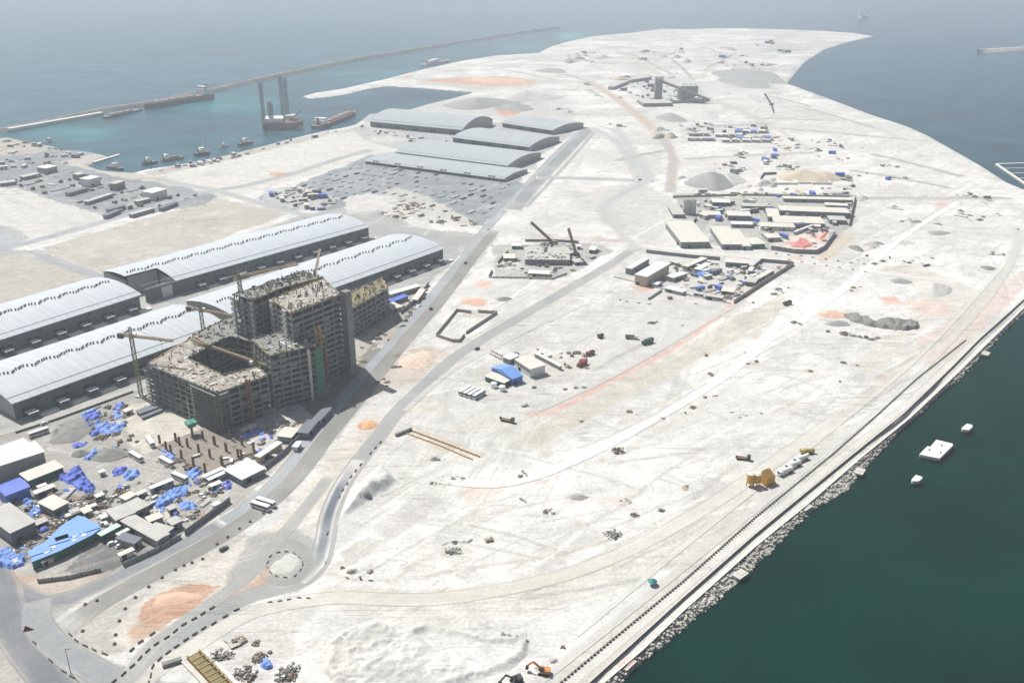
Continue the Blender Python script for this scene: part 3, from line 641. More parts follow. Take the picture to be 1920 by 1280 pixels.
tag(rm.build("rock_armour", m_rock), "band of broken grey armour rock between promenade and dark water", "rocks", kind="stuff")
sl = MB(); sl.box((0, 0, .4), (7, 4.4, .9)); sl.box((1.2, .3, .95), (4, 2.8, .22))
GL = ["pinkish flat concrete slab on the rocks beside the excavator", "grey concrete slab among the rocks, second slab along the shore from the excavator", "grey concrete slab among the rocks opposite the yellow silos", "pale concrete slab lodged on the rocks opposite the mooring platform", "pale concrete slab on the rocks where the kerb blocks end"]
for i, (u, v) in enumerate(GAPS):
    o = sl.build("concrete_slab", m_conc if i else mat("pink_concrete", (206, 186, 176), .9, .12, .4), None, P(u, v, -.6), rz=.85 + rng.uniform(-.15, .15)); tag(o, GL[i], "slab", "slabs among the shore rocks")

# ---------------------------------------------------------------- breakwaters
def rubble_bank(name, pts, w, h, label, m, seed, step=16.0, zb=-4.0):
    pl = smooth_line(W(pts, WL), step); prof = [(-1, zb), (-.75, WL + .2), (-.4, h * .75), (-.2, h), (.2, h), (.4, h * .7), (.75, WL + .2), (1, zb)]
    n = len(pl); X = np.zeros((n, 8)); Y = np.zeros((n, 8)); Z = np.zeros((n, 8)); r = np.random.RandomState(seed)
    for i in range(n):
        t = (pl[min(i + 1, n - 1)] - pl[max(i - 1, 0)]).normalized()
        f = max(.25, min(1, (n - 1 - i) / 3 + .25))
        for j, (s, z) in enumerate(prof):
            q = s * w / 2 * f + r.uniform(-1, 1) * w * .05; X[i, j] = pl[i].x - t.y * q; Y[i, j] = pl[i].y + t.x * q; Z[i, j] = z + r.uniform(-.5, .5)
    o = grid_mesh(name, X[:, ::-1], Y[:, ::-1], Z[:, ::-1], None, None, m)
    nz = [p.normal.z for p in o.data.polygons]
    if sum(nz) < 0: o.data.flip_normals()
    return tag(o, label, "breakwater")
rubble_bank("breakwater", [(-60, 262), (10, 246), (90, 231), (190, 209), (275, 196), (400, 171), (480, 152), (560, 135), (640, 118.5), (720, 104), (800, 91), (900, 74.5), (980, 61.5), (1050, 53)], 22, 3.6, "long grey rubble breakwater crossing the sea behind the harbour and the moored cargo ship", m_rock_far, 3)
rubble_bank("breakwater", [(2100, 82), (1990, 89), (1920, 93), (1880, 95.5), (1834, 98.5)], 42, 5.5, "short grey rock breakwater tip standing alone in the open sea", m_rock, 4, 12)
pier = MB(); a_, b_ = P(16, 248, WL), P(192, 215.5, WL)
pier._bar((0, 0, 1.1), (b_ - a_).to_tuple(), 9, 5.0); o = pier.build("quay_wall", m_conc_l, None, (a_.x, a_.y, 0)); tag(o, "narrow pale concrete quay along the harbour side of the long breakwater", "quay")

# ---------------------------------------------------------------- warehouses
m_roof = mat("pale_metal_roof", (188, 194, 197), .75, .09, .35, 0, 0, (1, .07, 1), 1.0, .055)
m_roof2 = mat("grey_metal_roof", (168, 174, 176), .85, .1, .2, 0, 0, (1, .07, 1), 1.0, .04)
m_wallw = mat("grey_green_cladding", (96, 106, 105), .7, .15, .2)
m_wallg = mat("gable_cladding", (160, 160, 154), .75, .08, .2)
m_dark = mat("dark_opening", (38, 44, 50), .8, .2, .5)
m_vent = mat("dark_vent", (120, 121, 122), .7, .2, .5)
m_can = mat("canopy_sheet", (212, 214, 210), .6, .06, .3)
m_trim = mat("roof_trim", (150, 156, 160), .6, .06, .3)
vent_me = {}
def warehouse(e0, e1, he, label, Wd=66.0, rise=4.6, vents=60, bays=0, notch=None, roofm=None, bay=18.5, dock=True, scale=1.0, group="arched roof warehouses", canopy_side=True, nseg=14):
    a = P(*e0, he); b = P(*e1, he); d = (b - a); Ln = Vector((d.x, d.y)).length; az = math.atan2(d.y, d.x)
    r = thing("warehouse", (a.x, a.y, 0), label, "warehouse", az, group)
    def arch(y): t = y / Wd; return he + rise * 4 * t * (1 - t)
    ys = [Wd * k / nseg for k in range(nseg + 1)]
    # walls: two long sides and two gables
    w = MB(); x0, x1 = .5, Ln - .5
    w.box((Ln / 2, .75, (he - .3) / 2), (Ln - 1, .5, he - .3)); w.box((Ln / 2, Wd - .75, (he - .3) / 2), (Ln - 1, .5, he - .3))
    w.build("wall", m_wallw, r)
    for xx in (x0, x1):
        if notch and xx == x0: continue
        g = MB(); vs_ = [(xx + s, y, z) for s in (0, .4 if xx == x0 else -.4) for y, z in [(1.0, 0)] + [(min(max(y, 1.0), Wd - 1.0), arch(min(max(y, 1.0), Wd - 1.0)) - .35) for y in ys] + [(Wd - 1.0, 0)]]
        k = nseg + 3; g.add(vs_, [tuple(range(k)), tuple(range(2 * k - 1, k - 1, -1))] + [(i, i + k, (i + 1) % k + k, (i + 1) % k) for i in range(k)])
        g.build("gable", m_wallg, r)
    # roof shell
    rf = MB(); th = .35; q = []
    xs = [-.8, Ln + .8]
    if notch: nl, nw = notch
    def shell(xa, xb, ysub):
        top = [[(x, y, arch(y)) for y in ysub] for x in (xa, xb)]; bot = [[(x, y, arch(y) - th) for y in ysub] for x in (xa, xb)]
        n = len(ysub); rf.add(top[0] + top[1] + bot[0] + bot[1], [(i, n + i, n + i + 1, i + 1) for i in range(n - 1)] + [(2 * n + i + 1, 3 * n + i + 1, 3 * n + i, 2 * n + i) for i in range(n - 1)]
            + [(i + 1, i, 0 + 2 * n + i, 2 * n + i + 1)[::-1] for i in range(n - 1)] + [(n + i, n + i + 1, 3 * n + i + 1, 3 * n + i)[::-1] for i in range(n - 1)] + [(0, n, 3 * n, 2 * n)[::-1], (n - 1, 2 * n - 1, 4 * n - 1, 3 * n - 1)])
    ext = [-1.2] + ys[1:-1] + [Wd + 1.2]
    if notch:
        c = [y for y in ys if y >= nw]; shell(xs[0], nl, [nw] + [y for y in ext if y > nw + .5]); shell(nl + .003, xs[1], ext)
        w2 = MB(); w2.box((nl + 1.2, nw / 2, (he - .3) / 2), (.4, nw - 2.4, he - .3)); w2.box((nl / 2 + .6, nw + .3, he / 2 + 1.5), (nl - 1.4, .4, he + 3)); w2.build("wall", m_wallg, r)
        g = MB(); g.box((.7, (nw + Wd) / 2, he / 2), (.4, Wd - nw - 2.6, he)); g.build("gable", m_wallg, r)
        bx = MB(); bx.box((nl - 8, 3.6, 4.5), (9, 8, 9)); o = bx.build("annex", m_conc_l, r); cb = MB(); cb.box((nl - 8, 3.6, 9.15), (9.6, 8.6, .3)); cb.build("annex_roof", m_conc_l, o)
    else: shell(xs[0], xs[1], ext)
    rf.build("roof", roofm or m_roof, r)
    # eave gutter and a seam line above it
    e = MB(); e.box((Ln / 2, -1.35, he - .55), (Ln + 1.6, .3, .5)); e.build("gutter", m_roof, r)
    y1 = 4.5; e = MB(); e.box((Ln / 2, y1, arch(y1) + .12), (Ln + 1.0, .5, .14)); e.build("roof_seam", m_trim, r)
    # wind ventilators in a wavy row along the ridge
    if vents:
        key = round(scale, 2)
        if key not in vent_me:
            v = MB(); v.tube((0, 0, -.3), (0, 0, .8), .45 * scale, n=6); v.tube((0, 0, .8), (0, 0, 1.5), .8 * scale, .5 * scale, n=7)
            o = v.build("roof_vent", m_vent); vent_me[key] = o.data; bpy.data.objects.remove(o)
        for k in range(vents):
            x = 4 + (Ln - 8) * (k + .5) / vents; ph = k % 8
            y = Wd * .5 + (2.6 if ph in (6,) else 1.4 if ph in (5, 7) else 0) * -1 + (1.2 if ph in (2, 3) else 0) + rng.uniform(-.5, .5)
            if notch and x < nl and y < nw + 2: continue
            o = bpy.data.objects.new("roof_vent", vent_me[key]); col.objects.link(o); o.parent = r; o.location = (x + rng.uniform(-.3, .3), y, arch(y))
    nb = bays or int(Ln / bay)
    for k in range(nb):
        x = Ln * (k + .5) / nb
        if notch and x < nl + 6: continue
        for s in (-2.6, 2.6):
            dr = MB(); dr.box((x + s, .42, 2.7), (4.2, .16, 5.2)); dr.build("door", m_dark, r)
        hi = MB(); hi.box((x + bay * .32, .44, he * .72), (3.2, .12, 1.0)); hi.build("louvre", m_dark, r)
        if dock:
            dk = MB(); dk.box((x + bay * .42, -6.4, .6), (bay * .56, 4.2, 1.2)); dk.build("loading_dock", m_conc_l, r)
            cn = MB(); cn.box((x - 1.5, -4.6, 4.2), (6.4, 5.6, .25)); o = cn.build("canopy", m_can, r)
            ps = MB()
            for sx in (-2.7, 2.7): ps.box((x - 1.5 + sx, -6.9, 2.03), (.25, .25, 4.05))
            ps.build("post", m_trim, o)
    return r
warehouse((22, 754), (426, 609), 12, "nearest pale arched warehouse, left of the unfinished building and above the blue tarpaulin yard", vents=78)
warehouse((450, 600), (832, 464), 12, "pale arched warehouse directly behind the tall unfinished tower, ending at the boulevard", vents=84)
warehouse((-130, 676), (262, 551), 12, "pale arched warehouse cut by the left edge, behind the nearest warehouse", vents=78)

def notched():
    return warehouse((270, 541), (692, 424), 12, "pale arched warehouse with a notched corner and a small white annex, beside the sand field", vents=98, notch=(27.0, 27.0))
notched()
# far group by the inner basin
FW = dict(vents=0, group="grey warehouses near the inner basin", roofm=m_roof2, dock=False, nseg=10)
warehouse((693, 227), (866, 243), 9, "tall grey arched hall beside the inner basin, its round end wall facing the boulevard", Wd=100, rise=11, bays=5, **FW)
warehouse((941, 230), (1036, 244), 7, "small grey arched warehouse behind the others, below the orange sand patch", Wd=80, rise=4.5, bays=4, **FW)
warehouse((848, 257), (992, 275), 7, "grey arched warehouse in the middle of the far group, canopies along its front", Wd=85, rise=5, bays=5, **FW)
warehouse((742, 284), (952, 310), 7, "long two-part grey arched warehouse, nearest of the far group to the storage yard", Wd=90, rise=5, bays=7, **FW)
warehouse((684, 301), (945, 335), 4, "low wide flat grey shed in front of the far arched warehouses", Wd=60, rise=2.5, bays=6, **FW)
# ---------------------------------------------------------------- unfinished concrete building
m_c1 = mat("raw_concrete", (132, 133, 128), .9, .22, .35, .15)
m_c2 = mat("shaded_infill", (52, 57, 59), .9, .25, .3)  # dark colour carries the shade of the open floors and courtyard
m_c3 = mat("fresh_slab", (162, 157, 147), .9, .5, .22)
m_tan = mat("formwork_plywood", (176, 150, 120), .85, .25, .3)
m_olive = mat("olive_formwork", (128, 122, 86), .85, .3, .3)
m_steel = mat("rusty_steel", (112, 92, 74), .8, .25, .5)
m_white = mat("white_paint", (232, 233, 231), .5, .05, .5)
m_net = mat("green_netting", (58, 118, 96), .9, .15, .4)
m_ochre = mat("ochre_steel", (158, 130, 72), .7, .2, .5)
m_brown = mat("red_brown_steel", (140, 96, 78), .8, .2, .5)
m_scaf = mat("scaffold_tube", (134, 132, 122), .7, .2, .5)
m_crane = mat("crane_yellow_grey", (150, 138, 104), .6, .15, .5)
m_jib = mat("crane_jib_paint", (176, 156, 124), .6, .15, .5)
m_glass = mat("dark_glass", (30, 36, 42), .2, .1, .5)
m_tyre = mat("tyre_rubber", (36, 36, 36), .9, .1, .5)
def inset(poly, d):
    n = len(poly); ar = sum(poly[i][0] * poly[(i + 1) % n][1] - poly[(i + 1) % n][0] * poly[i][1] for i in range(n))
    if ar < 0: poly = poly[::-1]
    out = []
    for i in range(n):
        p0, p1, p2 = (Vector(poly[i - 1]), Vector(poly[i]), Vector(poly[(i + 1) % n]))
        a = (p1 - p0).normalized(); b = (p2 - p1).normalized(); na = Vector((-a.y, a.x)); nb = Vector((-b.y, b.x))
        m = (na + nb); k = d / max(.35, (1 + na.dot(nb))); out.append(tuple(p1 + m * k))
    return out
bx0 = P(411, 810)
bld = thing("unfinished_building", (bx0.x, bx0.y, 0), "unfinished grey concrete building of stepped blocks round a dark courtyard, the tallest structure on site", "building")
def pix(pts, z): return [(P(u, v, z).x - bx0.x, P(u, v, z).y - bx0.y) for u, v in pts]
def clutter_on(poly, z, n, seed, mats, smax=2.6, hmax=1.4, tall=0.0):
    """loose planks, props and bundles scattered on a deck: one mesh"""
    r = random.Random(seed); b = MB(); xs = [p[0] for p in poly]; ys = [p[1] for p in poly]
    X = np.array([0.0]); k = 0
    while k < n:
        x = r.uniform(min(xs), max(xs)); y = r.uniform(min(ys), max(ys))
        if poly_sd(np.array([x]), np.array([y]), poly)[0] < .8: continue
        b.m = r.randrange(len(mats)); a = r.choice([.9, 2.47]) + r.uniform(-.25, .25)
        if r.random() < tall: b.box((x, y, z + 1.4), (.45, .45, 2.8), a)
        else: h = r.uniform(.1, hmax) * r.random(); b.box((x, y, z + h / 2), (r.uniform(.5, smax * 1.3), r.uniform(.2, smax * .5), h), a)
        k += 1
    return b
def frame_block(pts, h, nf, z0=0.0, colstep=6.0, seed=1, deck=None, band=1.15, infill=None, clutter=60, mats=None, tall=.1, ragged=True):
    poly = pix(pts, h); r = random.Random(seed); fh = (h - z0) / nf
    n = len(poly); ar = sum(poly[i][0] * poly[(i + 1) % n][1] - poly[(i + 1) % n][0] * poly[i][1] for i in range(n))
    if ar < 0: poly = poly[::-1]
    for k in range(1, nf + 1):
        z = z0 + k * fh; top = k == nf
        s = MB(); s.prism(inset(poly, r.uniform(.05, .3)), z - (.5 if top else band * r.uniform(.85, 1.1)), z - (0 if top else .02)); s.build("floor_slab", (deck or m_c3) if top else m_c1, bld)
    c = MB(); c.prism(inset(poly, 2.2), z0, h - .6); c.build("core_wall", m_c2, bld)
    for i in range(n):
        a = Vector(poly[i]); b = Vector(poly[(i + 1) % n]); L_ = (b - a).length; k = max(1, int(L_ / colstep)); d = (b - a) / max(L_, .01); nr = Vector((-d.y, d.x))
        ang = math.atan2(d.y, d.x)
        for j in range(k):
            p = a + d * (L_ * (j + .02) / k + .5) + nr * .18
            m = MB(); m.box((p.x, p.y, (z0 + h) / 2 - .2), (.75, .62, h - z0 - .5), ang); m.build("column", m_c1, bld)
        # odd panels already filled in between the columns
        for t in range(nf):
            for j in range(k):
                if r.random() < .3:
                    p = a + d * (L_ * (j + .5) / k) + nr * 1.0; f = MB(); f.box((p.x, p.y, z0 + t * fh + fh * .42), (L_ / k * r.uniform(.4, .85), .2, fh * .7), ang); f.build("infill_panel", infill or m_c1, bld)
        if ragged:
            e = MB(); t = 0.0; mid = (a + b) / 2 + nr * .5
            e.box((mid.x, mid.y, h + .2), (L_ - 1.2, .9, .36), ang)
            while t < L_:
                w = r.uniform(.6, 2.6); p = a + d * min(t + w / 2, L_) + nr * r.uniform(.1, .9)
                if r.random() < .6: e.box((p.x, p.y, h + r.uniform(.3, .8)), (w, r.uniform(.12, .4), r.uniform(.6, 1.6)), ang + r.uniform(-.06, .06))
                t += w + r.uniform(.1, 1.6)
            e.build("edge_formwork", r.choice([m_olive, m_c1, m_tan]), bld)
    if clutter:
        mm = mats or [m_tan, m_c2, m_white, m_olive, m_c1]
        clutter_on(inset(poly, .6), h, clutter, seed + 5, mm, tall=tall).build("deck_materials", mm, bld)["kind"] = "stuff"
    return poly
frame_block([(274, 683), (406, 737), (503, 704), (484, 687), (419, 703), (354, 672), (392, 650), (357, 633)], 25.5, 7, seed=2, clutter=190, mats=[m_tan, m_c2, m_tan, m_white, m_c3, m_c1, m_tan, m_conc])
frame_block([(360, 629), (393, 648), (432, 630), (470, 641), (505, 612), (452, 590), (420, 598)], 29, 8, seed=3, deck=m_c1, clutter=110, mats=[m_c2, m_c1, m_steel], tall=.2)
frame_block([(504, 668), (593, 647), (556, 613), (470, 637)], 36, 10, seed=4, deck=m_c1, clutter=120, mats=[m_c2, m_c1, m_olive, m_white, m_c1], tall=.1, band=1.5)
frame_block([(437, 552), (474, 563), (528, 540), (604, 520), (566, 509)], 56, 15, seed=5, deck=m_c1, clutter=190, mats=[m_olive, m_c1, m_c1, m_c3, m_c2], tall=.4, band=1.4)
frame_block([(545, 588), (639, 552), (606, 521), (508, 561)], 55, 15, seed=6, deck=m_c3, clutter=130, mats=[m_white, m_c2, m_olive, m_c1, m_conc, m_c3], tall=.4, band=1.6, colstep=7.5)
frame_block([(659, 580), (728, 541), (716, 521), (645, 551)], 22, 6, seed=7, deck=m_olive, clutter=110, mats=[m_olive, m_c2, m_steel, m_c1, m_tan], tall=.3, band=1.3)
# pale fins on the left ends of the two high blocks, core shaft, green net, courtyard floor
for (u, v, z, w, d) in ((437, 553, 55.2, 7, 1.4), (455, 558, 55.2, 1.2, 1.4), (472, 562, 55.2, 7, 1.6), (511, 563, 54.2, 7.5, 1.6), (535, 581, 54.2, 7.5, 1.6)):
    x, y = pix([(u, v)], z)[0]; f = MB()
    for k in range(15): f.box((x - .5, y - .6, 3.68 * k + 1.5), (w * .62, d, 2.5), 2.3)
    f.build("fin_panel", m_conc, bld)
cx, cy = pix([(648, 545)], 58)[0]
s = MB(); s.box((cx, cy, 29), (5.0, 5.0, 58), .92)
for k in range(16): s.box((cx, cy, 3.6 * k + 2), (5.3, 5.3, .35), .92)
s.build("lift_shaft", m_c1, bld)
nx0, ny0 = pix([(586, 651)], 35)[0]; nx1, ny1 = pix([(601, 646)], 35)[0]
s = MB(); s._bar((nx0 + .9, ny0 - 1.2, 17), (nx1 + .9, ny1 - 1.2, 17), .15, 33); s.build("safety_net", m_net, bld)
s = MB(); x_, y_ = pix([(576, 654)], 35)[0]; s.box((x_ + .8, y_ - 1.2, 17.5), (1.6, 1.2, 35), .6); s.build("pier", m_conc, bld)
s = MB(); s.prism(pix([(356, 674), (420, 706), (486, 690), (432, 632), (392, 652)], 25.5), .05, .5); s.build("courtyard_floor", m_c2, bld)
# tube scaffold over the left front and the near corner
def scaffold(p0, p1, z, off, step=2.2, lift=1.9):
    (x0, y0), (x1, y1) = pix([p0, p1], z); d = Vector((x1 - x0, y1 - y0)); L_ = d.length; d /= L_; nr = Vector((d.y, -d.x)) * off; b = MB()
    n = int(L_ / step)
    for i in range(n + 1):
        for s in (1, 1.9):
            p = Vector((x0, y0)) + d * i * L_ / n + nr * s; b.box((p.x, p.y, z / 2), (.16, .16, z), 0)
    k = 1
    while k * lift < z:
        a = Vector((x0, y0)) + nr * 1.45; c = Vector((x1, y1)) + nr * 1.45
        b._bar((a.x, a.y, k * lift), (c.x, c.y, k * lift), 1.3, .12); b._bar((a.x + nr.x * .5, a.y + nr.y * .5, k * lift + .9), (c.x + nr.x * .5, c.y + nr.y * .5, k * lift + .9), .12, .12); k += 1
    return b.build("scaffold", m_scaf, bld)
scaffold((360, 718), (407, 738), 25.5, 1.0); scaffold((274, 683), (330, 706), 24, 1.0, 3.0, 2.4); scaffold((408, 737), (424, 731), 25.5, 1.0)
# hoists and masts fixed to the front
def mast_thing(name, base, h, w, m, label, cat, r=.16, top=None, car=None, group=None):
    p = P(*base); t = thing(name, (p.x, p.y, 0), label, cat, .9, group); b = MB(); b.truss((0, 0, 0), (0, 0, h), w, r); b.build("mast", m, t)
    f = MB(); f.box((0, 0, .3), (w * 2, w * 2, .6)); f.build("footing", m_conc, t)
    if car:
        c = MB(); c.box((w * .95, 0, car), (w * .8, w * 1.2, 2.6)); c.build("hoist_cage", m, t)
    return t
mast_thing("construction_hoist", (606, 735), 44, 2.6, m_ochre, "ochre lattice hoist standing against the front of the high tower", "hoist", .3, car=38)
mast_thing("construction_hoist", (474, 794), 29, 2.2, m_brown, "red-brown lattice hoist on the near front of the unfinished building", "hoist", .26, car=9)
mast_thing("construction_hoist", (612, 722), 26, 2.4, m_brown, "red-brown lattice hoist beside the green netting strip", "hoist", .28, car=14)

# ---------------------------------------------------------------- tower cranes
def tower_crane(base, vtop, jib_end, counter_end, label, apex=6.5, mastw=2.0, h=None, jibm=None):
    p = P(*base); h = h or height_at(base[0], base[1], vtop); t = thing("tower_crane", (p.x, p.y, 0), label, "tower crane", 0, "tower cranes around the unfinished building")
    je = P(*jib_end, h + .8) - Vector((p.x, p.y, 0)); ce = P(*counter_end, h + .8) - Vector((p.x, p.y, 0))
    d = Vector((je.x, je.y)); L_ = d.length; d.normalize(); Lc = min(16, Vector((ce.x, ce.y)).length); a = math.atan2(d.y, d.x); t.rotation_euler.z = a
    b = MB(); b.truss((0, 0, 0), (0, 0, h), mastw, .2); b.build("mast", m_crane, t)
    f = MB(); f.box((0, 0, .5), (5, 5, 1)); f.build("base", m_conc, t)
    s = MB(); s.tube((0, 0, h), (0, 0, h + 1), 1.5, n=10); s.build("slewing_ring", m_crane, t)
    c = MB(); c.box((1.2, 1.9, h + 1.4), (2.2, 1.5, 2.2)); o = c.build("cab", m_white, t); w = MB(); w.box((2.33, 1.9, h + 1.6), (.08, 1.3, 1.2)); w.build("window", m_glass, o)
    j = MB(); j.truss((1, 0, h + 1.6), (L_, 0, h + 1.6), 1.3, .14); j.build("jib", jibm or m_jib, t)
    j = MB(); j.truss((-1, 0, h + 1.6), (-Lc, 0, h + 1.6), 1.4, .15); o = j.build("counter_jib", m_crane, t)
    w = MB(); w.box((-Lc + 2, 0, h + .6), (3.6, 1.8, 2.8)); w.build("counterweight", m_conc_d, o)
    q = MB(); q.truss((0, 0, h + 1), (0, 0, h + 1 + apex), 1.3, .14, 4); q.build("tower_head", m_crane, t)
    k = MB(); k.bar((0, 0, h + 1 + apex), (L_ * .62, 0, h + 2.3), .14); k.bar((0, 0, h + 1 + apex), (-Lc + 1, 0, h + 2.3), .14); k.build("tie_bar", m_crane, t)
    g = MB(); g.box((L_ * .7, 0, h + .6), (1.4, 1.2, .5)); g.bar((L_ * .7, 0, h + .4), (L_ * .7, 0, h - 8), .1); g.box((L_ * .7, 0, h - 8.4), (.5, .3, .9)); g.build("trolley", m_steel, t)
    return t
tower_crane((265, 743), 634, (326, 641), (222, 628), "tower crane at the left corner of the unfinished building, its jib over the nearest warehouse")
tower_crane((388, 668), 585, (447, 596), (343, 582), "tower crane rising behind the low courtyard wing in front of the warehouse end")
tower_crane((462, 640), 522, (560, 497), (448, 527), "tower crane on the left flank of the highest block", apex=5)
tower_crane((487, 755), 683, (357, 638), (498, 690), "tower crane in the courtyard, its long jib reaching towards the back left corner", jibm=m_jib)
tower_crane((601, 640), 520, (600, 470), (606, 532), "tower crane on the roof side of the highest block near the hoists", apex=5)

# ---------------------------------------------------------------- slab with standing columns, green hopper
pc = P(385, 845); plat = thing("foundation_slab", (pc.x, pc.y, 0), "bare concrete floor slab with rows of dark standing columns in front of the unfinished building", "foundation")
q = [(P(u, v, .8).x - pc.x, P(u, v, .8).y - pc.y) for u, v in [(291, 837), (384, 801), (436, 809), (481, 844), (387, 886)]]
s = MB(); s.prism(q, 0, .8); s.build("slab", mat("brown_grey_slab", (140, 131, 120), .9, .2, .15), plat)
for u, v in [(300, 831), (330, 827), (361, 816), (381, 823), (352, 837), (402, 833), (321, 849), (373, 848), (424, 845), (341, 859), (394, 857), (447, 857), (363, 872), (417, 870), (385, 884), (431, 821), (454, 834), (425, 846), (403, 833), (453, 858), (476, 845), (416, 872), (312, 843), (337, 834), (406, 812)]:
    a = P(u, v, .8); c = MB(); c.box((a.x - pc.x, a.y - pc.y, 3.5), (1.0, 1.0, 5.4), .9); c.build("column", m_steel, plat)
hp = P(361, 816); t = thing("green_hopper", (hp.x, hp.y, 0), "green square hopper held up on a single post with a thin white mast above it", "hopper", .7)
b = MB(); b.box((0, 0, 3), (.9, .9, 6)); b.build("post", m_conc_d, t)
b = MB(); b.add([(-2.9, -2.9, 9), (2.9, -2.9, 9), (2.9, 2.9, 9), (-2.9, 2.9, 9), (-2.1, -2.1, 6), (2.1, -2.1, 6), (2.1, 2.1, 6), (-2.1, 2.1, 6)], [(0, 1, 2, 3), (7, 6, 5, 4), (4, 5, 1, 0), (5, 6, 2, 1), (6, 7, 3, 2), (7, 4, 0, 3)]); b.build("hopper", mat("sea_green_paint", (52, 140, 116), .6, .1, .4), t)
b = MB(); b.tube((0, 0, 9), (0, 0, 25), .22, .14); b.build("mast", m_white, t)
# ---------------------------------------------------------------- sheds, cabins, fences, tarpaulins of the yards
MR = {"white": m_can, "beige": mat("beige_sheet_roof", (206, 202, 190), .75, .08, .15), "grey": mat("weathered_sheet_roof", (182, 181, 174), .8, .1, .15), "dark": mat("dark_sheet_roof", (108, 112, 122), .7, .12, .3),
      "blue": mat("blue_sheet", (108, 152, 216), .6, .12, .2), "deep": mat("deep_blue_sheet", (84, 108, 198), .6, .12, .2), "mint": mat("mint_sheet", (186, 214, 202), .6, .08, .2)}
MW = {"grey": mat("grey_panel_wall", (150, 150, 146), .8, .12, .3), "white": mat("white_panel_wall", (212, 212, 206), .75, .08, .3), "green": mat("dark_green_panel", (42, 98, 80), .7, .12, .3), "blue": mat("blue_panel_wall", (78, 118, 190), .7, .1, .3),
      "tan": mat("tan_panel_wall", (186, 172, 150), .8, .1, .3), "dark": mat("dark_panel_wall", (122, 124, 126), .8, .15, .3)}
def shed(label, p0, p1, p2, h, roof="white", wall="grey", name="shed", cat=None, pitch=0.0, group=None, doors=True, windows=0):
    """gable or flat shed: p0-p1 is one eave seen in the picture, p2 gives the depth"""
    a = P(*p0, h); b = P(*p1, h); c = P(*p2, h); d = Vector((b.x - a.x, b.y - a.y)); L_ = d.length; d.normalize(); n = Vector((-d.y, d.x)); w = (Vector((c.x, c.y)) - Vector((a.x, a.y))).dot(n)
    if w < 0:                                  # keep local +y pointing away from the first eave
        a, b = b, a; d = -d; n = -n; w = -w
    az = math.atan2(d.y, d.x); w = max(w, 1.5)
    t = thing(name, (a.x, a.y, 0), label, cat or name.replace("_", " "), az, group)
    m = MB(); m.box((L_ / 2, w / 2, (h - .12) / 2), (L_ - .5, w - .5, h - .12)); m.build("wall", MW[wall], t)
    r = MB(); pk = max(pitch, .06) * w / 2; o = .25
    if pitch > 0:
        r.add([(-o, -o, h - .12), (L_ + o, -o, h - .12), (L_ + o, w / 2, h + pk), (-o, w / 2, h + pk), (-o, w + o, h - .12), (L_ + o, w + o, h - .12)], [(0, 1, 2, 3), (3, 2, 5, 4), (0, 3, 4), (1, 5, 2), (0, 4, 5, 1)])
    else:
        r.add([(-o, -o, h - .1), (L_ + o, -o, h - .1), (L_ + o, w + o, h - .1), (-o, w + o, h - .1), (-o, -o, h + .05), (L_ + o, -o, h + .05), (L_ + o, w + o, h + pk * .6 + .1), (-o, w + o, h + pk * .6 + .1)], [(3, 2, 1, 0), (4, 5, 6, 7), (0, 1, 5, 4), (1, 2, 6, 5), (2, 3, 7, 6), (3, 0, 4, 7)])
    r.build("roof", MR[roof], t)
    if doors:
        m = MB(); dw = min(3.0, L_ * .3); m.box((L_ * .3, .18, min(h - .6, 2.6) / 2), (dw, .2, min(h - .6, 2.6))); m.build("door", m_dark, t)
    for k in range(windows):
        m = MB(); m.box((L_ * (k + .6) / (windows + .2), .2, h * .62), (L_ / windows * .4, .16, h * .22)); m.build("window", m_glass, t)
    return t
# --- lower left yard
shed("long narrow white-roofed shed behind the white hall with a tall grey wall", (-30, 863), (57, 831), (-30, 848), 4, "white", windows=0)
shed("big white-roofed hall with a tall grey front wall, at the edge of the lower yard", (-60, 892), (83, 846), (-64, 868), 9, "white", "grey")
shed("beige flat-roofed shed below the tall grey-walled hall", (53, 901), (119, 875), (37, 888), 4.5, "beige", "green")
shed("deep blue shed with blue walls beside the yard edge", (10, 929), (56, 911), (-2, 909), 6, "deep", "blue", pitch=.12)
shed("largest grey-roofed shed of the lower yard, above the blue tarpaulins at the edge", (19, 999), (67, 977), (-14, 957), 7, "grey", "dark")
shed("beige roofed shed with a dark side, in the middle of the lower yard", (100, 956), (129, 941), (78, 938), 5, "beige", "dark")
shed("grey flat-roofed shed beside scrap heaps, left of the long grey shed", (217, 975), (254, 960), (196, 959), 5, "grey", "grey")
shed("long grey-roofed shed running down towards the boulevard fence", (225, 975), (294, 1013), (251, 963), 4.5, "grey", "grey", pitch=.08)
shed("grey square shed behind the long grey-roofed shed", (255, 958), (280, 946), (236, 943), 4.5, "grey", "dark")
shed("pale beige shed behind two grey roofs", (236, 937), (256, 926), (222, 932), 4, "beige", "grey")
shed("narrow white cabin row beside the parked white bus", (283, 916), (326, 899), (279, 912), 3.4, "white", "grey", "cabin", windows=3)
shed("white broad-roofed shed below the standing columns", (453, 899), (498, 877), (424, 879), 4, "white", "dark")
shed("narrow white container pair beside the blue tarp below the column slab", (383, 895), (421, 878), (379, 891), 3, "white", "grey", "container")
shed("white container just behind the narrow pair below the column slab", (392, 900), (428, 884), (389, 896), 3, "white", "grey", "container")
shed("dark slate-blue flat roofed shed on the dark asphalt yard", (251, 1019), (266, 1008), (226, 1002), 3.6, "dark", "grey")
shed("long dark green container building with a mint roof on the asphalt yard", (190, 1004), (226, 985), (182, 1000), 3.8, "mint", "green", "container")
shed("narrow white cabin beside the slate-blue roof", (222, 1003), (243, 992), (218, 1000), 2.8, "white", "white", "cabin")
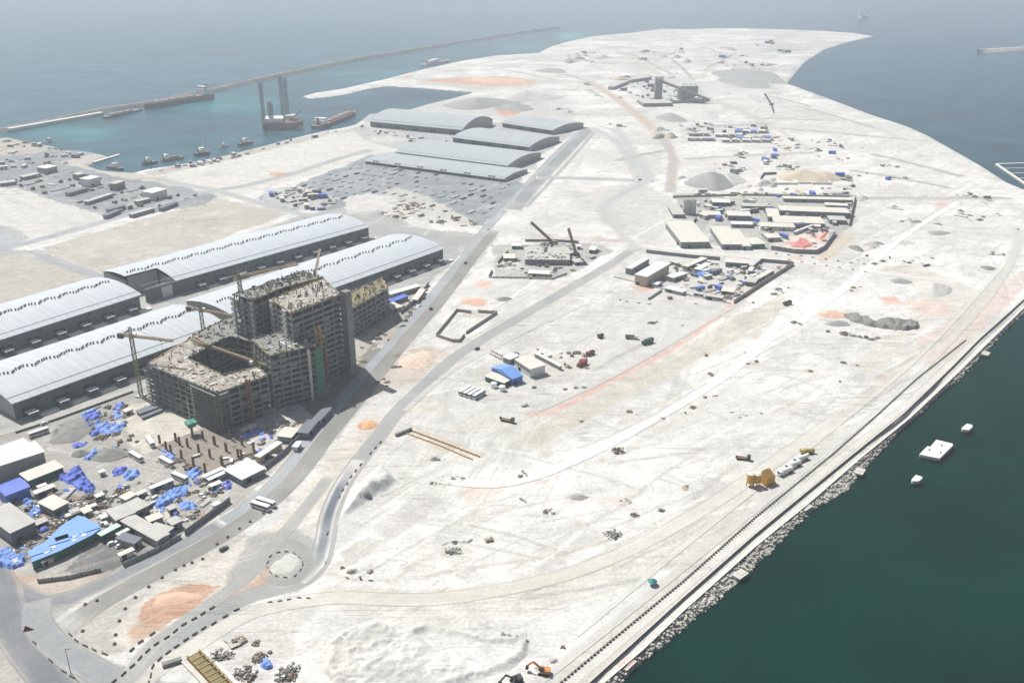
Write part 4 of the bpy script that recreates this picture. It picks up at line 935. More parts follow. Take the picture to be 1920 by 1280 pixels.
shed("small pinkish cabin at the foot of the blue terrace roof", (79, 1054), (101, 1043), (76, 1050), 3, "beige", "tan", "cabin")
shed("small pale cabin at the lower edge of the asphalt yard", (225, 1042), (252, 1030), (221, 1037), 3, "beige", "white", "cabin")
shed("low white-roofed workshop with a blue side among scrap, beside the long grey shed", (280, 978), (306, 968), (271, 970), 4, "beige", "grey")
shed("grey cabin with a deep blue side wall near the boulevard fence", (316, 996), (326, 988), (296, 976), 3.5, "grey", "blue", "cabin")
shed("grey corrugated cabin stack beside the boulevard fence", (323, 984), (342, 975), (319, 972), 4, "grey", "dark", "cabin")
shed("long white container by the column slab, facing the boulevard", (487, 857), (529, 829), (482, 851), 4, "white", "tan", "container")
shed("tan flat-roofed site office in the strip between unfinished building and boulevard", (546, 820), (561, 803), (519, 817), 4, "beige", "dark")
shed("dark slate shed nearest the boulevard in front of the unfinished building", (577, 812), (597, 788), (563, 803), 4, "dark", "dark")
shed("dark slate shed further up the boulevard in front of the unfinished building", (600, 788), (622, 764), (588, 783), 4, "dark", "dark")
shed("pale cabin row under the red-brown hoist", (455, 808), (482, 796), (452, 804), 3, "beige", "tan", "cabin")
shed("white cabin by the boulevard barrier end", (558, 838), (566, 828), (550, 834), 3, "white", "white", "cabin", windows=2)
shed("dark flat-topped steel stack on the sand left of the unfinished building", (262, 775), (300, 762), (259, 768), 2.2, "dark", "dark", "steel_stack", doors=False)
shed("thin dark beam stack just below the flat-topped steel stack", (268, 783), (305, 768), (266, 780), 1.4, "dark", "dark", "steel_stack", doors=False)
for lb, p0, p1, p2, h, rf, wl in (("small pale hut beside the largest deep blue tarpaulin, on its right", (182, 932), (196, 926), (177, 928), 2.8, "white", "grey"), ("small grey-roofed hut between the beige shed and the blue terrace", (134, 962), (150, 956), (128, 957), 3, "grey", "dark"), ("long pale lean-to below the beige roofed shed", (126, 968), (182, 946), (123, 964), 2.6, "beige", "dark"),
        ("small white hut left of the grey flat-roofed shed", (190, 972), (203, 967), (185, 967), 2.8, "white", "white"), ("pale hut at the end of the scrap heaps near the beige flat-roofed shed", (72, 914), (88, 908), (68, 911), 3, "white", "tan"), ("low beige hut behind the blue terrace roof", (158, 962), (173, 956), (154, 958), 2.8, "beige", "grey"),
        ("narrow pale lean-to right of the pale beige shed", (258, 928), (276, 920), (254, 924), 2.6, "beige", "grey"), ("grey hut below the long tarpaulin row", (318, 956), (332, 950), (312, 951), 2.8, "grey", "dark"), ("small pale hut by the boulevard fence end", (402, 948), (414, 942), (398, 944), 2.6, "white", "grey"), ("pale flat cabin below the narrow white container pair", (396, 912), (416, 904), (391, 908), 2.8, "white", "tan"),
        ("long cream roof left of the largest deep blue tarpaulin", (66, 926), (104, 911), (61, 921), 3.2, "beige", "dark"), ("grey lean-to on the front edge of the largest grey-roofed shed", (69, 984), (90, 975), (64, 977), 3, "grey", "dark"), ("tiny white cabin on the track below the grey scrap mound", (188, 886), (198, 882), (184, 883), 2.6, "white", "white"), ("pale store at the top corner of the yard, by the steel stacks", (236, 772), (250, 766), (231, 768), 2.8, "beige", "tan"),
        ("pale roofed shed in the middle of the machinery yard", (1262, 521), (1290, 512), (1254, 516), 4, "white", "grey"), ("grey roofed shed before the open-fronted low shed", (1332, 504), (1352, 503), (1334, 498), 3.6, "grey", "dark"), ("white cabin row along the front of the machinery yard", (1246, 540), (1280, 548), (1252, 535), 3, "white", "grey"), ("pale low store near the front right of the machinery yard", (1352, 545), (1376, 548), (1358, 538), 3.2, "beige", "dark"), ("beige cabin row along the right wall of the machinery yard", (1424, 522), (1452, 506), (1416, 519), 3, "beige", "grey"), ("white roofed store right of the long beige shed of the machinery yard", (1312, 506), (1334, 494), (1304, 502), 3.6, "white", "dark"),
        ("low pale shed between the silos and the grey flat store", (1312, 402), (1352, 403), (1316, 396), 4, "beige", "grey"), ("long grey shed in the far row of the workshop compound", (1392, 386), (1436, 387), (1394, 381), 4, "grey", "dark"), ("pale shed right of the green-fronted workshop", (1440, 446), (1466, 445), (1442, 438), 4, "beige", "grey"), ("grey shed at the right wall of the workshop compound", (1556, 412), (1588, 413), (1558, 405), 4.5, "grey", "dark"), ("low white shed behind the second pale workshop", (1372, 420), (1412, 421), (1374, 415), 3.6, "white", "dark"),
        ("pale shed at the left of the basement deck", (944, 484), (966, 484), (950, 476), 3.2, "beige", "dark"), ("low long hut in front of the basement", (990, 512), (1030, 514), (992, 506), 3, "white", "grey"), ("grey cabin row right of the basement", (1078, 492), (1100, 490), (1076, 486), 3, "grey", "dark")):
    shed(lb, p0, p1, p2, h, rf, wl, "hut", "hut")
# strip right of the low block
shed("long pale-roofed shed in the fenced strip right of the unfinished building", (733, 552), (789, 536), (730, 547), 4, "white", "grey")
shed("blue-roofed cabin in the fenced strip right of the unfinished building", (736, 566), (766, 554), (732, 561), 3.4, "deep", "dark", "cabin")
shed("pale cabin beside the dark screen fence along the boulevard", (783, 562), (798, 542), (775, 557), 3.2, "beige", "grey", "cabin")
shed("beige box cabin below the blue-roofed cabin by the boulevard", (735, 580), (755, 574), (732, 568), 3.2, "beige", "tan", "cabin")
# terrace of bright blue sheeting
def poly_roof(label, pts, h, roof, wall, name, cat, seed=0, extra=None):
    c = P(*pts[0], 0); t = thing(name, (c.x, c.y, 0), label, cat); q = [(P(u, v, h).x - c.x, P(u, v, h).y - c.y) for u, v in pts]
    m = MB(); m.prism(inset(q, .3), 0, h - .1); m.build("wall", wall, t); m = MB(); m.prism(q, h - .1, h + .1); m.build("roof", roof, t)
    return t, q
t, q = poly_roof("large bright blue terrace roof with loose white panels, above the dark asphalt yard", [(58, 1054), (62, 1026), (84, 1016), (116, 984), (146, 966), (160, 969), (190, 990), (172, 1003), (113, 1032)], 4.5, MR["blue"], MW["green"], "blue_roofed_terrace", "terrace roof")
for k, (u, v, w, l) in enumerate([(92, 1030, 5, 3), (98, 1026, 5, 3), (88, 1034, 4, 2.5), (134, 1001, 4, 3), (140, 1004, 4, 3), (128, 1003, 3, 2), (157, 1002, 4, 3), (139, 1012, 3, 2)]):
    a = P(u, v, 4.8) - t.location; m = MB(); m.box((a.x, a.y, 4.75), (w * .6, l * .6, .25), .8 + .2 * k); m.build("loose_panel", m_white, t)
for k, (u, v) in enumerate([(74, 1032), (110, 1012), (122, 1004), (166, 990)]):
    a = P(u, v, 4.7) - t.location; m = MB(); m.box((a.x, a.y, 4.8), (9, 5.5, .35), .62); m.build("raised_sheet", MR["blue"], t)
# fences and screens
def fence(label, pts, h, m=None, name="fence", th=.25):
    pl = W(pts); o = pl[0]; t = thing(name, (o[0], o[1], 0), label, name.replace("_", " "))
    b = MB()
    for (x0, y0), (x1, y1) in zip(pl[:-1], pl[1:]): b._bar((x0 - o[0], y0 - o[1], h / 2), (x1 - o[0], y1 - o[1], h / 2), th, h)
    b.build("panel", m or MW["grey"], t)
    for x, y, a in walk(pts, 6.0)[:90]:
        p = MB(); p.box((x - o[0], y - o[1], h / 2 + .1), (.35, .35, h + .2), a); p.build("post", m_conc_d, t)
    return t
fence("dark screen fence between the lower yard and the boulevard", [(348, 1003), (385, 976), (432, 941)], 3.2, MW["dark"])
fence("grey site wall along the boulevard below the long grey shed", [(232, 1062), (290, 1036), (340, 1008)], 2.4, MW["grey"], "site_wall")
fence("low grey-blue wall below the asphalt yard", [(72, 1092), (130, 1085), (190, 1070)], 2.0, MW["grey"], "site_wall")
fence("dark screen fence beside the boulevard in front of the unfinished building", [(498, 880), (530, 855), (552, 832), (600, 790), (632, 757)], 3.0, MW["dark"])
fence("dark screen fence in the strip right of the unfinished building", [(752, 588), (780, 566), (804, 534)], 3.0, MW["dark"])
fence("low wall along the back edge of the asphalt strip behind the nearest warehouse front", [(30, 812), (110, 786), (190, 757), (250, 735)], 1.2, m_conc_d, "low_wall")
# crumpled tarpaulins over stacked material
m_tarp = mat("bright_blue_tarp", (118, 152, 218), .75, .3, .5, .8); m_tarp2 = mat("deep_blue_tarp", (92, 112, 196), .75, .3, .5, .8)
def lump(name, label, pts, h, m, cat, seed, group=None, rough=.5, step=1.0, edge=1.6, warp=None, blocky=False):
    """uneven heap over an outline drawn on the ground"""
    pl = W(pts); cx = sum(p[0] for p in pl) / len(pl); cy = sum(p[1] for p in pl) / len(pl)
    xs = [p[0] for p in pl]; ys = [p[1] for p in pl]; step = max(step, max(max(xs) - min(xs), max(ys) - min(ys)) / 60)
    gx = np.arange(min(xs) - step, max(xs) + step * 1.5, step); gy = np.arange(max(ys) + step, min(ys) - step * 1.5, -step)
    X, Y = np.meshgrid(gx, gy); s_ = seed * 13.7
    sd = poly_sd(X.ravel(), Y.ravel(), pl).reshape(X.shape) + (fbm(X / 3 + s_, Y / 3, 3, 3) - .5) * (max(edge * 1.4, 3.2) if warp is None else warp)
    Z = h * sstep(-.2, edge, sd) * ((1 - rough) + rough * 2 * fbm(X / 3.2 + s_, Y / 3.2 + s_, 7, 3)) * (.75 + .5 * vnoise(X / 7 + s_, Y / 7, 4)) - .15 * (sd < 0)
    if blocky:            # sheets thrown over stacked goods: flat-topped cells with sharp steps and sagging folds
        c_, q_ = math.cos(.9 + seed % 3 * .2), math.sin(.9 + seed % 3 * .2); Xr = X * c_ + Y * q_; Yr = -X * q_ + Y * c_
        gx_ = Xr / 3.4 + vnoise(Xr / 2, Yr / 2, 5) * .35; gy_ = Yr / 2.1 + vnoise(Xr / 2, Yr / 2, 6) * .35; hc = hash2(np.floor(gx_), np.floor(gy_), seed)
        ed = np.minimum(np.minimum(gx_ % 1, 1 - gx_ % 1), np.minimum(gy_ % 1, 1 - gy_ % 1))
        Z = h * sstep(-.1, .5, sd) * (.25 + .95 * hc) * (.62 + .38 * sstep(0, .16, ed)) + .25 * (fbm(X, Y, 9, 2) - .5) * (sd > 0) - .15 * (sd < 0)
    keep = (sd > -.6); kq = keep[1:, 1:] | keep[:-1, 1:] | keep[1:, :-1] | keep[:-1, :-1]
    if not kq.any(): kq[:] = True
    o = grid_mesh(name, X - cx, Y - cy, Z, kq, None, m); o.location = (cx, cy, 0)
    return tag(o, label, cat, group)
TG = "blue tarpaulins in the lower yard"
TARPS = [("largest crumpled deep blue tarpaulin, below the beige flat-roofed shed", [(110, 897), (138, 881), (150, 880), (154, 887), (178, 914), (172, 927), (150, 919), (128, 907)], 3.5, 1),
    ("deep blue tarpaulin right of the dark gravel patch, near the road wall", [(157, 782), (188, 772), (191, 781), (162, 791)], 3, 1), ("thin blue tarpaulin strip at the road wall above the gravel patch", [(152, 779), (178, 767), (181, 770), (156, 783)], 2, 0),
    ("ring-shaped bright blue tarpaulin heap right of the dark gravel patch", [(176, 798), (200, 793), (225, 797), (229, 808), (204, 816), (184, 809)], 3, 0), ("small deep blue tarpaulin below the ring-shaped heap", [(167, 812), (186, 806), (187, 815), (170, 818)], 2, 1),
    ("upright bright blue tarpaulin bundle at the sandy clearing edge", [(214, 773), (225, 775), (225, 787), (213, 787)], 2.6, 0), ("deep blue tarpaulin at the top corner of the yard, by the concrete road wall", [(216, 757), (233, 756), (231, 764), (217, 767)], 2.4, 1),
    ("pale lilac-blue tarpaulin below the dark gravel patch", [(135, 832), (165, 829), (158, 836), (142, 841)], 1.6, 1), ("sky blue tarpaulin end beside the long grey scrap mound", [(154, 862), (179, 842), (184, 848), (166, 864)], 2.4, 0),
    ("left one of two blue tarpaulins on the pale track below the grey scrap mound", [(207, 886), (222, 876), (239, 877), (231, 888), (213, 893)], 2.6, 1), ("right one of two blue tarpaulins on the pale track below the grey scrap mound", [(228, 896), (240, 884), (262, 881), (259, 893), (240, 902)], 2.6, 0),
    ("bright blue heap of tarpaulins at the lower corner of the yard", [(-10, 1036), (20, 1030), (44, 1045), (47, 1058), (25, 1067), (-10, 1062)], 3, 0), ("small blue tarpaulin right of the deep blue shed", [(40, 938), (57, 932), (66, 942), (50, 947)], 2.4, 0),
    ("blue tarpaulin mound between the largest grey shed and the beige roofed shed", [(50, 951), (75, 946), (86, 957), (62, 969)], 2.6, 0), ("long blue tarpaulin in front of the largest grey shed", [(28, 1007), (62, 988), (93, 982), (91, 994), (60, 1001), (36, 1014)], 2.2, 1),
    ("long blue tarpaulin row behind the low white-roofed workshop", [(280, 949), (300, 935), (330, 918), (352, 914), (351, 926), (320, 941), (296, 957)], 3, 0), ("oval bright blue tarpaulin heap on pale sand near the boulevard fence", [(335, 946), (350, 941), (372, 948), (363, 957), (340, 956)], 2.4, 0),
    ("bright blue tarpaulin beside the white containers below the column slab", [(349, 887), (365, 879), (379, 886), (362, 898)], 3, 0), ("blue tarpaulin at the left corner of the column slab", [(304, 846), (318, 845), (340, 858), (322, 864)], 1.8, 0),
    ("blue tarpaulin strip under the cabins at the foot of the unfinished building", [(450, 816), (490, 805), (487, 812), (456, 823)], 1.8, 0), ("small blue bundle at the end of the long tarpaulin row", [(292, 955), (306, 949), (309, 957), (298, 962)], 2, 0),
    ("lilac-blue bundle beside the narrow white containers near the boulevard", [(418, 908), (432, 902), (435, 915), (423, 918)], 2.2, 1), ("small lilac bundle left of the narrow white containers", [(364, 902), (376, 899), (378, 907), (368, 910)], 2, 1)]
for i, (lb, pts, h, d) in enumerate(TARPS): lump("tarpaulin", lb, pts, h * .75, m_tarp2 if d else m_tarp, "tarpaulin", i + 1, TG, rough=.8, step=.5, edge=.8, blocky=True)
lump("tarpaulin", "lone small blue tarpaulin on white sand at the bottom of the place, beside crates", [(491, 1238), (500, 1232), (511, 1236), (512, 1250), (496, 1259)], 1.8, m_tarp, "tarpaulin", 40, blocky=True, step=.4)
lump("tarpaulin", "larger blue tarpaulin in the middle of the walled machinery yard", [(1304, 517), (1320, 508), (1338, 511), (1326, 520)], 3, m_tarp, "tarpaulin", 41, blocky=True, step=.6)
lump("tarpaulin", "small lilac-blue tarpaulin right of the larger one in the walled machinery yard", [(1358, 521), (1366, 516), (1376, 519), (1366, 525)], 1.5, m_tarp2, "tarpaulin", 42)
# --- centre group
shed("light blue tent-like hall with a blue front wall, among the buildings on the central sand", (960, 710), (981, 703), (929, 686), 5, "blue", "blue", "hall", pitch=.25)
shed("low beige shed with a dark green end, attached below the light blue hall", (945, 718), (960, 710), (919, 700), 3.4, "beige", "green")
shed("white two-storey site office with rows of windows, beside the light blue hall", (994, 692), (965, 673), (1021, 683), 6.5, "beige", "white", "site_office", windows=7)
for k in range(6):
    u, v = 1001 + k * 5.6, 669 + k * 2.9
    shed("narrow white car-port roof in the row beside the two-storey site office", (u + 20, v + 9 - 6), (u + 25, v + 7.4 - 6), (u - 2, v - 6), 3, "white", "grey", "carport", group="car-port roofs beside the site office", doors=False)
shed("white-roofed store behind the light blue hall", (956, 674), (974, 666), (942, 669), 4, "white", "dark")
fence("broken beige wall piece left of the white-roofed store", [(919, 665), (942, 676)], 1.6, m_conc, "wall_piece"); fence("second broken beige wall piece, behind the first one", [(922, 660), (944, 671)], 1.6, m_conc, "wall_piece")
for nm, pts in (("back left", [(857, 584), (884, 587)]), ("back right", [(897, 586), (932, 588)]), ("right", [(932, 588), (874, 626)]), ("left", [(856, 584), (818, 630)]), ("front left", [(818, 631), (848, 641)]), ("front corner", [(848, 641), (862, 641), (871, 630)])):
    fence("dark wall on the " + nm + " side of the small empty compound beside the boulevard", pts, 2.3, mat("compound_wall", (158, 150, 140), .9, .15, .3) if nm == "back left" else bpy.data.materials["compound_wall"], "compound_wall", .35)
def tank(label, u, v, r, h, m, name="tank", group=None):
    p = P(u, v); t = thing(name, (p.x, p.y, 0), label, name.replace("_", " "), 0, group); b = MB(); b.tube((0, 0, .3), (0, 0, h), r, n=14); b.build("shell", m, t)
    b = MB(); b.tube((0, 0, h), (0, 0, h + r * .35), r * 1.02, r * .25, 14); b.build("lid", m, t); return t
tank("left one of two white round tanks below the light blue hall", 926, 726, 2.0, 3.2, m_white, "water_tank"); tank("right one of two white round tanks below the light blue hall", 942, 732, 2.0, 3.2, m_white, "water_tank")
# --- walled machinery yard
shed("white hall with a tall pale wall in the walled machinery yard", (1190, 514), (1213, 519), (1238, 492), 9, "white", "tan", "hall")
shed("pale-roofed block with a dark long side at the corner of the machinery yard", (1184, 504), (1218, 484), (1172, 502), 5.5, "white", "dark")
shed("low shed with a dark open front along the back of the machinery yard", (1360, 491), (1405, 494), (1362, 485), 4.5, "beige", "dark")
shed("slate container by the front track of the machinery yard", (1322, 554), (1354, 559), (1326, 550), 3.2, "grey", "dark", "container")
shed("short slate container left of the longer slate container", (1300, 549), (1317, 552), (1302, 546), 3, "grey", "dark", "container")
shed("beige long shed beside the white hall of the machinery yard", (1289, 500), (1326, 484), (1282, 496), 4.5, "beige", "grey")
shed("grey low store in the right corner of the machinery yard", (1396, 527), (1416, 530), (1402, 518), 4, "grey", "dark")
shed("small white cabin near the middle of the machinery yard", (1214, 530), (1232, 534), (1222, 526), 2.8, "white", "dark", "cabin")
shed("white cabin block at the right gate of the machinery yard", (1402, 507), (1410, 508), (1406, 500), 4, "white", "dark", "cabin")
fence("long dark wall along the back of the machinery yard", [(1212, 474), (1290, 483), (1350, 488)], 3.2, MW["dark"], "yard_wall")
fence("long grey wall along the right side of the machinery yard", [(1376, 569), (1432, 532), (1488, 497)], 3.2, MW["grey"], "yard_wall")
fence("dark wall closing the far right corner of the machinery yard", [(1410, 506), (1428, 491), (1486, 496)], 3.2, MW["dark"], "yard_wall")
fence("low white wall along the front track of the machinery yard", [(1152, 520), (1215, 536), (1300, 556), (1370, 570)], 1.2, m_conc_l, "yard_wall")
# --- workshop compound behind it
shed("broad pale workshop, leftmost of the row along the sandy track", (1277, 454), (1331, 453), (1308, 416), 6, "beige", "dark", "workshop")
shed("second pale workshop from the left in the row along the sandy track", (1354, 458), (1391, 458), (1373, 426), 5, "beige", "dark", "workshop")
shed("narrow pale workshop, third in the row along the sandy track", (1391, 461), (1409, 461), (1406, 432), 4, "beige", "grey", "workshop")
shed("short pale workshop with a green front at the right end of the row", (1410, 458), (1435, 457), (1413, 446), 4.5, "beige", "green", "workshop")
shed("grey flat store with a dark front, behind the row of workshops", (1365, 404), (1409, 405), (1369, 396), 5, "beige", "dark", "store")
shed("very long low shed at the far edge of the workshop compound", (1462, 394), (1593, 399), (1462, 385), 6, "beige", "dark", "long_shed", pitch=.05)
shed("short wing joining the very long low shed", (1440, 406), (1463, 407), (1452, 392), 5, "beige", "dark", "wing")
shed("long pale shed in front of the very long low shed", (1452, 416), (1546, 419), (1459, 404), 4.5, "beige", "grey", "long_shed", pitch=.05)
shed("long pale shed with window holes beside the parked white buses", (1426, 424), (1491, 426), (1428, 417), 4, "beige", "white", "long_shed", windows=8)
shed("pale barrack with a green front at the far left of the workshop compound", (1336, 379), (1370, 380), (1340, 373), 4, "white", "green", "barrack")
shed("pale barrack near the far right corner of the workshop compound", (1548, 384), (1590, 386), (1550, 380), 4, "beige", "grey", "barrack")
shed("narrow roof row along the far wall of the workshop compound", (1470, 372), (1600, 375), (1472, 368), 4, "beige", "dark", "barrack")
shed("low dark store at the far left corner of the workshop compound", (1262, 402), (1284, 402), (1270, 386), 4, "grey", "dark", "store")
shed("small hut beside the white buses in the workshop compound", (1526, 424), (1538, 425), (1527, 418), 3.5, "beige", "grey", "hut")
for u, lb in ((1286, "left"), (1297, "right")):
    p = P(u, 401); t = thing("silo", (p.x, p.y, 0), "tall grey round silo in the workshop compound, the " + lb + " one of the pair", "silo"); b = MB(); b.tube((0, 0, 0), (0, 0, height_at(u, 401, 376)), 4.2, n=16); b.build("shell", m_conc, t); b = MB(); b.tube((0, 0, height_at(u, 401, 376)), (0, 0, height_at(u, 401, 376) + 1), 4.4, 3.2, 16); b.build("cap", m_c1, t)
fence("dark wall in front of the leftmost pale workshop", [(1269, 459), (1331, 462)], 3.0, MW["dark"], "yard_wall"); fence("dark wall up the left side of the leftmost pale workshop", [(1269, 458), (1306, 411)], 3.0, MW["dark"], "yard_wall")
fence("dark wall in front of the second and third workshops", [(1352, 462), (1432, 467)], 3.0, MW["green"], "yard_wall"); fence("dark curved wall round the corner with the red stacks", [(1446, 468), (1490, 475), (1530, 476), (1545, 468), (1566, 440)], 4.0, MW["dark"], "yard_wall")
fence("dark wall along the right side of the workshop compound", [(1603, 374), (1598, 396), (1592, 424)], 4.0, MW["dark"], "yard_wall"); fence("long low wall behind the workshop compound", [(1262, 371), (1400, 367), (1600, 371)], 2.4, MW["grey"], "yard_wall")
lump("red_stack", "red formwork stacked in the walled corner of the workshop compound", [(1484, 462), (1500, 446), (1512, 450), (1524, 460), (1508, 466)], 1.2, mat("red_panels", (196, 120, 110), .7, .2, .4), "stack", 50)
lump("red_stack", "smaller pinkish stack at the far end of the walled corner", [(1530, 448), (1545, 436), (1552, 438), (1540, 452)], 1.6, mat("pink_panels", (222, 150, 142), .7, .2, .4), "stack", 51)
# storage bays behind the compound
m_bay = m_conc_l
for u0, u1, v, lb in ((1424, 1450, 345, "first bay from the left"), (1450, 1497, 346, "second bay from the left"), (1497, 1522, 345, "third bay from the left"), (1522, 1560, 346, "last bay on the right")):
    a = P(u0, v); b = P(u1, v); t = thing("storage_bay", (a.x, a.y, 0), "pale open storage bay below the tan sand heap, " + lb, "storage bay", math.atan2(b.y - a.y, b.x - a.x)); L_ = (b - a).length
    m = MB(); m.box((L_ / 2, 0, 1.2), (L_ - 1, .8, 2.4)); m.build("front_wall", m_bay, t)
    for x in (.8, L_ - .8): m = MB(); m.box((x, 12, 1.2), (.8, 22, 2.4)); m.build("side_wall", m_bay, t)
fence("curved dark wall behind the storage bays", [(1426, 336), (1432, 328), (1456, 327)], 3, m_conc_d, "bay_wall")
# --- excavated basement site with two crawler cranes
s = shed("low concrete basement of a building just begun, its deck scattered with material", (984, 486), (1068, 487), (990, 464), 5, "grey", "dark", "basement", "basement", doors=False)
sp = [(984, 486), (1068, 487), (1078, 464), (990, 464)]
qq = [((P(u, v, 5) - s.location).x, (P(u, v, 5) - s.location).y) for u, v in sp]; rz_ = s.rotation_euler.z
qq = [(x * math.cos(-rz_) - y * math.sin(-rz_), x * math.sin(-rz_) + y * math.cos(-rz_)) for x, y in qq]
clutter_on(qq, 5.1, 120, 91, [m_c2, m_steel, m_c3, m_c1], 3.5, 1.2).build("deck_materials", [m_c2, m_steel, m_c3, m_c1], s)["kind"] = "stuff"
shed("white site hut at the left corner of the basement site", (959, 461), (978, 461), (963, 456), 3.2, "white", "dark", "hut"); shed("white site hut at the right corner of the basement site", (1104, 468), (1116, 469), (1107, 461), 3.5, "white", "dark", "hut")
shed("white hut left of the paired white cabins at the basement site", (1082, 462), (1090, 462), (1083, 459), 3, "white", "grey", "hut")
fence("dark wall on the left side of the basement site", [(934, 494), (953, 473)], 2.5, MW["dark"], "yard_wall"); fence("low pale wall in front of the basement site", [(918, 521), (985, 522), (1035, 524), (1062, 514)], 1.6, m_conc, "yard_wall"); fence("short dark wall end at the left of the pale front wall", [(917, 520), (923, 509)], 2.5, MW["dark"], "yard_wall")
fence("thin screen wall along the back of the basement site", [(985, 453), (1040, 453), (1085, 456)], 2.4, MW["dark"], "yard_wall")
def crawler_crane(base, tip, tipv_h, label, ang=0.0):
    p = P(*base); t = thing("crawler_crane", (p.x, p.y, 0), label, "crane", ang)
    for s_ in (-1.9, 1.9): b = MB(); b.box((0, s_, .6), (6.5, 1.1, 1.2)); b.build("track", m_tyre, t)
    b = MB(); b.box((-.6, 0, 2.3), (6.2, 3.2, 2.2)); b.build("body", m_crane, t); b = MB(); b.box((2.2, 1.1, 2.6), (1.6, 1.2, 2)); b.build("cab", m_white, t); b = MB(); b.box((-4.2, 0, 2.0), (1.4, 3.4, 1.8)); b.build("counterweight", m_conc_d, t)
    e = P(*tip, tipv_h) - Vector((p.x, p.y, 0)); c, s2 = math.cos(-ang), math.sin(-ang); e = Vector((e.x * c - e.y * s2, e.x * s2 + e.y * c, e.z))
    b = MB(); b.truss((1.5, 0, 2.5), e, 1.5, .22); b.build("boom", m_steel, t); b = MB(); b.bar(e, (e.x, e.y, e.z - 10), .12); b.bar(e, (-3, 0, 4.5), .12); b.build("cable", m_steel, t); return t
crawler_crane((1036, 457), (996, 417), 30, "crawler crane with a long dark boom leaning left over the basement site", 2.4)
crawler_crane((1080, 478), (1066, 428), 30, "crawler crane with a steep dark boom at the right end of the basement", 1.9)
crawler_crane((1446, 197), (1434, 176), 30, "distant crawler crane on the far plain near the inlet corner", 2.0)

# port yard at the far left, blue camp, plant with a tower
PY = "sheds of the far left port yard"
shed("white flat shed in the far left port yard, the one furthest back", (86, 316), (107, 311), (84, 310), 7, "white", "grey", group=PY); shed("white flat shed in the middle of the far left port yard", (166, 337), (188, 331), (163, 331), 9, "white", "white", group=PY); shed("white flat shed at the near right end of the far left port yard", (286, 362), (313, 354), (283, 354), 9, "white", "white", group=PY)
shed("dark squat store beside the middle white port shed", (145, 328), (160, 325), (143, 324), 7, "grey", "dark", group=PY); shed("dark squat store between the middle and the near white port sheds", (217, 345), (234, 339), (215, 340), 8, "grey", "dark", group=PY)
for k, (u, v, u2, v2) in enumerate([(45, 332, 76, 325), (22, 338, 32, 335), (0, 344, 30, 340), (200, 404, 226, 393), (248, 402, 290, 390), (304, 390, 334, 378), (258, 378, 282, 372), (130, 362, 165, 352), (165, 378, 212, 363), (205, 393, 236, 385)]):
    shed("long dark storage rack in the far left port yard, %s one counted from the dock" % ("first second third fourth fifth sixth seventh eighth ninth tenth".split()[k]), (u, v), (u2, v2), (u - 2, v - 3), 4, "dark" if k % 2 else "grey", "dark", "storage_rack", doors=False, group="racks of the far left port yard")
CG = "cabins of the far blue camp"
ws = ["first", "second", "third", "fourth", "fifth", "sixth", "seventh"]
for r_, (v, u0, u1, n) in enumerate([(245, 1376, 1436, 4), (252, 1340, 1392, 4), (257, 1380, 1446, 5), (262, 1352, 1446, 5), (250, 1290, 1330, 3), (259, 1288, 1340, 4)]):
    for k in range(n):
        u = u0 + (u1 - u0) * (k + .1) / n
        shed(ws[k] + " cabin of the " + ws[r_] + " row of the far blue camp, counted from the left", (u, v), (u + (u1 - u0) / n * .82, v + .6), (u, v - 2.6), 4, ["deep", "white", "blue", "white", "grey", "grey"][(r_ + k * (r_ % 2 + 1)) % 6 if r_ < 4 else 4], "grey", "cabin", doors=False, group=CG)
p = P(1233, 190); t = thing("plant_tower", (p.x, p.y, 0), "tall grey tower of the distant mixing plant", "plant"); hh = height_at(1233, 190, 148); b = MB(); b.box((0, 0, hh / 2), (13, 13, hh)); b.build("tower", m_c1, t); b = MB(); b._bar((4, 0, hh * .9), (90, -25, 6), 5, 4); b.build("conveyor", m_c1, t); b = MB(); b.box((0, 0, hh + 2.5), (16, 16, 5)); b.build("head_house", m_conc, t)
for k in range(4): p = P(1278 + 7 * k, 186); t = thing("silo", (p.x, p.y, 0), ws[k] + " grey silo from the left in the row beside the distant plant tower", "silo"); b = MB(); b.tube((0, 0, 0), (0, 0, 24), 8.5, n=12); b.build("shell", m_c1, t); b = MB(); b.tube((0, 0, 24), (0, 0, 28), 8.5, 2, 12); b.build("cap", m_conc, t)
shed("white roofed hall at the right end of the distant plant", (1300, 184), (1316, 185), (1301, 181), 9, "white", "dark", "hall"); shed("grey shed left of the distant plant tower", (1150, 163), (1180, 151), (1146, 160), 6, "grey", "grey"); shed("long grey shed along the arc behind the distant plant", (1182, 150), (1222, 144), (1180, 147), 6, "grey", "grey"); shed("dark low shed in front of the distant plant tower", (1206, 194), (1262, 193), (1210, 188), 6, "grey", "dark")
fence("grey rubble wall in front of the distant plant", [(1204, 196), (1262, 194), (1330, 190)], 5, MW["grey"], "yard_wall", 3.0)
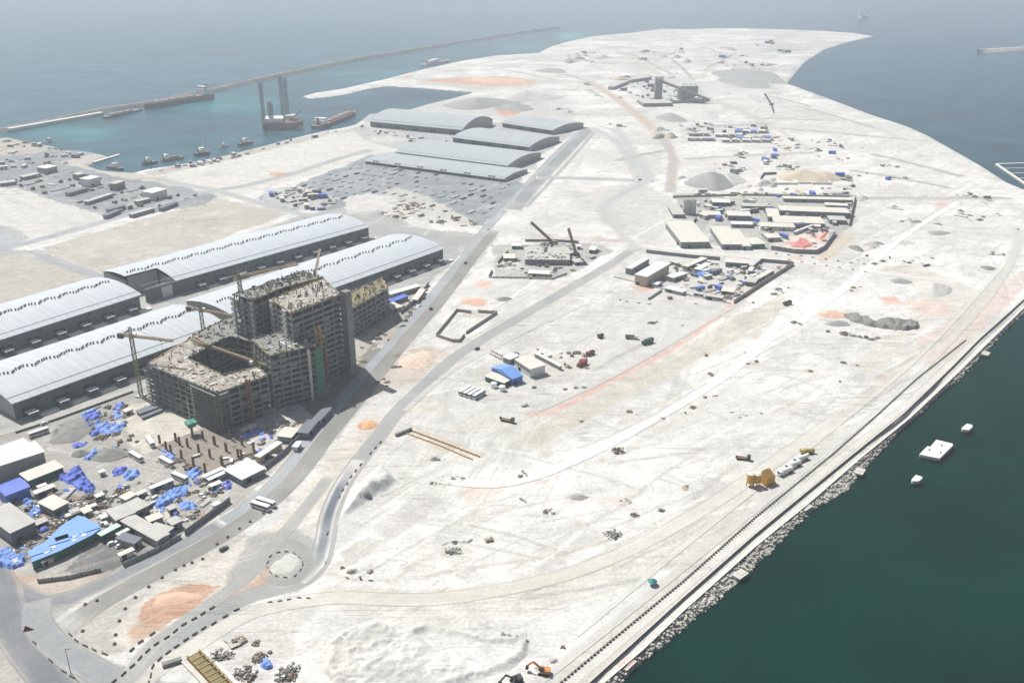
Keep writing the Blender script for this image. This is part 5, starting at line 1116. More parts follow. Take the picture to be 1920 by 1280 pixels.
# bottom: ochre trough, beige trench, small items
a_ = P(352, 1236); b_ = P(416, 1304); t = thing("shuttering_trough", (a_.x, a_.y, 0), "long ochre shuttering trough with a grey side rail at the bottom edge", "shuttering", math.atan2(b_.y - a_.y, b_.x - a_.x)); L_ = (b_ - a_).length
for y, m, w, h in ((0, m_ochre, .5, 2.2), (5, m_ochre, .5, 2.2), (-2.2, m_conc, 1.2, 1.0), (7, m_conc_l, 1.4, .6)): b = MB(); b.box((L_ / 2, y, h / 2), (L_, w, h)); b.build("side_form", m, t)
b = MB(); b.box((L_ / 2, 2.5, .25), (L_, 4.4, .5)); b.build("floor", m_olive, t)
for k in range(9): b = MB(); b.box((L_ * (k + .5) / 9, 2.5, 2.3), (.4, 5.4, .3)); b.build("tie_beam", m_ochre, t)
b = MB(); b._bar((-1, -2, .8), (-3, -9, .8), 2, 1.6); b.build("end_ramp", m_c1, t)
fence("low beige wall on the upper side of the long shallow trench", [(772, 808), (836, 832), (900, 857)], .9, m_tan, "trench_wall", .6); fence("low beige wall on the lower side of the long shallow trench", [(760, 812), (825, 836), (886, 862)], .7, m_tan, "trench_wall", .6); fence("dark concrete end wall of the long shallow trench", [(742, 818), (772, 806)], 1.8, m_c1, "trench_wall", 1.4)
fence("low dark wall beside the brownish dark platform in the grey sand", [(1216, 562), (1240, 546)], 1.6, m_c1, "low_wall", 1.2)
for (u, v, u2, v2, d, lb) in ((420, 1198, 434, 1190, 1, "upper"), (428, 1206, 446, 1198, 1, "lower")): shed("flat brown-grey plate pile beside the barriers, the " + lb + " of two", (u, v), (u2, v2), (u + 6, v + 8), .7, "grey", "tan", "plate_pile", doors=False)
fence("thin dark beam lying on the sand beside scrap near the ochre trough", [(396, 1243), (428, 1231)], .6, m_conc_d, "beam", .6)
# paler scraps of blue sheeting all over the lower yard
rb = random.Random(17); BR = [[(60, 930), (110, 905), (180, 930), (150, 955), (90, 960)], [(290, 930), (350, 905), (400, 905), (430, 920), (370, 965), (310, 985)], [(150, 805), (190, 760), (235, 757), (235, 805), (200, 825)], [(0, 1020), (40, 1000), (100, 960), (60, 1030), (20, 1055)], [(300, 855), (330, 850), (420, 905), (360, 905)], [(440, 830), (480, 800), (520, 790), (500, 850)], [(180, 840), (250, 830), (250, 860), (190, 865)]]
PL = ["above the long grey-roofed shed", "near the long tarpaulin row", "near the ring-shaped tarpaulin heap", "near the blue heap at the yard corner", "left of the column slab", "below the red-brown hoist", "on the long grey scrap mound"]
for gi, pg in enumerate(BR):
    us = [q[0] for q in pg]; vs_ = [q[1] for q in pg]; k = 0
    while k < 7:
        u = rb.uniform(min(us), max(us)); v = rb.uniform(min(vs_), max(vs_))
        if poly_sd(np.array([u]), np.array([v]), pg)[0] < 0: continue
        w = rb.uniform(3, 8); lump("tarpaulin", ws[k] + " of the small blue sheets " + PL[gi] + ", from the viewer's left" if False else "small crumpled blue sheet among scrap " + PL[gi], [(u - w, v + rb.uniform(-1, 2)), (u - w * .2, v - w * .5), (u + w, v - w * .3), (u + w * .7, v + w * .35), (u - w * .3, v + w * .5)], rb.uniform(.6, 1.6), rb.choice([m_tarp, m_tarp2, MR["blue"]]), "tarpaulin", 400 + gi * 10 + k, "small blue sheets " + PL[gi], rough=.9, step=.4, edge=.6, blocky=True); k += 1
# ---------------------------------------------------------------- vehicles
def wheels(b_parent, xs, half, r=.5, w=.35):
    for x in xs:
        for s in (-half, half):
            m = MB(); m.tube((x, s - w / 2, r), (x, s + w / 2, r), r, n=10); m.build("wheel", m_tyre, b_parent)
m_busw = mat("bus_white", (234, 234, 232), .4, .04, .5); m_strip = mat("bus_stripe", (150, 120, 110), .5, .1, .5)
def make_bus():
    t = thing("bus", (0, 0, 0), "bus", "bus"); b = MB(); b.box((0, 0, 1.0), (11, 2.5, 1.2)); b.box((0, 0, 2.86), (11, 2.5, .5)); b.box((-5.4, 0, 2.1), (.2, 2.5, 1.1)); b.build("body", m_busw, t)
    b = MB(); b.box((.05, 0, 2.1), (10.8, 2.42, 1.02)); b.build("windows", m_glass, t); b = MB(); b.box((0, 0, 3.16), (10.6, 2.3, .12)); b.build("roof", m_white, t); b = MB(); b.box((0, 0, 1.35), (11.04, 2.54, .16)); b.build("stripe", m_strip, t)
    wheels(t, (-3.6, 3.6), 1.15); return t
def make_car(m, pick=False):
    t = thing("car", (0, 0, 0), "car", "car"); b = MB(); b.box((0, 0, .68), (4.5, 1.8, .66)); b.build("body", m, t)
    b = MB(); x0, x1 = (-.3, 1.1) if pick else (-1.9, 1.1); b.add([(x0, -.82, 1), (x1, -.82, 1), (x1, .82, 1), (x0, .82, 1), (x0 + .25, -.7, 1.55), (x1 - .55, -.7, 1.55), (x1 - .55, .7, 1.55), (x0 + .25, .7, 1.55)], [(0, 1, 5, 4), (1, 2, 6, 5), (2, 3, 7, 6), (3, 0, 4, 7)]); b.build("windows", m_glass, t)
    b = MB(); b.box(((x0 + x1 - .3) / 2, 0, 1.58), (x1 - x0 - .75, 1.42, .07)); b.build("roof", m, t); wheels(t, (-1.4, 1.4), .82, .34, .24); return t
def make_truck(m_cab, m_bed, bed="tipper", L_=8.0):
    t = thing("truck", (0, 0, 0), "truck", "truck"); b = MB(); b.box((L_ / 2 - 1, 0, 1.9), (2.0, 2.4, 2.2)); o = b.build("cab", m_cab, t); b = MB(); b.box((L_ / 2 + .02, 0, 2.3), (.06, 2.1, .9)); b.build("windscreen", m_glass, o)
    b = MB(); b.box((-.2, 0, .85), (L_, 1.0, .3)); b.build("chassis", m_tyre, t)
    b = MB(); l = L_ - 2.4
    if bed == "tank": b.tube((-L_ / 2 + .1, 0, 2.2), (-L_ / 2 + l, 0, 2.2), 1.2, n=12)
    elif bed == "box": b.box((-L_ / 2 + l / 2, 0, 2.3), (l, 2.5, 2.6))
    elif bed == "flat": b.box((-L_ / 2 + l / 2, 0, 1.25), (l, 2.5, .3)); b.box((-L_ / 2 + .1, 0, 1.9), (.15, 2.5, 1.3))
    else:
        b.box((-L_ / 2 + l / 2, 0, 1.3), (l, 2.4, .3))
        for s in (-1.2, 1.2): b.box((-L_ / 2 + l / 2, s, 2.0), (l, .12, 1.2))
        for x in (-L_ / 2 + .1, -L_ / 2 + l - .1): b.box((x, 0, 2.0), (.12, 2.3, 1.2))
    b.build("load_bed", m_bed, t); wheels(t, (-L_ / 2 + 1.2, -L_ / 2 + 2.4, L_ / 2 - 1.2), 1.05, .5, .4); return t
def park(o, u, v, to, label, name=None, cat=None, group=None, z=0.0):
    """stand a thing on the ground at (u, v), nose towards pixel `to`"""
    p = P(u, v); q = P(*to); o.location = (p.x, p.y, z); o.rotation_euler.z = math.atan2(q.y - p.y, q.x - p.x); o["label"] = label
    if name: o.name = name
    if cat: o["category"] = cat
    if group: o["group"] = group
    return o
bus0 = make_bus(); used0 = [False]
def bus(u, v, to, label, group="white buses"):
    o = bus0 if not used0[0] else copy_tree(bus0); used0[0] = True; return park(o, u, v, to, label, None, None, group)
for k, (u, v) in enumerate([(872, 736), (880.5, 738.5), (889, 741), (898, 743.5)]):
    bus(u, v, (u - 9, v + 5.4), "white bus parked side by side on open sand, " + ["leftmost", "second from the left", "third from the left", "rightmost"][k] + " of the four")
bus(282, 832, (288, 840), "white bus beside the pale clearing left of the column slab"); bus(256, 860, (268, 867), "white bus by the end of the grey scrap mound"); bus(313, 870, (326, 877), "white bus below the left corner of the column slab"); bus(338, 899, (352, 905), "white bus beside the narrow white cabin row")
bus(489, 953, (505, 958), "near one of two white buses side by side on the boulevard"); bus(499, 946, (515, 951), "far one of two white buses side by side on the boulevard")
for k, (u, v) in enumerate([(1494, 438), (1502, 435), (1512, 431), (1520, 428)]): bus(u, v, (u - 8, v + 3.2), "white bus in the workshop compound, " + ["first", "second", "third", "last"][k] + " one from the sandy track")
bus(33 + 40, 815, (100, 806), "pale bus or van on the asphalt strip beside the dark gravel patch")
m_carw = mat("car_white", (226, 227, 226), .4, .04, 1); m_card = mat("car_dark", (70, 70, 72), .4, .1, 1); m_carr = mat("car_red", (150, 54, 46), .45, .1, 1)
car_w = make_car(m_carw); car_d = make_car(m_card); pick_w = make_car(m_carw, True); cu = {}
def car(kind, u, v, to, label):
    src = {"w": car_w, "d": car_d, "p": pick_w}[kind]; o = src if kind not in cu else copy_tree(src); cu[kind] = 1
    return park(o, u, v, to, label, None, None, "parked cars and pick-ups")
car("w", 83, 795, (95, 790), "white car on the asphalt strip near the low wall"); car("d", 205, 1013, (215, 1008), "dark car on the asphalt yard below the green container"); car("w", 211, 1020, (222, 1016), "white car on the asphalt yard, nearer to the boulevard"); car("p", 203, 1010, (210, 1004), "white pick-up just below the green container"); car("w", 226, 1024, (236, 1019), "white car rightmost on the asphalt yard")
car("w", 195, 982, (203, 978), "white car tucked behind the mint-roofed container"); car("p", 232, 915, (240, 910), "white pick-up beside the pale beige shed"); car("w", 379, 931, (388, 936), "white-cabbed vehicle on pale sand by the boulevard fence"); car("w", 560, 832, (566, 824), "white round-backed car at the edge of the boulevard"); car("d", 795, 560, (800, 553), "dark car on the boulevard beside the fenced strip")
car("d", 895, 655, (902, 651), "dark car alone on the outer sandy road"); car("w", 915, 431, (920, 425), "white car at the crossroads of the boulevard"); car("d", 873, 494, (878, 488), "dark car on the boulevard before the crossroads"); car("d", 808, 580, (814, 572), "dark car on the second carriageway beside the small compound"); car("d", 420, 1030, (430, 1024), "dark car on the unfinished carriageway verge")
car("d", 770, 588, (776, 581), "dark car at the kerb beside the fenced strip"); car("w", 1908, 430, (1912, 420), "white car on the coast track at the far right"); car("d", 1200, 338, (1206, 338), "dark car on the straight cross road"); car("w", 1385, 540, (1391, 537), "white car inside the right wall of the machinery yard")
tr = make_truck(mat("truck_green", (54, 92, 78), .6, .12, .5), bpy.data.materials["truck_green"], "box", 10); park(tr, 1214, 644, (1190, 652), "dark green box truck on the grey sand plain", group=None)
tr = make_truck(m_carw, mat("tipper_grey", (120, 122, 116), .7, .15, .5), "tipper", 9); park(tr, 1184, 635, (1200, 636), "grey tipper truck beside the dark green box truck")
tr = make_truck(m_card, m_card, "tipper", 5); park(tr, 1126, 633, (1118, 636), "small dark dumper alone left of the grey tipper truck")
tr = make_truck(m_card, mat("tipper_dark", (84, 84, 80), .7, .15, .5), "tipper", 8); park(tr, 1476, 571, (1490, 567), "dark truck standing on white sand right of the machinery yard")
tr = make_truck(m_card, m_steel, "flat", 9); park(tr, 951, 790, (975, 795), "grey flatbed trailer alone on the white sand near the beige trench")
tr = make_truck(m_card, m_steel, "flat", 8); park(tr, 1393, 861, (1410, 863), "grey flatbed trailer on white sand left of the yellow silos")
for k, (u, v) in enumerate([(1472, 888), (1487, 876), (1502, 864)]):
    tr = make_truck(m_carw, m_white, "tank", 10); park(tr, u, v, (u - 16, v + 6), "white tank trailer in the line near the yellow silos, " + ["nearest to them", "second from them", "third from them"][k], group="white tank trailers by the yellow silos")
tr = make_truck(mat("mixer_yellow", (196, 176, 110), .6, .1, .5), bpy.data.materials["mixer_yellow"], "tank", 8); park(tr, 1513, 850, (1495, 851), "yellowish mixer truck at the far end of the white trailers")
tr = make_truck(m_carr, m_carr, "box", 9); park(tr, 1092, 685, (1085, 689), "red lorry on the grey sand beside scrap, right of the site office")
tr = make_truck(mat("dull_red", (150, 84, 78), .6, .1, .5), bpy.data.materials["dull_red"], "tipper", 7); park(tr, 1107, 665, (1099, 668), "dull red tipper just beyond the red lorry")
def digger(u, v, to, m, label):
    t = thing("excavator", (0, 0, 0), label, "excavator")
    for s in (-1.3, 1.3): b = MB(); b.box((0, s, .5), (4.2, .7, 1.0)); b.build("track", m_tyre, t)
    b = MB(); b.box((-.5, 0, 1.8), (3.6, 2.7, 1.4)); b.build("body", m, t); b = MB(); b.box((.7, .8, 2.5), (1.5, 1.1, 1.7)); b.build("cab", m_glass, t)
    b = MB(); b._bar((1.2, -.2, 2.2), (4.3, -.2, 5.0), .6, .7); b._bar((4.3, -.2, 5.0), (6.8, -.2, 2.6), .5, .6); b.build("arm", m, t); b = MB(); b.box((6.7, -.2, 1.9), (1.1, 1.4, 1.2)); b.build("bucket", m_tyre, t)
    return park(t, u, v, to, label)
m_dig = mat("excavator_orange", (200, 128, 72), .6, .15, .5)
digger(1020, 1262, (990, 1258), m_dig, "orange excavator with a dark raised arm at the seafront road")
digger(968, 1278, (950, 1284), m_card, "dark machine at the foot of the spoil heap near the orange excavator")
# yellow silos and plant on the seafront
m_yel = mat("silo_yellow", (206, 152, 62), .6, .15, .3)
def silo(u, v, r, h, label, legs=2.4):
    p = P(u, v); t = thing("silo", (p.x, p.y, 0), label, "silo", .6)
    b = MB(); b.tube((0, 0, legs), (0, 0, h), r, n=14); b.build("shell", m_yel, t); b = MB(); b.tube((0, 0, h), (0, 0, h + .7), r, r * .4, 14); b.build("cap", m_conc_l, t)
    for k in range(4): a = k * 1.57 + .78; b = MB(); b.box((math.cos(a) * r * .85, math.sin(a) * r * .85, legs / 2), (.3, .3, legs)); b.build("leg", m_steel, t)
silo(1406, 911, 2.1, 7.6, "left one of two round yellow silos on the seafront sand"); silo(1418, 910, 2.0, 7.0, "right one of two round yellow silos on the seafront sand")
p = P(1438, 906); t = thing("batching_plant", (p.x, p.y, 0), "yellow boxy plant with a sloping dark top beside the two round silos", "plant", .55)
b = MB(); b.prism([(-3, -2.4), (3, -2.4), (3, 2.4), (-3, 2.4)], .2, 5); b.build("body", m_yel, t); b = MB(); b.add([(-3, -2.4, 5), (3, -2.4, 5), (3, 2.4, 5), (-3, 2.4, 5), (-2, 2.2, 7.5), (3, 2.2, 7.5)], [(0, 1, 5, 4), (1, 2, 5), (0, 4, 3), (2, 3, 4, 5)]); b.build("hopper", mat("dark_ochre", (150, 116, 58), .7, .2, .4), t); b = MB(); b._bar((2, 2, 7), (7, 5, 2), 1.0, .6); b.build("conveyor", m_conc, t)
p = P(1223, 1096); t = thing("hut", (p.x, p.y, 0), "tiny teal-roofed round shelter alone on the white seafront sand", "shelter")
b = MB(); b.tube((0, 0, 0), (0, 0, 2.2), .14, n=6); b.build("post", m_steel, t); b = MB(); b.tube((0, 0, 2.0), (0, 0, 3.1), 2.2, .15, 8); b.build("canopy", mat("teal_canopy", (44, 120, 128), .6, .1, .5), t)
# ---------------------------------------------------------------- moorings, jetty, vessels
def platform(label, pts, h, name, m, cat):
    c = P(*pts[0], WL); t = thing(name, (c.x, c.y, WL), label, cat); q = [(P(u, v, WL + h).x - c.x, P(u, v, WL + h).y - c.y) for u, v in pts]
    b = MB(); b.prism(q, h - 1.6, h); b.build("deck", m, t); b = MB(); b.prism(inset(q, 1.2), -3, h - 1.6); b.build("pile_block", m_conc_d, t); return t, q
def px6(l): return [(1640 + x / 7.527, 760 + y / 7.527) for x, y in l]
t, q = platform("square pale concrete mooring platform with a notched corner in the dark water", px6([(635, 680), (745, 570), (785, 580), (870, 480), (1100, 535), (1105, 560), (915, 745), (640, 690)]), 3.2, "mooring_platform", m_conc_l, "platform")
cc = (sum(a for a, _ in q) / len(q), sum(b for _, b in q) / len(q))
for dx, dy in ((5, 3), (-4, -2), (1, -5)): b = MB(); b.tube((cc[0] + dx, cc[1] + dy, 3.2), (cc[0] + dx, cc[1] + dy, 3.9), .45, n=8); b.build("bollard", m_conc_d, t)
platform("round pale mooring dolphin beyond the square platform", px6([(1230, 310), (1300, 255), (1375, 270), (1382, 300), (1330, 345), (1240, 335)]), 3.4, "mooring_dolphin", m_conc_l, "dolphin")
platform("round pale mooring dolphin nearer than the square platform", px6([(520, 1040), (580, 975), (665, 1000), (675, 1025), (620, 1065), (535, 1065)]), 3.4, "mooring_dolphin", m_conc_l, "dolphin")
a_ = P(1868, 309, WL); t = thing("jetty", (a_.x, a_.y, WL), "white floating jetty with parallel fingers at the right shore", "jetty"); m_j = m_conc_l
b_ = P(1960, 306, WL); c_ = P(1960, 372, WL)
m = MB(); m._bar((0, 0, .8), ((b_ - a_).x, (b_ - a_).y, .8), 3.0, 1.2); m.build("walkway", m_j, t); m = MB(); m._bar((0, 0, .8), ((c_ - a_).x, (c_ - a_).y, .8), 3.0, 1.25); m.build("walkway", m_j, t)
for k in range(5):
    s_ = a_ + (c_ - a_) * (k + 1) / 6.5; e = Vector((s_.x + 40, s_.y + 4, 0)); m = MB(); m._bar((s_.x - a_.x, s_.y - a_.y, .8), (e.x - a_.x, e.y - a_.y, .8), 1.6, 1.0); m.build("finger", m_j, t)
def hull(L_, B, D, fl=.25):
    """ship hull along +x (bow), deck at z = D"""
    b = MB(); st = []
    for k in range(13):
        x = -L_ / 2 + L_ * k / 12; f = 1.0 if k < 9 else max(.04, 1 - ((k - 8.6) / 3.5) ** 1.8); f *= .82 + .18 * min(1, k / 2)
        sh = D * (1 + .12 * max(0, (k - 9) / 3)); st.append([(x - .5, -B * .42 * f, -1.5), (x, -B / 2 * f, sh), (x, B / 2 * f, sh), (x - .5, B * .42 * f, -1.5)])
    vs_ = [p for s in st for p in s]; fs = []
    for k in range(12):
        for j in range(3): fs.append((4 * k + j, 4 * k + j + 1, 4 * k + 5 + j, 4 * k + 4 + j)[::-1] if False else (4 * k + j, 4 * k + 4 + j, 4 * k + 5 + j, 4 * k + j + 1))
    fs += [(0, 1, 2, 3), (48, 51, 50, 49)]; b.add(vs_, fs); return b
m_hull = mat("dark_hull", (70, 68, 78), .6, .1, .05); m_hullr = mat("rust_hull", (120, 92, 84), .7, .15, .05); m_deck = mat("ship_deck", (134, 120, 110), .8, .15, .1)
def ship(stern, bow, B, D, label, hullm, house=(.12, .1, 14), masts=(), cargo=0, name="ship", group=None, mastm=None):
    a = P(*stern, WL); b = P(*bow, WL); c = (a + b) / 2; L_ = (b - a).length; t = thing(name, (c.x, c.y, WL), label, name.replace("_", " "), math.atan2(b.y - a.y, b.x - a.x), group)
    hull(L_, B, D).build("hull", hullm, t); q = MB(); q.box((-.02 * L_, 0, D + .15), (L_ * .86, B * .8, .3)); q.build("deck", m_deck, t)
    if house:
        f, l, hh = house; q = MB(); q.box((-L_ / 2 + L_ * f + L_ * l / 2, 0, D + hh * .35), (L_ * l, B * .8, hh * .7)); q.box((-L_ / 2 + L_ * f + L_ * l * .55, 0, D + hh * .85), (L_ * l * .6, B * .9, hh * .3)); o = q.build("bridge_house", m_white, t)
        q = MB(); q.box((-L_ / 2 + L_ * f + L_ * l * .55, 0, D + hh * .87), (L_ * l * .62, B * .92, hh * .1)); q.build("bridge_windows", m_glass, o)
        q = MB(); q.tube((-L_ / 2 + L_ * f * .8, 0, D), (-L_ / 2 + L_ * f * .8, 0, D + hh * 1.2), B * .1, n=8); q.build("funnel", m_hullr, t)
    for x, hh in masts: q = MB(); q.tube((x * L_, 0, D), (x * L_, 0, D + hh), max(.25, hh * .03), max(.15, hh * .015), 6); q.bar((x * L_, 0, D + hh * .7), (x * L_ + hh * .5, 0, D + hh * .35), max(.3, hh * .03)); q.build("mast", mastm or m_white, t)
    for k in range(cargo): x = -.18 + .62 * k / max(1, cargo); q = MB(); q.box((x * L_, 0, D + 1.2), (L_ * .5 / cargo, B * .62, 2.1)); q.build("hatch", m_deck, t)
    return t
ship((396, 184), (271, 206), 22, 9, "long dark cargo ship with a white bridge house moored along the far breakwater", m_hull, (.08, .08, 15), ((.1, 8), (.3, 9), (-.1, 8)), 5, "cargo_ship")
ship((262, 208), (192, 224), 14, 3.2, "low dark barge moored left of the cargo ship at the far breakwater", m_hull, None, ((.0, 6), (.25, 7)), 3, "barge")
ship((592, 243), (666, 213), 20, 5.5, "broad grey-brown ship laid up beside the quay near the jack-up rig", m_hullr, (.08, .1, 9), ((.1, 14), (.3, 11)), 4, "laid_up_ship")
ship((366, 293), (394, 288), 9, 4, "white supply boat with a tall white mast at the harbour quay", m_hull, (.25, .4, 6), ((.1, 15),), 0, "supply_boat")
ship((448, 274), (474, 268), 8, 3.2, "small dark tug with a white wheelhouse, right end of the quay boats", m_hull, (.25, .3, 6), ((.2, 6),), 0, "tug")
ship((412, 278), (428, 274), 6, 2.5, "small pale sailing boat with a white mast beside the harbour quay", m_white, (.3, .3, 3), ((.0, 14),), 0, "sailing_boat")
ship((303, 304), (345, 297), 9, 3, "brownish workboat low in the water along the harbour quay", m_hullr, (.1, .2, 6), ((.1, 9), (.3, 7)), 2, "workboat")
ship((268, 310), (296, 305), 8, 3, "grey workboat nearest the inner corner of the harbour", m_hull, (.2, .25, 6), ((.1, 9),), 1, "workboat")
ship((204, 315), (232, 320), 8, 3, "dark tug with a white mast beside the narrow white pontoon", m_hull, (.3, .25, 5), ((.05, 13),), 0, "tug")
ship((86, 268), (98, 264), 6, 2, "small white boat at the left end of the harbour", m_white, (.3, .4, 4), (), 0, "boat")
ship((792, 124), (842, 115), 16, 4, "white yacht passing behind the far sand spit", m_white, (.2, .4, 7), ((.1, 9),), 0, "yacht")
ship((1612, 34), (1629, 33), 22, 6, "tiny pale ship far out on the open sea", m_white, (.1, .2, 14), ((.1, 14),), 0, "distant_ship")
a_ = P(176, 306, WL); b_ = P(224, 290, WL); m = MB(); m._bar((0, 0, 1.0), (b_ - a_).to_tuple(), 4.5, 1.6); tag(m.build("pontoon", m_conc_l, None, (a_.x, a_.y, WL)), "narrow white pontoon beside the dock slip", "pontoon")
# jack-up rig
m_leg = mat('dark_rig_steel', (58, 50, 44), .8, .2, .5)
c = P(528, 240, WL); t = thing("jack_up_rig", (c.x, c.y, WL), "jack-up drilling rig with three tall lattice legs in the harbour", "drilling rig", .2)
m = MB(); m.prism([(-27, -20), (24, -20), (34, 0), (24, 20), (-27, 20)], 3, 11); m.build("hull", m_hullr, t); m = MB(); m.prism([(-24, -15), (4, -15), (4, 12), (-24, 12)], 11, 17); m.build("deck_house", m_white, t); m = MB(); m.tube((16, 6, 17.5), (16, 6, 18.5), 9, n=8); m.tube((16, 6, 11), (16, 6, 17.5), 1.5, n=6); m.build("helideck", m_conc_l, t)
for k, (u, v) in enumerate(((497, 248), (533, 236), (541, 233))):
    a = P(u, v, WL) - c; ca_, sa_ = math.cos(-.2), math.sin(-.2); a = Vector((a.x * ca_ - a.y * sa_, a.x * sa_ + a.y * ca_, 0)); m = MB(); m.truss((a.x, a.y, -3), (a.x, a.y, (74, 76, 72)[k]), 3.8, .3, 13); m.build("leg", m_leg, t)
m = MB(); m.truss((-14, -10, 11), (-14, -10, 42), 5, .45, 8); m.build("derrick", m_steel, t); m = MB(); m._bar((14, -12, 14), (34, -20, 30), 1.2, 1.2); m.build("crane_boom", m_steel, t)
# ---------------------------------------------------------------- spoil heaps
m_hw = mat("white_spoil", (204, 203, 197), .95, .16, .5, .8); m_hg = mat("grey_gravel_heap", (152, 152, 149), .95, .16, .25, .6); m_ht = mat("tan_sand_heap", (188, 177, 156), .95, .12, .12, .4); m_hd = mat("dark_rubble_heap", (132, 131, 126), .95, .25, .4, .8)
m_hl = mat("pale_grey_heap", (190, 189, 182), .95, .14, .3, .6)
def heap(label, u, v, ru, rv, h, m, seed, name="heap", cat="heap", group=None, ang=0.0, pw=1.2):
    """conical pile: ru, rv are its half extents on the picture, turned into metres on the ground"""
    c = P(u, v); rx = (P(u + ru, v) - c).length; ry = (P(u, v + rv) - P(u, v - rv)).length / 2; n, k = 40, 14; vs_ = [(0, 0, h)]; r = random.Random(seed)
    ph = [r.uniform(0, 6.28) for _ in range(4)]; fs = []
    for i in range(1, k + 1):
        for j in range(n):
            a = 2 * math.pi * j / n; f = 1 + .13 * math.sin(2 * a + ph[0]) + .1 * math.sin(3 * a + ph[1]) + .06 * math.sin(5 * a + ph[2]); t = i / k
            x, y = math.cos(a) * rx * f * t, math.sin(a) * ry * f * t; z = h * max(0, 1 - t ** pw) * (1 + .18 * math.sin(3 * a + ph[3]) * t) + h * .12 * (r.random() - .5) * (t < .95)
            vs_.append((x, y, z - (.3 if i == k else 0)))
    fs += [(0, 1 + j, 1 + (j + 1) % n) for j in range(n)]
    for i in range(k - 1):
        for j in range(n): a, b = 1 + i * n + j, 1 + i * n + (j + 1) % n; fs.append((a, a + n, b + n, b))
    o = MB().add(vs_, fs).build(name, m, None, (c.x, c.y, 0), smooth=True); o.rotation_euler.z = ang
    return tag(o, label, cat, group)
HEAPS = [("large dark grey gravel heap beside the inner basin, left end of the ridge", 900, 196, 70, 9, 12, m_hg), ("pale sand heap rising behind the large grey gravel heap", 985, 184, 62, 9, 14, m_hl), ("dark grey gravel heap right of the large one, above the orange patch", 965, 203, 42, 6, 8, m_hg),
    ("conical grey gravel heap beside the brown haul road, right of the straight cross road", 1333, 343, 44, 15, 13, m_hg), ("pale gravel heap touching the conical grey heap", 1362, 336, 32, 12, 8, m_hl), ("long tan sand heap above the storage bays", 1508, 334, 44, 12, 10, m_ht), ("lower tan sand heap at the right end above the storage bays", 1545, 334, 34, 9, 7, m_ht),
    ("grey heap alone right of the brown haul road", 1258, 222, 27, 7, 8, m_hg), ("wide flat grey stockpile by the inlet corner", 1405, 142, 54, 15, 7, m_hg), ("second lower grey stockpile by the inlet corner", 1398, 155, 44, 10, 5, m_hg), ("small grey heap far out on the middle of the plain", 1035, 133, 26, 5, 5, m_hg), ("bluish grey heap before the plant with the tower", 1170, 128, 32, 8, 6, m_hl),
    ("low grey heap beside the far carriageway", 1076, 366, 28, 5, 3, m_hl), ("pale mound behind the curved white road, on the right plain", 1750, 541, 30, 15, 5, m_hl), ("dark grey mound on the right plain, left of the pale mound", 1688, 528, 19, 4.5, 2.5, m_hg), ("dark thin mound beside the second carriageway", 945, 561, 14, 4, 2, m_hd),
    ("dark flat mound below the orange patch on the right plain", 1571, 607, 26, 5, 2.5, m_hg), ("small grey mound near the far coast track", 1760, 437, 22, 4, 2, m_hg), ("small dark mound near the right sea wall", 1853, 503, 12, 4, 2, m_hd), ("dark gravel spread heap in the lower yard", 135, 810, 36, 20, 2.6, m_hd), ("long grey scrap mound in the lower yard", 210, 852, 42, 12, 3.2, m_hd), ("short grey mound left of the long scrap mound", 152, 851, 18, 7, 2.6, m_hd),
    ("grey trampled mound on the central sand beside the curved track", 1085, 932, 20, 5, 1.2, m_hg), ("tiny dark mound above the white spoil ridge", 816, 861, 9, 4, 1.6, m_hd), ("orange-brown sand heap beside the boulevard near the roundabout", 330, 1122, 42, 14, 1.3, mat("orange_sand", (208, 172, 148), .95, .12, .3, .5)), ("small orange heap on the verge of the outer road", 690, 797, 16, 7, 1.4, mat("orange_sand_small", (212, 164, 124), .95, .12, .3, .5)),
    ("orange heap beside the second carriageway", 888, 566, 24, 7, 1.6, bpy.data.materials["orange_sand"]), ("orange heap at the left end of the rubble row", 1563, 590, 26, 6, 1.8, bpy.data.materials["orange_sand"]), ("brown disturbed heap inside the road loop", 782, 676, 34, 16, 2.0, mat("brown_soil", (206, 186, 168), .95, .2, .3, .6)), ("long low orange bank on the far plain", 930, 151, 52, 5, 4, bpy.data.materials["orange_sand"]),
    ("small grey cone far right of the plant with the tower", 1303, 172, 14, 4, 6, m_hl), ("grey cone heap near the far brown haul road", 1320, 214, 34, 10, 4, m_hl)]
for i, (lb, u, v, ru, rv, h, m) in enumerate(HEAPS): heap(lb, u, v, ru, rv, h, m, 200 + i)
lump("rubble_row", "long curved row of dark grey rubble on the right plain", [(1578, 592), (1600, 588), (1640, 603), (1690, 600), (1722, 606), (1724, 616), (1690, 620), (1640, 614), (1600, 604)], 2.6, m_hd, "rubble", 60, rough=.9, step=.9)
lump("spoil_ridge", "white spoil ridge with steep shaded end beside the curved outer road", [(634, 972), (652, 934), (686, 892), (712, 872), (726, 878), (752, 902), (728, 920), (700, 934), (668, 958)], 5.0, m_hw, "spoil ridge", 61, rough=.25, step=.7, edge=7, warp=1.0)
lump("gravel_patch", "dark grey gravel tipped against the white spoil ridge", [(664, 941), (682, 918), (702, 910), (710, 917), (696, 934), (676, 944)], 3.4, m_hg, "gravel", 62, rough=.5, edge=2.2)
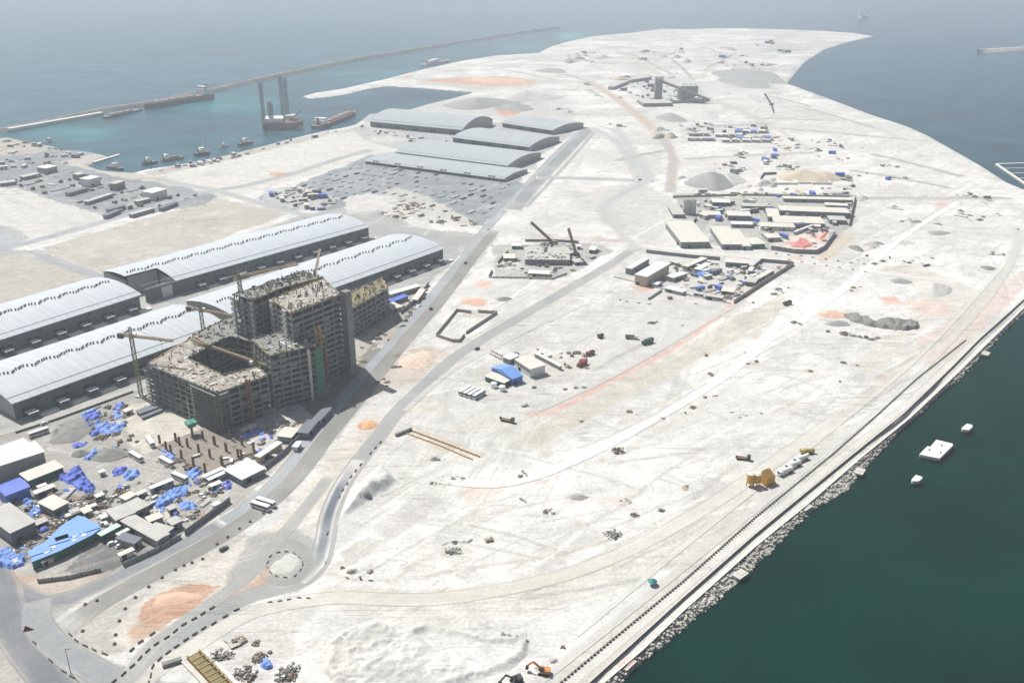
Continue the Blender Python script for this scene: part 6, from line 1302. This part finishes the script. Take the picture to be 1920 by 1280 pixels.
# worked-over white spoil field at the bottom
out = W([(608, 1204), (655, 1174), (705, 1163), (760, 1178), (798, 1166), (850, 1178), (920, 1192), (968, 1188), (994, 1206), (994, 1228), (960, 1252), (900, 1274), (850, 1288), (780, 1310), (640, 1310), (606, 1255)])
bas = W([(772, 1190), (800, 1172), (850, 1186), (930, 1202), (970, 1204), (972, 1222), (930, 1240), (880, 1252), (840, 1246), (800, 1214)])
xs = [p[0] for p in out]; ys = [p[1] for p in out]; gx = np.arange(min(xs) - 3, max(xs) + 3, .65); gy = np.arange(max(ys) + 3, min(ys) - 3, -.65); X, Y = np.meshgrid(gx, gy)
wv = (fbm(X / 9, Y / 9, 61, 3) - .5) * 5
so = poly_sd(X.ravel(), Y.ravel(), out).reshape(X.shape) + wv * .7; sb = poly_sd(X.ravel(), Y.ravel(), bas).reshape(X.shape) + wv * .5
lf = sstep(-10, 25, -(X - sum(xs) / len(xs)))
rid = 1 - np.abs(fbm(X / 12 + 3, Y / 7, 77, 3) - .5) * 2
rim = np.exp(-((so - 3.2) / 2.0) ** 2); tr = fbm((X * .6 + Y * .8) / 26, (-X * .8 + Y * .6) / 5, 91, 3)
Z = 1.1 * sstep(0, 3.2, so) + .45 * rim - 1.2 * sstep(-1.5, 2.5, sb) + sstep(0, 3, so) * (1 - .7 * sstep(-2, 2, sb)) * ((rid ** 4 * 1.1 - .3) * (.25 + .8 * lf) + (tr - .5) * 1.4 + (fbm(X / 1.5, Y / 1.5, 81, 4) - .5) * .9)
Z = np.where(so < 0, -.2 + so * .02, Z); kp = so > -1.2; kq = kp[1:, 1:] | kp[:-1, 1:] | kp[1:, :-1] | kp[:-1, :-1]
cx_, cy_ = sum(xs) / len(xs), sum(ys) / len(ys)
cw = paint(X.ravel(), Y.ravel()).reshape(X.shape + (3,)) * (.9 + .14 * fbm(X / 3, Y / 3, 97, 4))[..., None]
o = grid_mesh("spoil_heap", X - cx_, Y - cy_, Z, kq, cw, ground_mat("dug_spoil", 1.6, amt=.16)); o.location = (cx_, cy_, 0); tag(o, "broad ridged field of dug white spoil with a shallow pit, by the seafront road", "spoil heap")
for k, (u, v) in enumerate([(942, 1189), (954, 1192), (968, 1195), (986, 1203)]): heap("small tan-white tip beside the dug spoil field, " + ["leftmost", "second from left", "third from left", "rightmost"][k], u, v, 6, 4, 1.5, m_hl, 300 + k, "tip", "heap", "tips at the edge of the dug spoil field")

# ---------------------------------------------------------------- concrete barriers along the roads
bm_ = MB(); bm_.add([(-1.5, -.42, 0), (1.5, -.42, 0), (1.5, .42, 0), (-1.5, .42, 0), (-1.5, -.2, 1.0), (1.5, -.2, 1.0), (1.5, .2, 1.0), (-1.5, .2, 1.0)], [(3, 2, 1, 0), (4, 5, 6, 7), (0, 1, 5, 4), (1, 2, 6, 5), (2, 3, 7, 6), (3, 0, 4, 7)])
bar0 = [None]; m_bar = mat("barrier_concrete", (122, 117, 108), .95, .2, .6, .2)
def barrier(x, y, a, label, group):
    if bar0[0] is None: o = bar0[0] = bm_.build("concrete_barrier", m_bar)
    else: o = bar0[0].copy(); col.objects.link(o)
    o.location = (x, y, 0); o.rotation_euler.z = a; q_ = .62 if 'round' in label else .85; o.scale = (q_, q_ * .85, q_); tag(o, label, "barrier", group)
def barrier_line(pts, step, label, group, jit=.12, skip=0.0):
    for x, y, a in walk(pts, step):
        if rng.random() >= skip: barrier(x + rng.uniform(-.3, .3), y + rng.uniform(-.3, .3), a + rng.uniform(-jit, jit), label, group)
barrier_line([(214, 1278), (250, 1246), (284, 1213), (316, 1194), (345, 1172), (370, 1157), (400, 1139)], 4.6, "dark concrete barrier in the dashed line between the two lanes left of the white spoil", "barriers between the lanes")
barrier_line([(279, 1280), (282, 1264), (289, 1246), (303, 1232), (330, 1212), (360, 1193), (390, 1172)], 4.4, "dark concrete barrier in the dashed line on the spoil side of the lower curved road", "barriers on the spoil side")
barrier_line([(402, 1169), (414, 1160), (428, 1152), (446, 1143)], 5.5, "dark concrete barrier in the short line before the paved track bends right", "barriers before the bend")
barrier_line([(505, 1129), (545, 1124), (560, 1121), (582, 1122)], 4.2, "dark concrete barrier in the short row near the roundabout, on the spoil side", "barriers near the roundabout")
barrier_line([(285, 1188), (264, 1203), (249, 1216), (233, 1229)], 5.4, "dark concrete barrier in the line below the orange sand", "barriers below the orange sand")
ring = [(534 + 33 * math.cos(t), 1058 + 25 * math.sin(t)) for t in np.linspace(0, 6.283, 26)]
barrier_line(ring, 4.3, "dark concrete barrier in the ring round the roundabout island", "barriers round the roundabout island")
barrier_line([(118, 1180), (130, 1190), (148, 1204), (165, 1214), (183, 1222), (215, 1230)], 5.5, "dark concrete barrier along the inner curve at the road fork", "barriers at the road fork", skip=.25)
barrier_line([(66, 1205), (80, 1222), (96, 1240), (116, 1254), (140, 1272)], 5.0, "dark concrete barrier along the dark curved road by the lamp pole", "barriers by the lamp pole", skip=.3)
barrier_line([(614, 1000), (622, 972), (636, 930), (660, 892), (690, 855), (715, 828)], 6.5, "small dark barrier along the inner kerb of the outer road beside the white spoil ridge", "barriers beside the spoil ridge", skip=.25)
barrier_line([(606, 1030), (608, 1050), (622, 1072), (660, 1086), (700, 1089)], 5.5, "small dark barrier along the sand edge right of the roundabout", "barriers right of the roundabout", skip=.35)
barrier_line([(1455, 476), (1500, 480), (1560, 488), (1600, 494), (1640, 498)], 11, "dark barrier along the sandy cross track beside the walled corner, far side", "barriers on the far side of the sandy cross track")
barrier_line([(1480, 488), (1520, 494), (1560, 500), (1600, 506), (1640, 514)], 11, "dark barrier along the sandy cross track, near side", "barriers on the near side of the sandy cross track")
fb = MB(); fb.box((0, 0, .5), (1.7, 1.7, 1.0)); fb.box((0, 0, 1.3), (.7, .7, .8)); foot0 = None
for u, v in [(304, 1083), (279, 1100), (254, 1120), (235, 1141), (224, 1164), (217, 1190), (469, 978), (449, 991), (427, 1007), (407, 1020), (380, 1048), (329, 1068), (345, 1060), (360, 1055), (494, 962), (160, 1133), (182, 1126), (155, 1183), (215, 1207)]:
    if foot0 is None: o = foot0 = fb.build("lamp_footing", m_conc_d)
    else: o = foot0.copy(); col.objects.link(o)
    q = P(u, v); o.location = (q.x, q.y, 0); o.scale = (.66, .66, .6); tag(o, "small dark lamp footing in the row along the unfinished carriageway verge", "footing", "lamp footings along the unfinished carriageway")
p = P(133, 1262); t = thing("lamp_pole", (p.x, p.y, 0), "single thin dark pole standing by the dark curved road", "pole"); b = MB(); b.tube((0, 0, 0), (0, 0, 12), .16, .1); b.build("pole", m_steel, t); b = MB(); b._bar((0, 0, 11.9), (2, 0, 12.2), .2, .2); b.build("arm", m_steel, t)
heap("pale sand mound filling the roundabout island", 534, 1058, 26, 19, .4, m_hl, 330)
p = P(56, 1180); o = MB().add([(-2.2, -1.5, 0), (2.2, 0, 0), (-2.2, 1.5, 0), (-1.5, 0, 2.2)], [(2, 1, 0), (0, 1, 3), (1, 2, 3), (2, 0, 3)]).build("marker", mat("dull_red_paint", (128, 52, 54), .6, .1, .5), None, p); tag(o, "small dull red triangular road marker at the fork", "marker")

# ---------------------------------------------------------------- loose material, one object each
m_s1 = mat("scrap_dark", (98, 96, 92), .9, .35, .8); m_s2 = mat("scrap_mid", (138, 134, 126), .9, .3, .8); m_s3 = mat("scrap_timber", (170, 152, 126), .9, .3, .8); m_s4 = mat("scrap_rust", (140, 112, 94), .9, .3, .8); m_s5 = mat("scrap_pale", (206, 204, 198), .8, .2, .8); m_pipe = mat("pipe_grey", (134, 136, 134), .8, .2, .6)
def proto_scrap(seed, mats, n=26, R=3.0, h=1.6):
    r = random.Random(seed); b = MB()
    b.m = 0; b.tube((0, 0, -.1), (0, 0, .35), R * .75, R * .45, 9)
    for k in range(n):
        b.m = r.randrange(len(mats)); d = R * r.random() ** .7; a = r.uniform(0, 6.28); z = h * (1 - d / R) * r.uniform(.2, 1)
        q = Matrix.Rotation(r.uniform(-.5, .5), 3, 'X') @ Matrix.Rotation(r.uniform(-.5, .5), 3, 'Y')
        if r.random() < .4: b.box((math.cos(a) * d, math.sin(a) * d, z + .3), (r.uniform(1.2, 3.4), .25, .25), r.uniform(0, 3), q)
        else: b.box((math.cos(a) * d, math.sin(a) * d, z + .3), (r.uniform(.4, 1.4), r.uniform(.3, 1.1), r.uniform(.2, .9)), r.uniform(0, 3), q)
    return b, mats
def proto_bundle(seed, m, L_=6.0, n=4, layers=2):
    r = random.Random(seed); b = MB()
    for z in range(layers):
        for k in range(n): b.tube((-L_ / 2 + r.uniform(-.3, .3), (k - n / 2) * .55, .3 + z * .5), (L_ / 2 + r.uniform(-.3, .3), (k - n / 2) * .55, .3 + z * .5), .27, n=6)
    for x in (-L_ * .3, L_ * .3): b.box((x, 0, .05), (.3, n * .6, .12))
    return b, [m]
def proto_stack(seed, mats, nx=3, ny=2):
    r = random.Random(seed); b = MB(); b.box((0, 0, .1), (nx * 1.5, ny * 1.5, .2))
    for i in range(nx):
        for j in range(ny):
            b.m = r.randrange(len(mats)); h = r.uniform(.6, 2.0); b.box(((i - nx / 2 + .5) * 1.45, (j - ny / 2 + .5) * 1.45, .2 + h / 2), (1.3, 1.25, h), r.uniform(-.1, .1))
    return b, mats
SM = [m_s1, m_s2, m_s3, m_s4]
def proto_tip(seed, m):
    r = random.Random(seed); vs_ = [(0, 0, 1.5)]; n = 14; ph = r.uniform(0, 6)
    for i, (t, z) in enumerate(((.4, 1.0), (.75, .4), (1.0, -.1))):
        for j in range(n): a = 2 * math.pi * j / n; f = 1 + .25 * math.sin(2 * a + ph) + r.uniform(-.08, .08); vs_.append((math.cos(a) * 3.4 * f * t, math.sin(a) * 2.4 * f * t, z * r.uniform(.85, 1.15)))
    fs = [(0, 1 + j, 1 + (j + 1) % n) for j in range(n)] + [(1 + i * n + j, 1 + (i + 1) * n + j, 1 + (i + 1) * n + (j + 1) % n, 1 + i * n + (j + 1) % n) for i in range(2) for j in range(n)]
    return MB().add(vs_, fs), [m]
def proto_cabin(seed, mw, mr):
    b = MB(); b.box((0, 0, 1.3), (6, 2.5, 2.6)); b.m = 1; b.box((0, 0, 2.7), (6.3, 2.8, .2)); b.m = 2; b.box((-1.5, -1.27, 1.0), (.9, .06, 1.9)); b.box((1.2, -1.27, 1.6), (1.6, .06, .8)); b.box((1.2, 1.27, 1.6), (1.6, .06, .8)); return b, [mw, mr, m_glass]
PROTO = {"scrap": [("scrap_heap", "scrap heap", *proto_scrap(i, q, 22 + 4 * i, 2.4 + .35 * i, 1.2 + .15 * i), lab) for i, (q, lab) in enumerate([(SM, "dark mixed"), ([m_s1, m_s2], "dark grey"), ([m_s2, m_s3, m_s5], "brownish"), ([m_s2, m_s5], "grey"), ([m_s1, m_s4, m_s3], "rusty")])],
    "tip": [("soil_tip", "tip of soil", *proto_tip(i, q), lab) for i, (q, lab) in enumerate([(m_hl, "pale"), (m_hg, "grey"), (m_ht, "tan"), (m_hd, "dark"), (m_hl, "whitish")])],
    "cabin": [("site_cabin", "site cabin", *proto_cabin(i, MW[a_], MR[b_]), lab) for i, (a_, b_, lab) in enumerate([("white", "white", "white"), ("grey", "beige", "beige-roofed"), ("dark", "grey", "grey"), ("blue", "deep", "blue"), ("dark", "dark", "dark")])],
    "bundle": [("pipe_bundle", "pipe bundle", *proto_bundle(i, q, 5 + i * 1.5, 3 + i, 1 + i % 2), lab) for i, (q, lab) in enumerate([(m_pipe, "grey"), (m_s1, "dark"), (m_s3, "timber-coloured"), (m_s5, "pale")])],
    "stack": [("material_stack", "material stack", *proto_stack(i, q, 2 + i % 3, 1 + i % 2), lab) for i, (q, lab) in enumerate([([m_s2, m_s1], "dark grey"), ([m_s3, m_s2], "timber"), ([m_s5, m_s2], "pale"), ([m_s4, m_s1], "rusty"), ([m_s5, m_white], "white")])]}
for k in PROTO:
    lst = []
    for nm, kind, b, mats, lab in PROTO[k]:
        o = b.build(nm, mats); lst.append((nm, kind, o.data, lab)); bpy.data.objects.remove(o)
    PROTO[k] = lst
LAND = [(150, 960, "the largest deep blue tarpaulin"), (40, 1045, "the blue heap at the yard corner"), (120, 1010, "the blue terrace roof"), (35, 975, "the largest grey-roofed shed"), (260, 985, "the long grey-roofed shed"), (325, 930, "the long tarpaulin row"), (385, 970, "the boulevard fence"), (208, 850, "the long grey scrap mound"), (190, 785, "the ring-shaped tarpaulin heap"), (280, 768, "the flat steel stacks"), (385, 845, "the column slab"), (470, 885, "the white broad-roofed shed"), (540, 815, "the tan site office"), (620, 760, "the front foot of the unfinished building"), (700, 610, "the low block of the unfinished building"),
    (770, 570, "the fenced strip by the boulevard"), (870, 610, "the small empty compound"), (885, 740, "the four parked buses"), (960, 690, "the light blue hall"), (1005, 680, "the two-storey site office"), (1092, 685, "the red lorry"), (1200, 640, "the green box truck"), (1030, 475, "the concrete basement"), (960, 505, "the pale front wall of the basement site"), (1110, 466, "the right hut of the basement site"), (1205, 505, "the white hall in the machinery yard"), (1318, 515, "the tarpaulin in the machinery yard"), (1340, 555, "the slate containers"), (1430, 525, "the right wall of the machinery yard"), (1385, 490, "the open-fronted low shed"), (1475, 571, "the dark truck on white sand"), (1305, 435, "the leftmost pale workshop"), (1380, 445, "the second pale workshop"), (1291, 390, "the pair of grey silos"), (1500, 458, "the red formwork"), (1530, 390, "the very long low shed"), (1490, 345, "the storage bays"), (1333, 340, "the conical grey heap"), (1508, 330, "the long tan heap"),
    (1650, 606, "the curved rubble row"), (1750, 541, "the pale mound"), (1688, 528, "the dark grey mound"), (1600, 640, "the orange heap by the rubble row"), (1425, 905, "the yellow silos"), (1393, 861, "the lone flatbed by the silos"), (1223, 1092, "the teal shelter"), (1020, 1262, "the orange excavator"), (800, 1220, "the dug spoil field"), (700, 905, "the white spoil ridge"), (950, 788, "the lone flatbed on white sand"), (825, 830, "the beige trench"), (534, 1058, "the roundabout"), (500, 1245, "the lone blue tarpaulin"), (360, 1250, "the ochre shuttering trough"), (330, 1125, "the orange sand heap"), (640, 340, "the grey storage yard"), (820, 350, "the low flat grey shed"), (880, 400, "the yard corner at the crossroads"), (560, 370, "the rows of dark racks"), (720, 250, "the tall arched hall"), (900, 255, "the middle arched warehouse"), (1060, 240, "the far end of the boulevard"), (100, 320, "the far left port yard"), (240, 345, "the white sheds of the port yard"), (320, 385, "the corner of the port yard"), (60, 290, "the dock quay"), (330, 310, "the harbour quay"), (480, 270, "the quay near the rig"), (620, 245, "the laid-up ship"),
    (1230, 165, "the plant with the tower"), (1180, 155, "the arc of grey sheds"), (1360, 250, "the blue camp"), (1258, 222, "the grey heap by the haul road"), (1405, 145, "the grey stockpile"), (1446, 195, "the distant crane"), (1480, 160, "the inlet corner"), (1590, 70, "the far tip"), (1350, 70, "the far shore"), (1150, 80, "the turquoise shallows"), (1040, 130, "the small far heap"), (930, 150, "the orange bank"), (850, 125, "the yacht"), (985, 185, "the pale sand heap by the basin"), (1110, 165, "the brown haul road"), (1250, 330, "the cross road end"), (1600, 200, "the far inlet shore"), (1640, 260, "the bend of the coast"), (1760, 330, "the right coast track"), (1880, 380, "the jetty"), (1760, 437, "the small mound by the coast track"), (1880, 470, "the right sea wall"), (1500, 270, "the middle of the far plain"), (1240, 280, "the pale pit by the haul road"), (1140, 640, "the small dark dumper"), (1085, 930, "the trampled grey mound"), (1280, 760, "the white track across the plain"), (1500, 720, "the middle of the seafront plain"), (1150, 800, "the beige band of sand"), (1310, 640, "the pinkish sand line"), (1650, 720, "the sea wall bend")]
ITEMS = []
def item(kind, u, v, s=1.0, idx=None, ang=None):
    q = PROTO[kind]; i = rng.randrange(len(q)) if idx is None else idx
    ITEMS.append((kind, i, u, v, s, rng.uniform(0, 3.14) if ang is None else ang))
def scatter(poly, n, kinds, smin=.6, smax=1.3, seed=0, ang=None, pers=None, cl=0):
    """n items inside a picture outline, spread evenly over the ground it covers"""
    r = random.Random(seed); us = [p[0] for p in poly]; vs_ = [p[1] for p in poly]; k = 0; tries = 0
    while k < n and tries < 20000:
        tries += 1; u = r.uniform(min(us), max(us)); v = r.uniform(min(vs_), max(vs_))
        if cl and k % cl: u = c0[0] + r.gauss(0, 1) * c0[2]; v = c0[1] + r.gauss(0, .3) * c0[2]
        if poly_sd(np.array([u]), np.array([v]), poly)[0] < 0: continue
        if cl and k % cl == 0: c0 = (u, v, r.uniform(5, 22))
        item(r.choice(kinds), u, v, r.uniform(smin, smax) * (1 if pers is None else pers), None, None if ang is None else ang + r.choice([0, 1.57]) + r.uniform(-.15, .15)); k += 1
SB = ["scrap", "scrap", "bundle", "stack", "stack"]
scatter([(0, 1040), (60, 985), (118, 950), (180, 915), (190, 930), (120, 990), (50, 1045), (0, 1062)], 26, ["scrap", "scrap", "bundle"], .7, 1.3, 1)
scatter([(60, 940), (110, 915), (182, 925), (196, 950), (150, 965), (110, 960), (70, 955)], 24, SB, .7, 1.2, 2)
scatter([(160, 935), (220, 905), (250, 905), (230, 930), (190, 960), (150, 985)], 18, SB, .6, 1.1, 3)
scatter([(60, 940), (182, 925), (250, 905), (330, 930), (310, 985), (180, 985), (60, 1000)], 26, ["cabin", "stack", "bundle"], .45, .9, 40)
scatter([(420, 825), (600, 770), (560, 850), (470, 900), (300, 860)], 22, ["cabin", "bundle", "stack"], .4, .8, 41)
scatter([(0, 1040), (60, 985), (118, 950), (180, 915), (250, 905), (400, 900), (440, 920), (400, 955), (310, 985), (180, 990), (120, 990), (50, 1045), (0, 1062)], 60, ["scrap", "stack", "bundle"], .4, 1.0, 42)
scatter([(180, 845), (245, 815), (262, 830), (250, 850), (200, 860)], 12, ["scrap", "stack"], .6, 1.0, 4)
scatter([(150, 805), (180, 765), (232, 755), (236, 800), (200, 825), (160, 820)], 24, SB, .6, 1.1, 5)
scatter([(300, 960), (330, 930), (400, 900), (440, 920), (400, 955), (350, 985), (315, 985)], 24, SB, .5, 1.0, 6)
scatter([(290, 860), (330, 855), (390, 890), (420, 910), (440, 905), (400, 925), (340, 890)], 14, SB, .5, 1.0, 7)
scatter([(420, 825), (500, 790), (560, 760), (600, 770), (540, 840), (480, 870)], 34, SB, .5, 1.0, 8, .9)
scatter([(0, 925), (50, 945), (80, 960), (60, 985), (30, 1010), (0, 1015)], 12, SB, .6, 1.1, 9)
scatter([(255, 765), (300, 745), (345, 770), (300, 795), (262, 790)], 8, ["scrap", "stack"], .5, .9, 10)
scatter([(650, 690), (700, 620), (760, 580), (800, 545), (790, 575), (720, 650), (680, 690)], 26, SB, .5, 1.0, 11)
scatter([(735, 560), (800, 540), (815, 545), (780, 580), (745, 585)], 10, ["stack", "scrap"], .5, .9, 12)
scatter([(690, 720), (740, 665), (800, 655), (830, 670), (770, 715), (710, 745)], 14, ["scrap"], .4, .8, 13)
scatter([(1225, 500), (1300, 492), (1400, 498), (1470, 498), (1400, 545), (1370, 560), (1260, 540), (1215, 530)], 120, SB + ["cabin", "cabin", "bundle", "tip", "cabin"], .6, 1.5, 14, .6)
scatter([(1380, 560), (1440, 520), (1480, 498), (1470, 510), (1400, 560)], 14, ["scrap", "stack"], .6, 1.1, 15)
scatter([(1275, 385), (1330, 375), (1600, 376), (1595, 415), (1560, 435), (1440, 450), (1400, 430), (1350, 415), (1280, 410)], 120, ["scrap", "bundle", "stack", "cabin", "cabin", "cabin"], .7, 1.9, 16)
scatter([(1420, 440), (1500, 430), (1560, 432), (1540, 465), (1470, 468)], 14, ["stack", "scrap"], .6, 1.1, 17)
scatter([(1280, 360), (1600, 350), (1600, 368), (1280, 372)], 34, ["bundle", "cabin", "tip", "stack"], .8, 1.8, 18)
scatter([(925, 515), (945, 470), (980, 455), (1100, 455), (1145, 475), (1070, 515), (1000, 522)], 62, ["scrap", "bundle", "stack", "tip"], .7, 1.4, 19)
scatter([(985, 770), (960, 660), (1040, 650), (1120, 665), (1110, 690), (1040, 700), (1000, 730)], 18, ["scrap", "stack"], .4, .8, 20)
for u, v, s in [(1098, 668, 1), (1082, 662, .9), (1072, 668, .8), (1066, 662, .8), (1092, 676, 1), (1100, 690, .7), (983, 888, 1), (976, 893, .7), (850, 1034, 1.1), (843, 1032, .7), (856, 1036, .8), (917, 1013, .9), (980, 938, .8), (1150, 1003, 1.2), (1140, 1000, .8), (1190, 965, .6), (1240, 957, .7), (1160, 845, 1), (1155, 850, .7), (1243, 785, .5), (1180, 772, .8), (1192, 775, .6), (1060, 730, .6), (1079, 727, .6), (1095, 727, .6), (1090, 790, .6), (1395, 660, .7), (1335, 704, .6), (1324, 667, .7), (1330, 700, .6), (1460, 543, 1.2), (1452, 552, .9), (1465, 548, 1), (1478, 540, .5), (1412, 568, .6), (1600, 540, .9), (1612, 538, .7), (1596, 545, .7), (1584, 626, 1), (1600, 630, .8), (1612, 632, .8), (1624, 634, 1), (1634, 637, .9), (1646, 634, .6), (1552, 622, .8), (1490, 605, .8), (1500, 608, .7), (1582, 680, .6), (1607, 685, .5), (1520, 696, .5), (1418, 678, .7), (1402, 682, .6), (1575, 716, .5), (1340, 742, .8), (1322, 745, .6), (1300, 764, .6), (1285, 775, .5), (1608, 488, .7), (1625, 480, .8), (1640, 495, .8), (1656, 490, 1), (1668, 484, .9), (1860, 477, 1), (1870, 478, .8), (1880, 478, .9), (1862, 473, .6), (1748, 484, .5),
    (1222, 606, .8), (1230, 604, .6), (1176, 566, .6), (1163, 563, .5), (1198, 568, .5), (1217, 570, .8), (1256, 560, 1.2), (1279, 610, .5), (1305, 570, .6), (480, 1206, .8), (455, 1203, .8), (447, 1199, .7), (440, 1204, .8), (405, 1228, 1.1), (414, 1225, 1), (422, 1231, 1), (400, 1233, .9), (430, 1224, .8), (462, 1258, 1.3), (452, 1266, 1.2), (470, 1270, 1.1), (476, 1262, .9), (532, 1264, 1.4), (545, 1256, 1.1), (524, 1272, 1), (540, 1270, 1), (488, 1232, .8), (480, 1236, .8), (506, 1223, .5), (1040, 1240, .5), (1056, 1213, .5), (1010, 1252, .5), (660, 1072, .7), (676, 1085, .6), (694, 1072, .6), (642, 1064, .5), (948, 1190, .3)]:
    item(rng.choice(["scrap", "scrap", "stack"]), u, v, s)
scatter([(640, 1090), (1250, 990), (1560, 780), (1700, 560), (1600, 500), (1480, 580), (1100, 780), (780, 800), (700, 960)], 54, ["scrap", "tip", "tip"], .2, .6, 21, cl=7)
scatter([(1600, 480), (1900, 520), (1880, 380), (1780, 330), (1640, 240), (1500, 260), (1560, 400)], 84, ["scrap", "tip", "bundle", "tip", "cabin"], .5, 1.4, 22, cl=6)
scatter([(1030, 200), (1200, 250), (1260, 350), (1450, 350), (1600, 340), (1560, 230), (1460, 180), (1300, 160), (1150, 150)], 110, ["tip", "tip", "scrap", "cabin", "bundle", "tip"], .8, 2.0, 23, cl=6)
scatter([(1000, 120), (1180, 70), (1560, 66), (1480, 130), (1300, 150), (1100, 160)], 80, ["tip", "tip", "tip", "cabin", "bundle"], 1.2, 2.8, 24, cl=6)
scatter([(1000, 120), (1180, 70), (1560, 66), (1480, 130), (1300, 150), (1100, 160)], 28, ["tip"], 2.5, 6.5, 43, cl=4)
scatter([(1030, 200), (1200, 250), (1260, 350), (1450, 350), (1600, 340), (1560, 230), (1460, 180), (1300, 160), (1150, 150)], 24, ["tip"], 1.6, 4.5, 44, cl=4)
scatter([(1600, 480), (1900, 520), (1880, 380), (1780, 330), (1640, 240), (1500, 260), (1560, 400)], 14, ["tip"], 1.2, 3.4, 45, cl=4)
scatter([(1150, 160), (1220, 140), (1310, 165), (1320, 190), (1220, 195), (1170, 175)], 50, ["stack", "cabin", "bundle"], 1.2, 2.6, 25)
scatter([(1285, 262), (1300, 240), (1440, 236), (1440, 262), (1370, 268)], 26, ["stack", "cabin"], 1.0, 2.0, 26)
yard = [(500, 362), (600, 332), (700, 296), (760, 300), (955, 338), (965, 356), (905, 415), (790, 392), (700, 364), (620, 385), (560, 385)]
o_ = P(700, 330); dA = (P(945, 335) - P(684, 301)).normalized(); dB = Vector((-dA.y, dA.x, 0)); aA = math.atan2(dA.y, dA.x)
for i_ in range(-22, 34):
    for j_ in range(-16, 12):
        q = o_ + dA * i_ * 13 + dB * j_ * 21 + Vector((rng.uniform(-2, 2), rng.uniform(-2, 2), 0)); u, v = proj(q.x, q.y)
        if not (480 < u < 980 and 290 < v < 420) or poly_sd(np.array([u]), np.array([v]), yard)[0] < 2 or rng.random() < .3: continue
        item("bundle", u, v, rng.uniform(1.0, 1.5), rng.choice([0, 0, 1, 3]), aA + 1.57 + rng.uniform(-.05, .05))
scatter([(490, 372), (560, 352), (640, 375), (600, 400)], 40, ["bundle", "cabin", "stack"], 1.0, 2.0, 28, .2)
scatter([(700, 400), (780, 375), (880, 412), (900, 425), (840, 425), (760, 410)], 44, ["stack", "scrap", "bundle"], .8, 1.6, 29, .4)
for p0, p1 in (((22, 345), (104, 324)), ((40, 350), (142, 322)), ((62, 356), (164, 330)), ((84, 363), (196, 334)), ((112, 370), (238, 341)), ((150, 380), (280, 351)), ((178, 391), (304, 357)), ((206, 402), (340, 366)), ((246, 403), (384, 362))):
    for x, y, a in walk([p0, p1], 13):
        if rng.random() < .85: u, v = proj(x, y); item(rng.choice(["stack", "bundle", "stack"]), u, v, rng.uniform(1.1, 1.9), rng.choice([0, 1, 3]), a + rng.choice([0, 0, 1.57]))
scatter([(0, 262), (100, 274), (165, 290), (110, 312), (0, 318)], 46, ["stack", "scrap", "cabin"], .8, 1.8, 34)
scatter([(280, 322), (340, 309), (480, 280), (600, 250), (680, 238), (600, 256), (480, 287), (350, 318)], 40, ["stack", "cabin", "tip"], .8, 1.8, 31)
scatter([(690, 236), (860, 270), (850, 285), (700, 250)], 16, ["stack", "bundle"], 1, 2, 32)
DIRN = ["right of", "beyond", "left of", "in front of"]
lab_n = {}; rec = []
for kind, i, u, v, s, a in ITEMS:
    p = P(u, v)
    if p.x * p.x + p.y * p.y > 16e6: continue
    bu, bv, bt = min(LAND, key=lambda L_: (L_[0] - u) ** 2 + 4 * (L_[1] - v) ** 2)
    dx, dv = u - bu, (bv - v) * 1.8; dr = DIRN[0] if dx > abs(dv) else DIRN[2] if -dx > abs(dv) else DIRN[1] if dv > 0 else DIRN[3]
    nm, kd, me, lab = PROTO[kind][i]; sz = "small " if s < .65 else "large " if s > 1.6 else ""
    rec.append(((u - bu) ** 2 + (v - bv) ** 2, f"{sz}{lab} {kd} {dr} {bt}", nm, kd, me, p, s, a))
rec.sort(key=lambda q: q[0]); ORD = ["nearest", "second nearest", "third nearest", "fourth nearest", "fifth nearest", "sixth nearest", "seventh nearest", "eighth nearest", "ninth nearest", "tenth nearest"]
tot = {}
for q in rec: tot[q[1]] = tot.get(q[1], 0) + 1
for d_, lb, nm, kd, me, p, s, a in rec:
    k = lab_n.get(lb, 0); lab_n[lb] = k + 1
    o = bpy.data.objects.new(nm, me); col.objects.link(o); o.location = (p.x, p.y, 0); o.rotation_euler.z = a; o.scale = (s, s, s * .9)
    tag(o, lb if tot[lb] == 1 else ORD[min(k, 9)] + " " + lb.replace("dark mixed ", "dark ").replace("in front of", "before").replace(" of the far left port yard", " of the port yard").replace("of the unfinished building", "of the building").replace("in the machinery yard", "in the yard").replace("timber-coloured", "timber"), kd, kd + "s lying about the site")
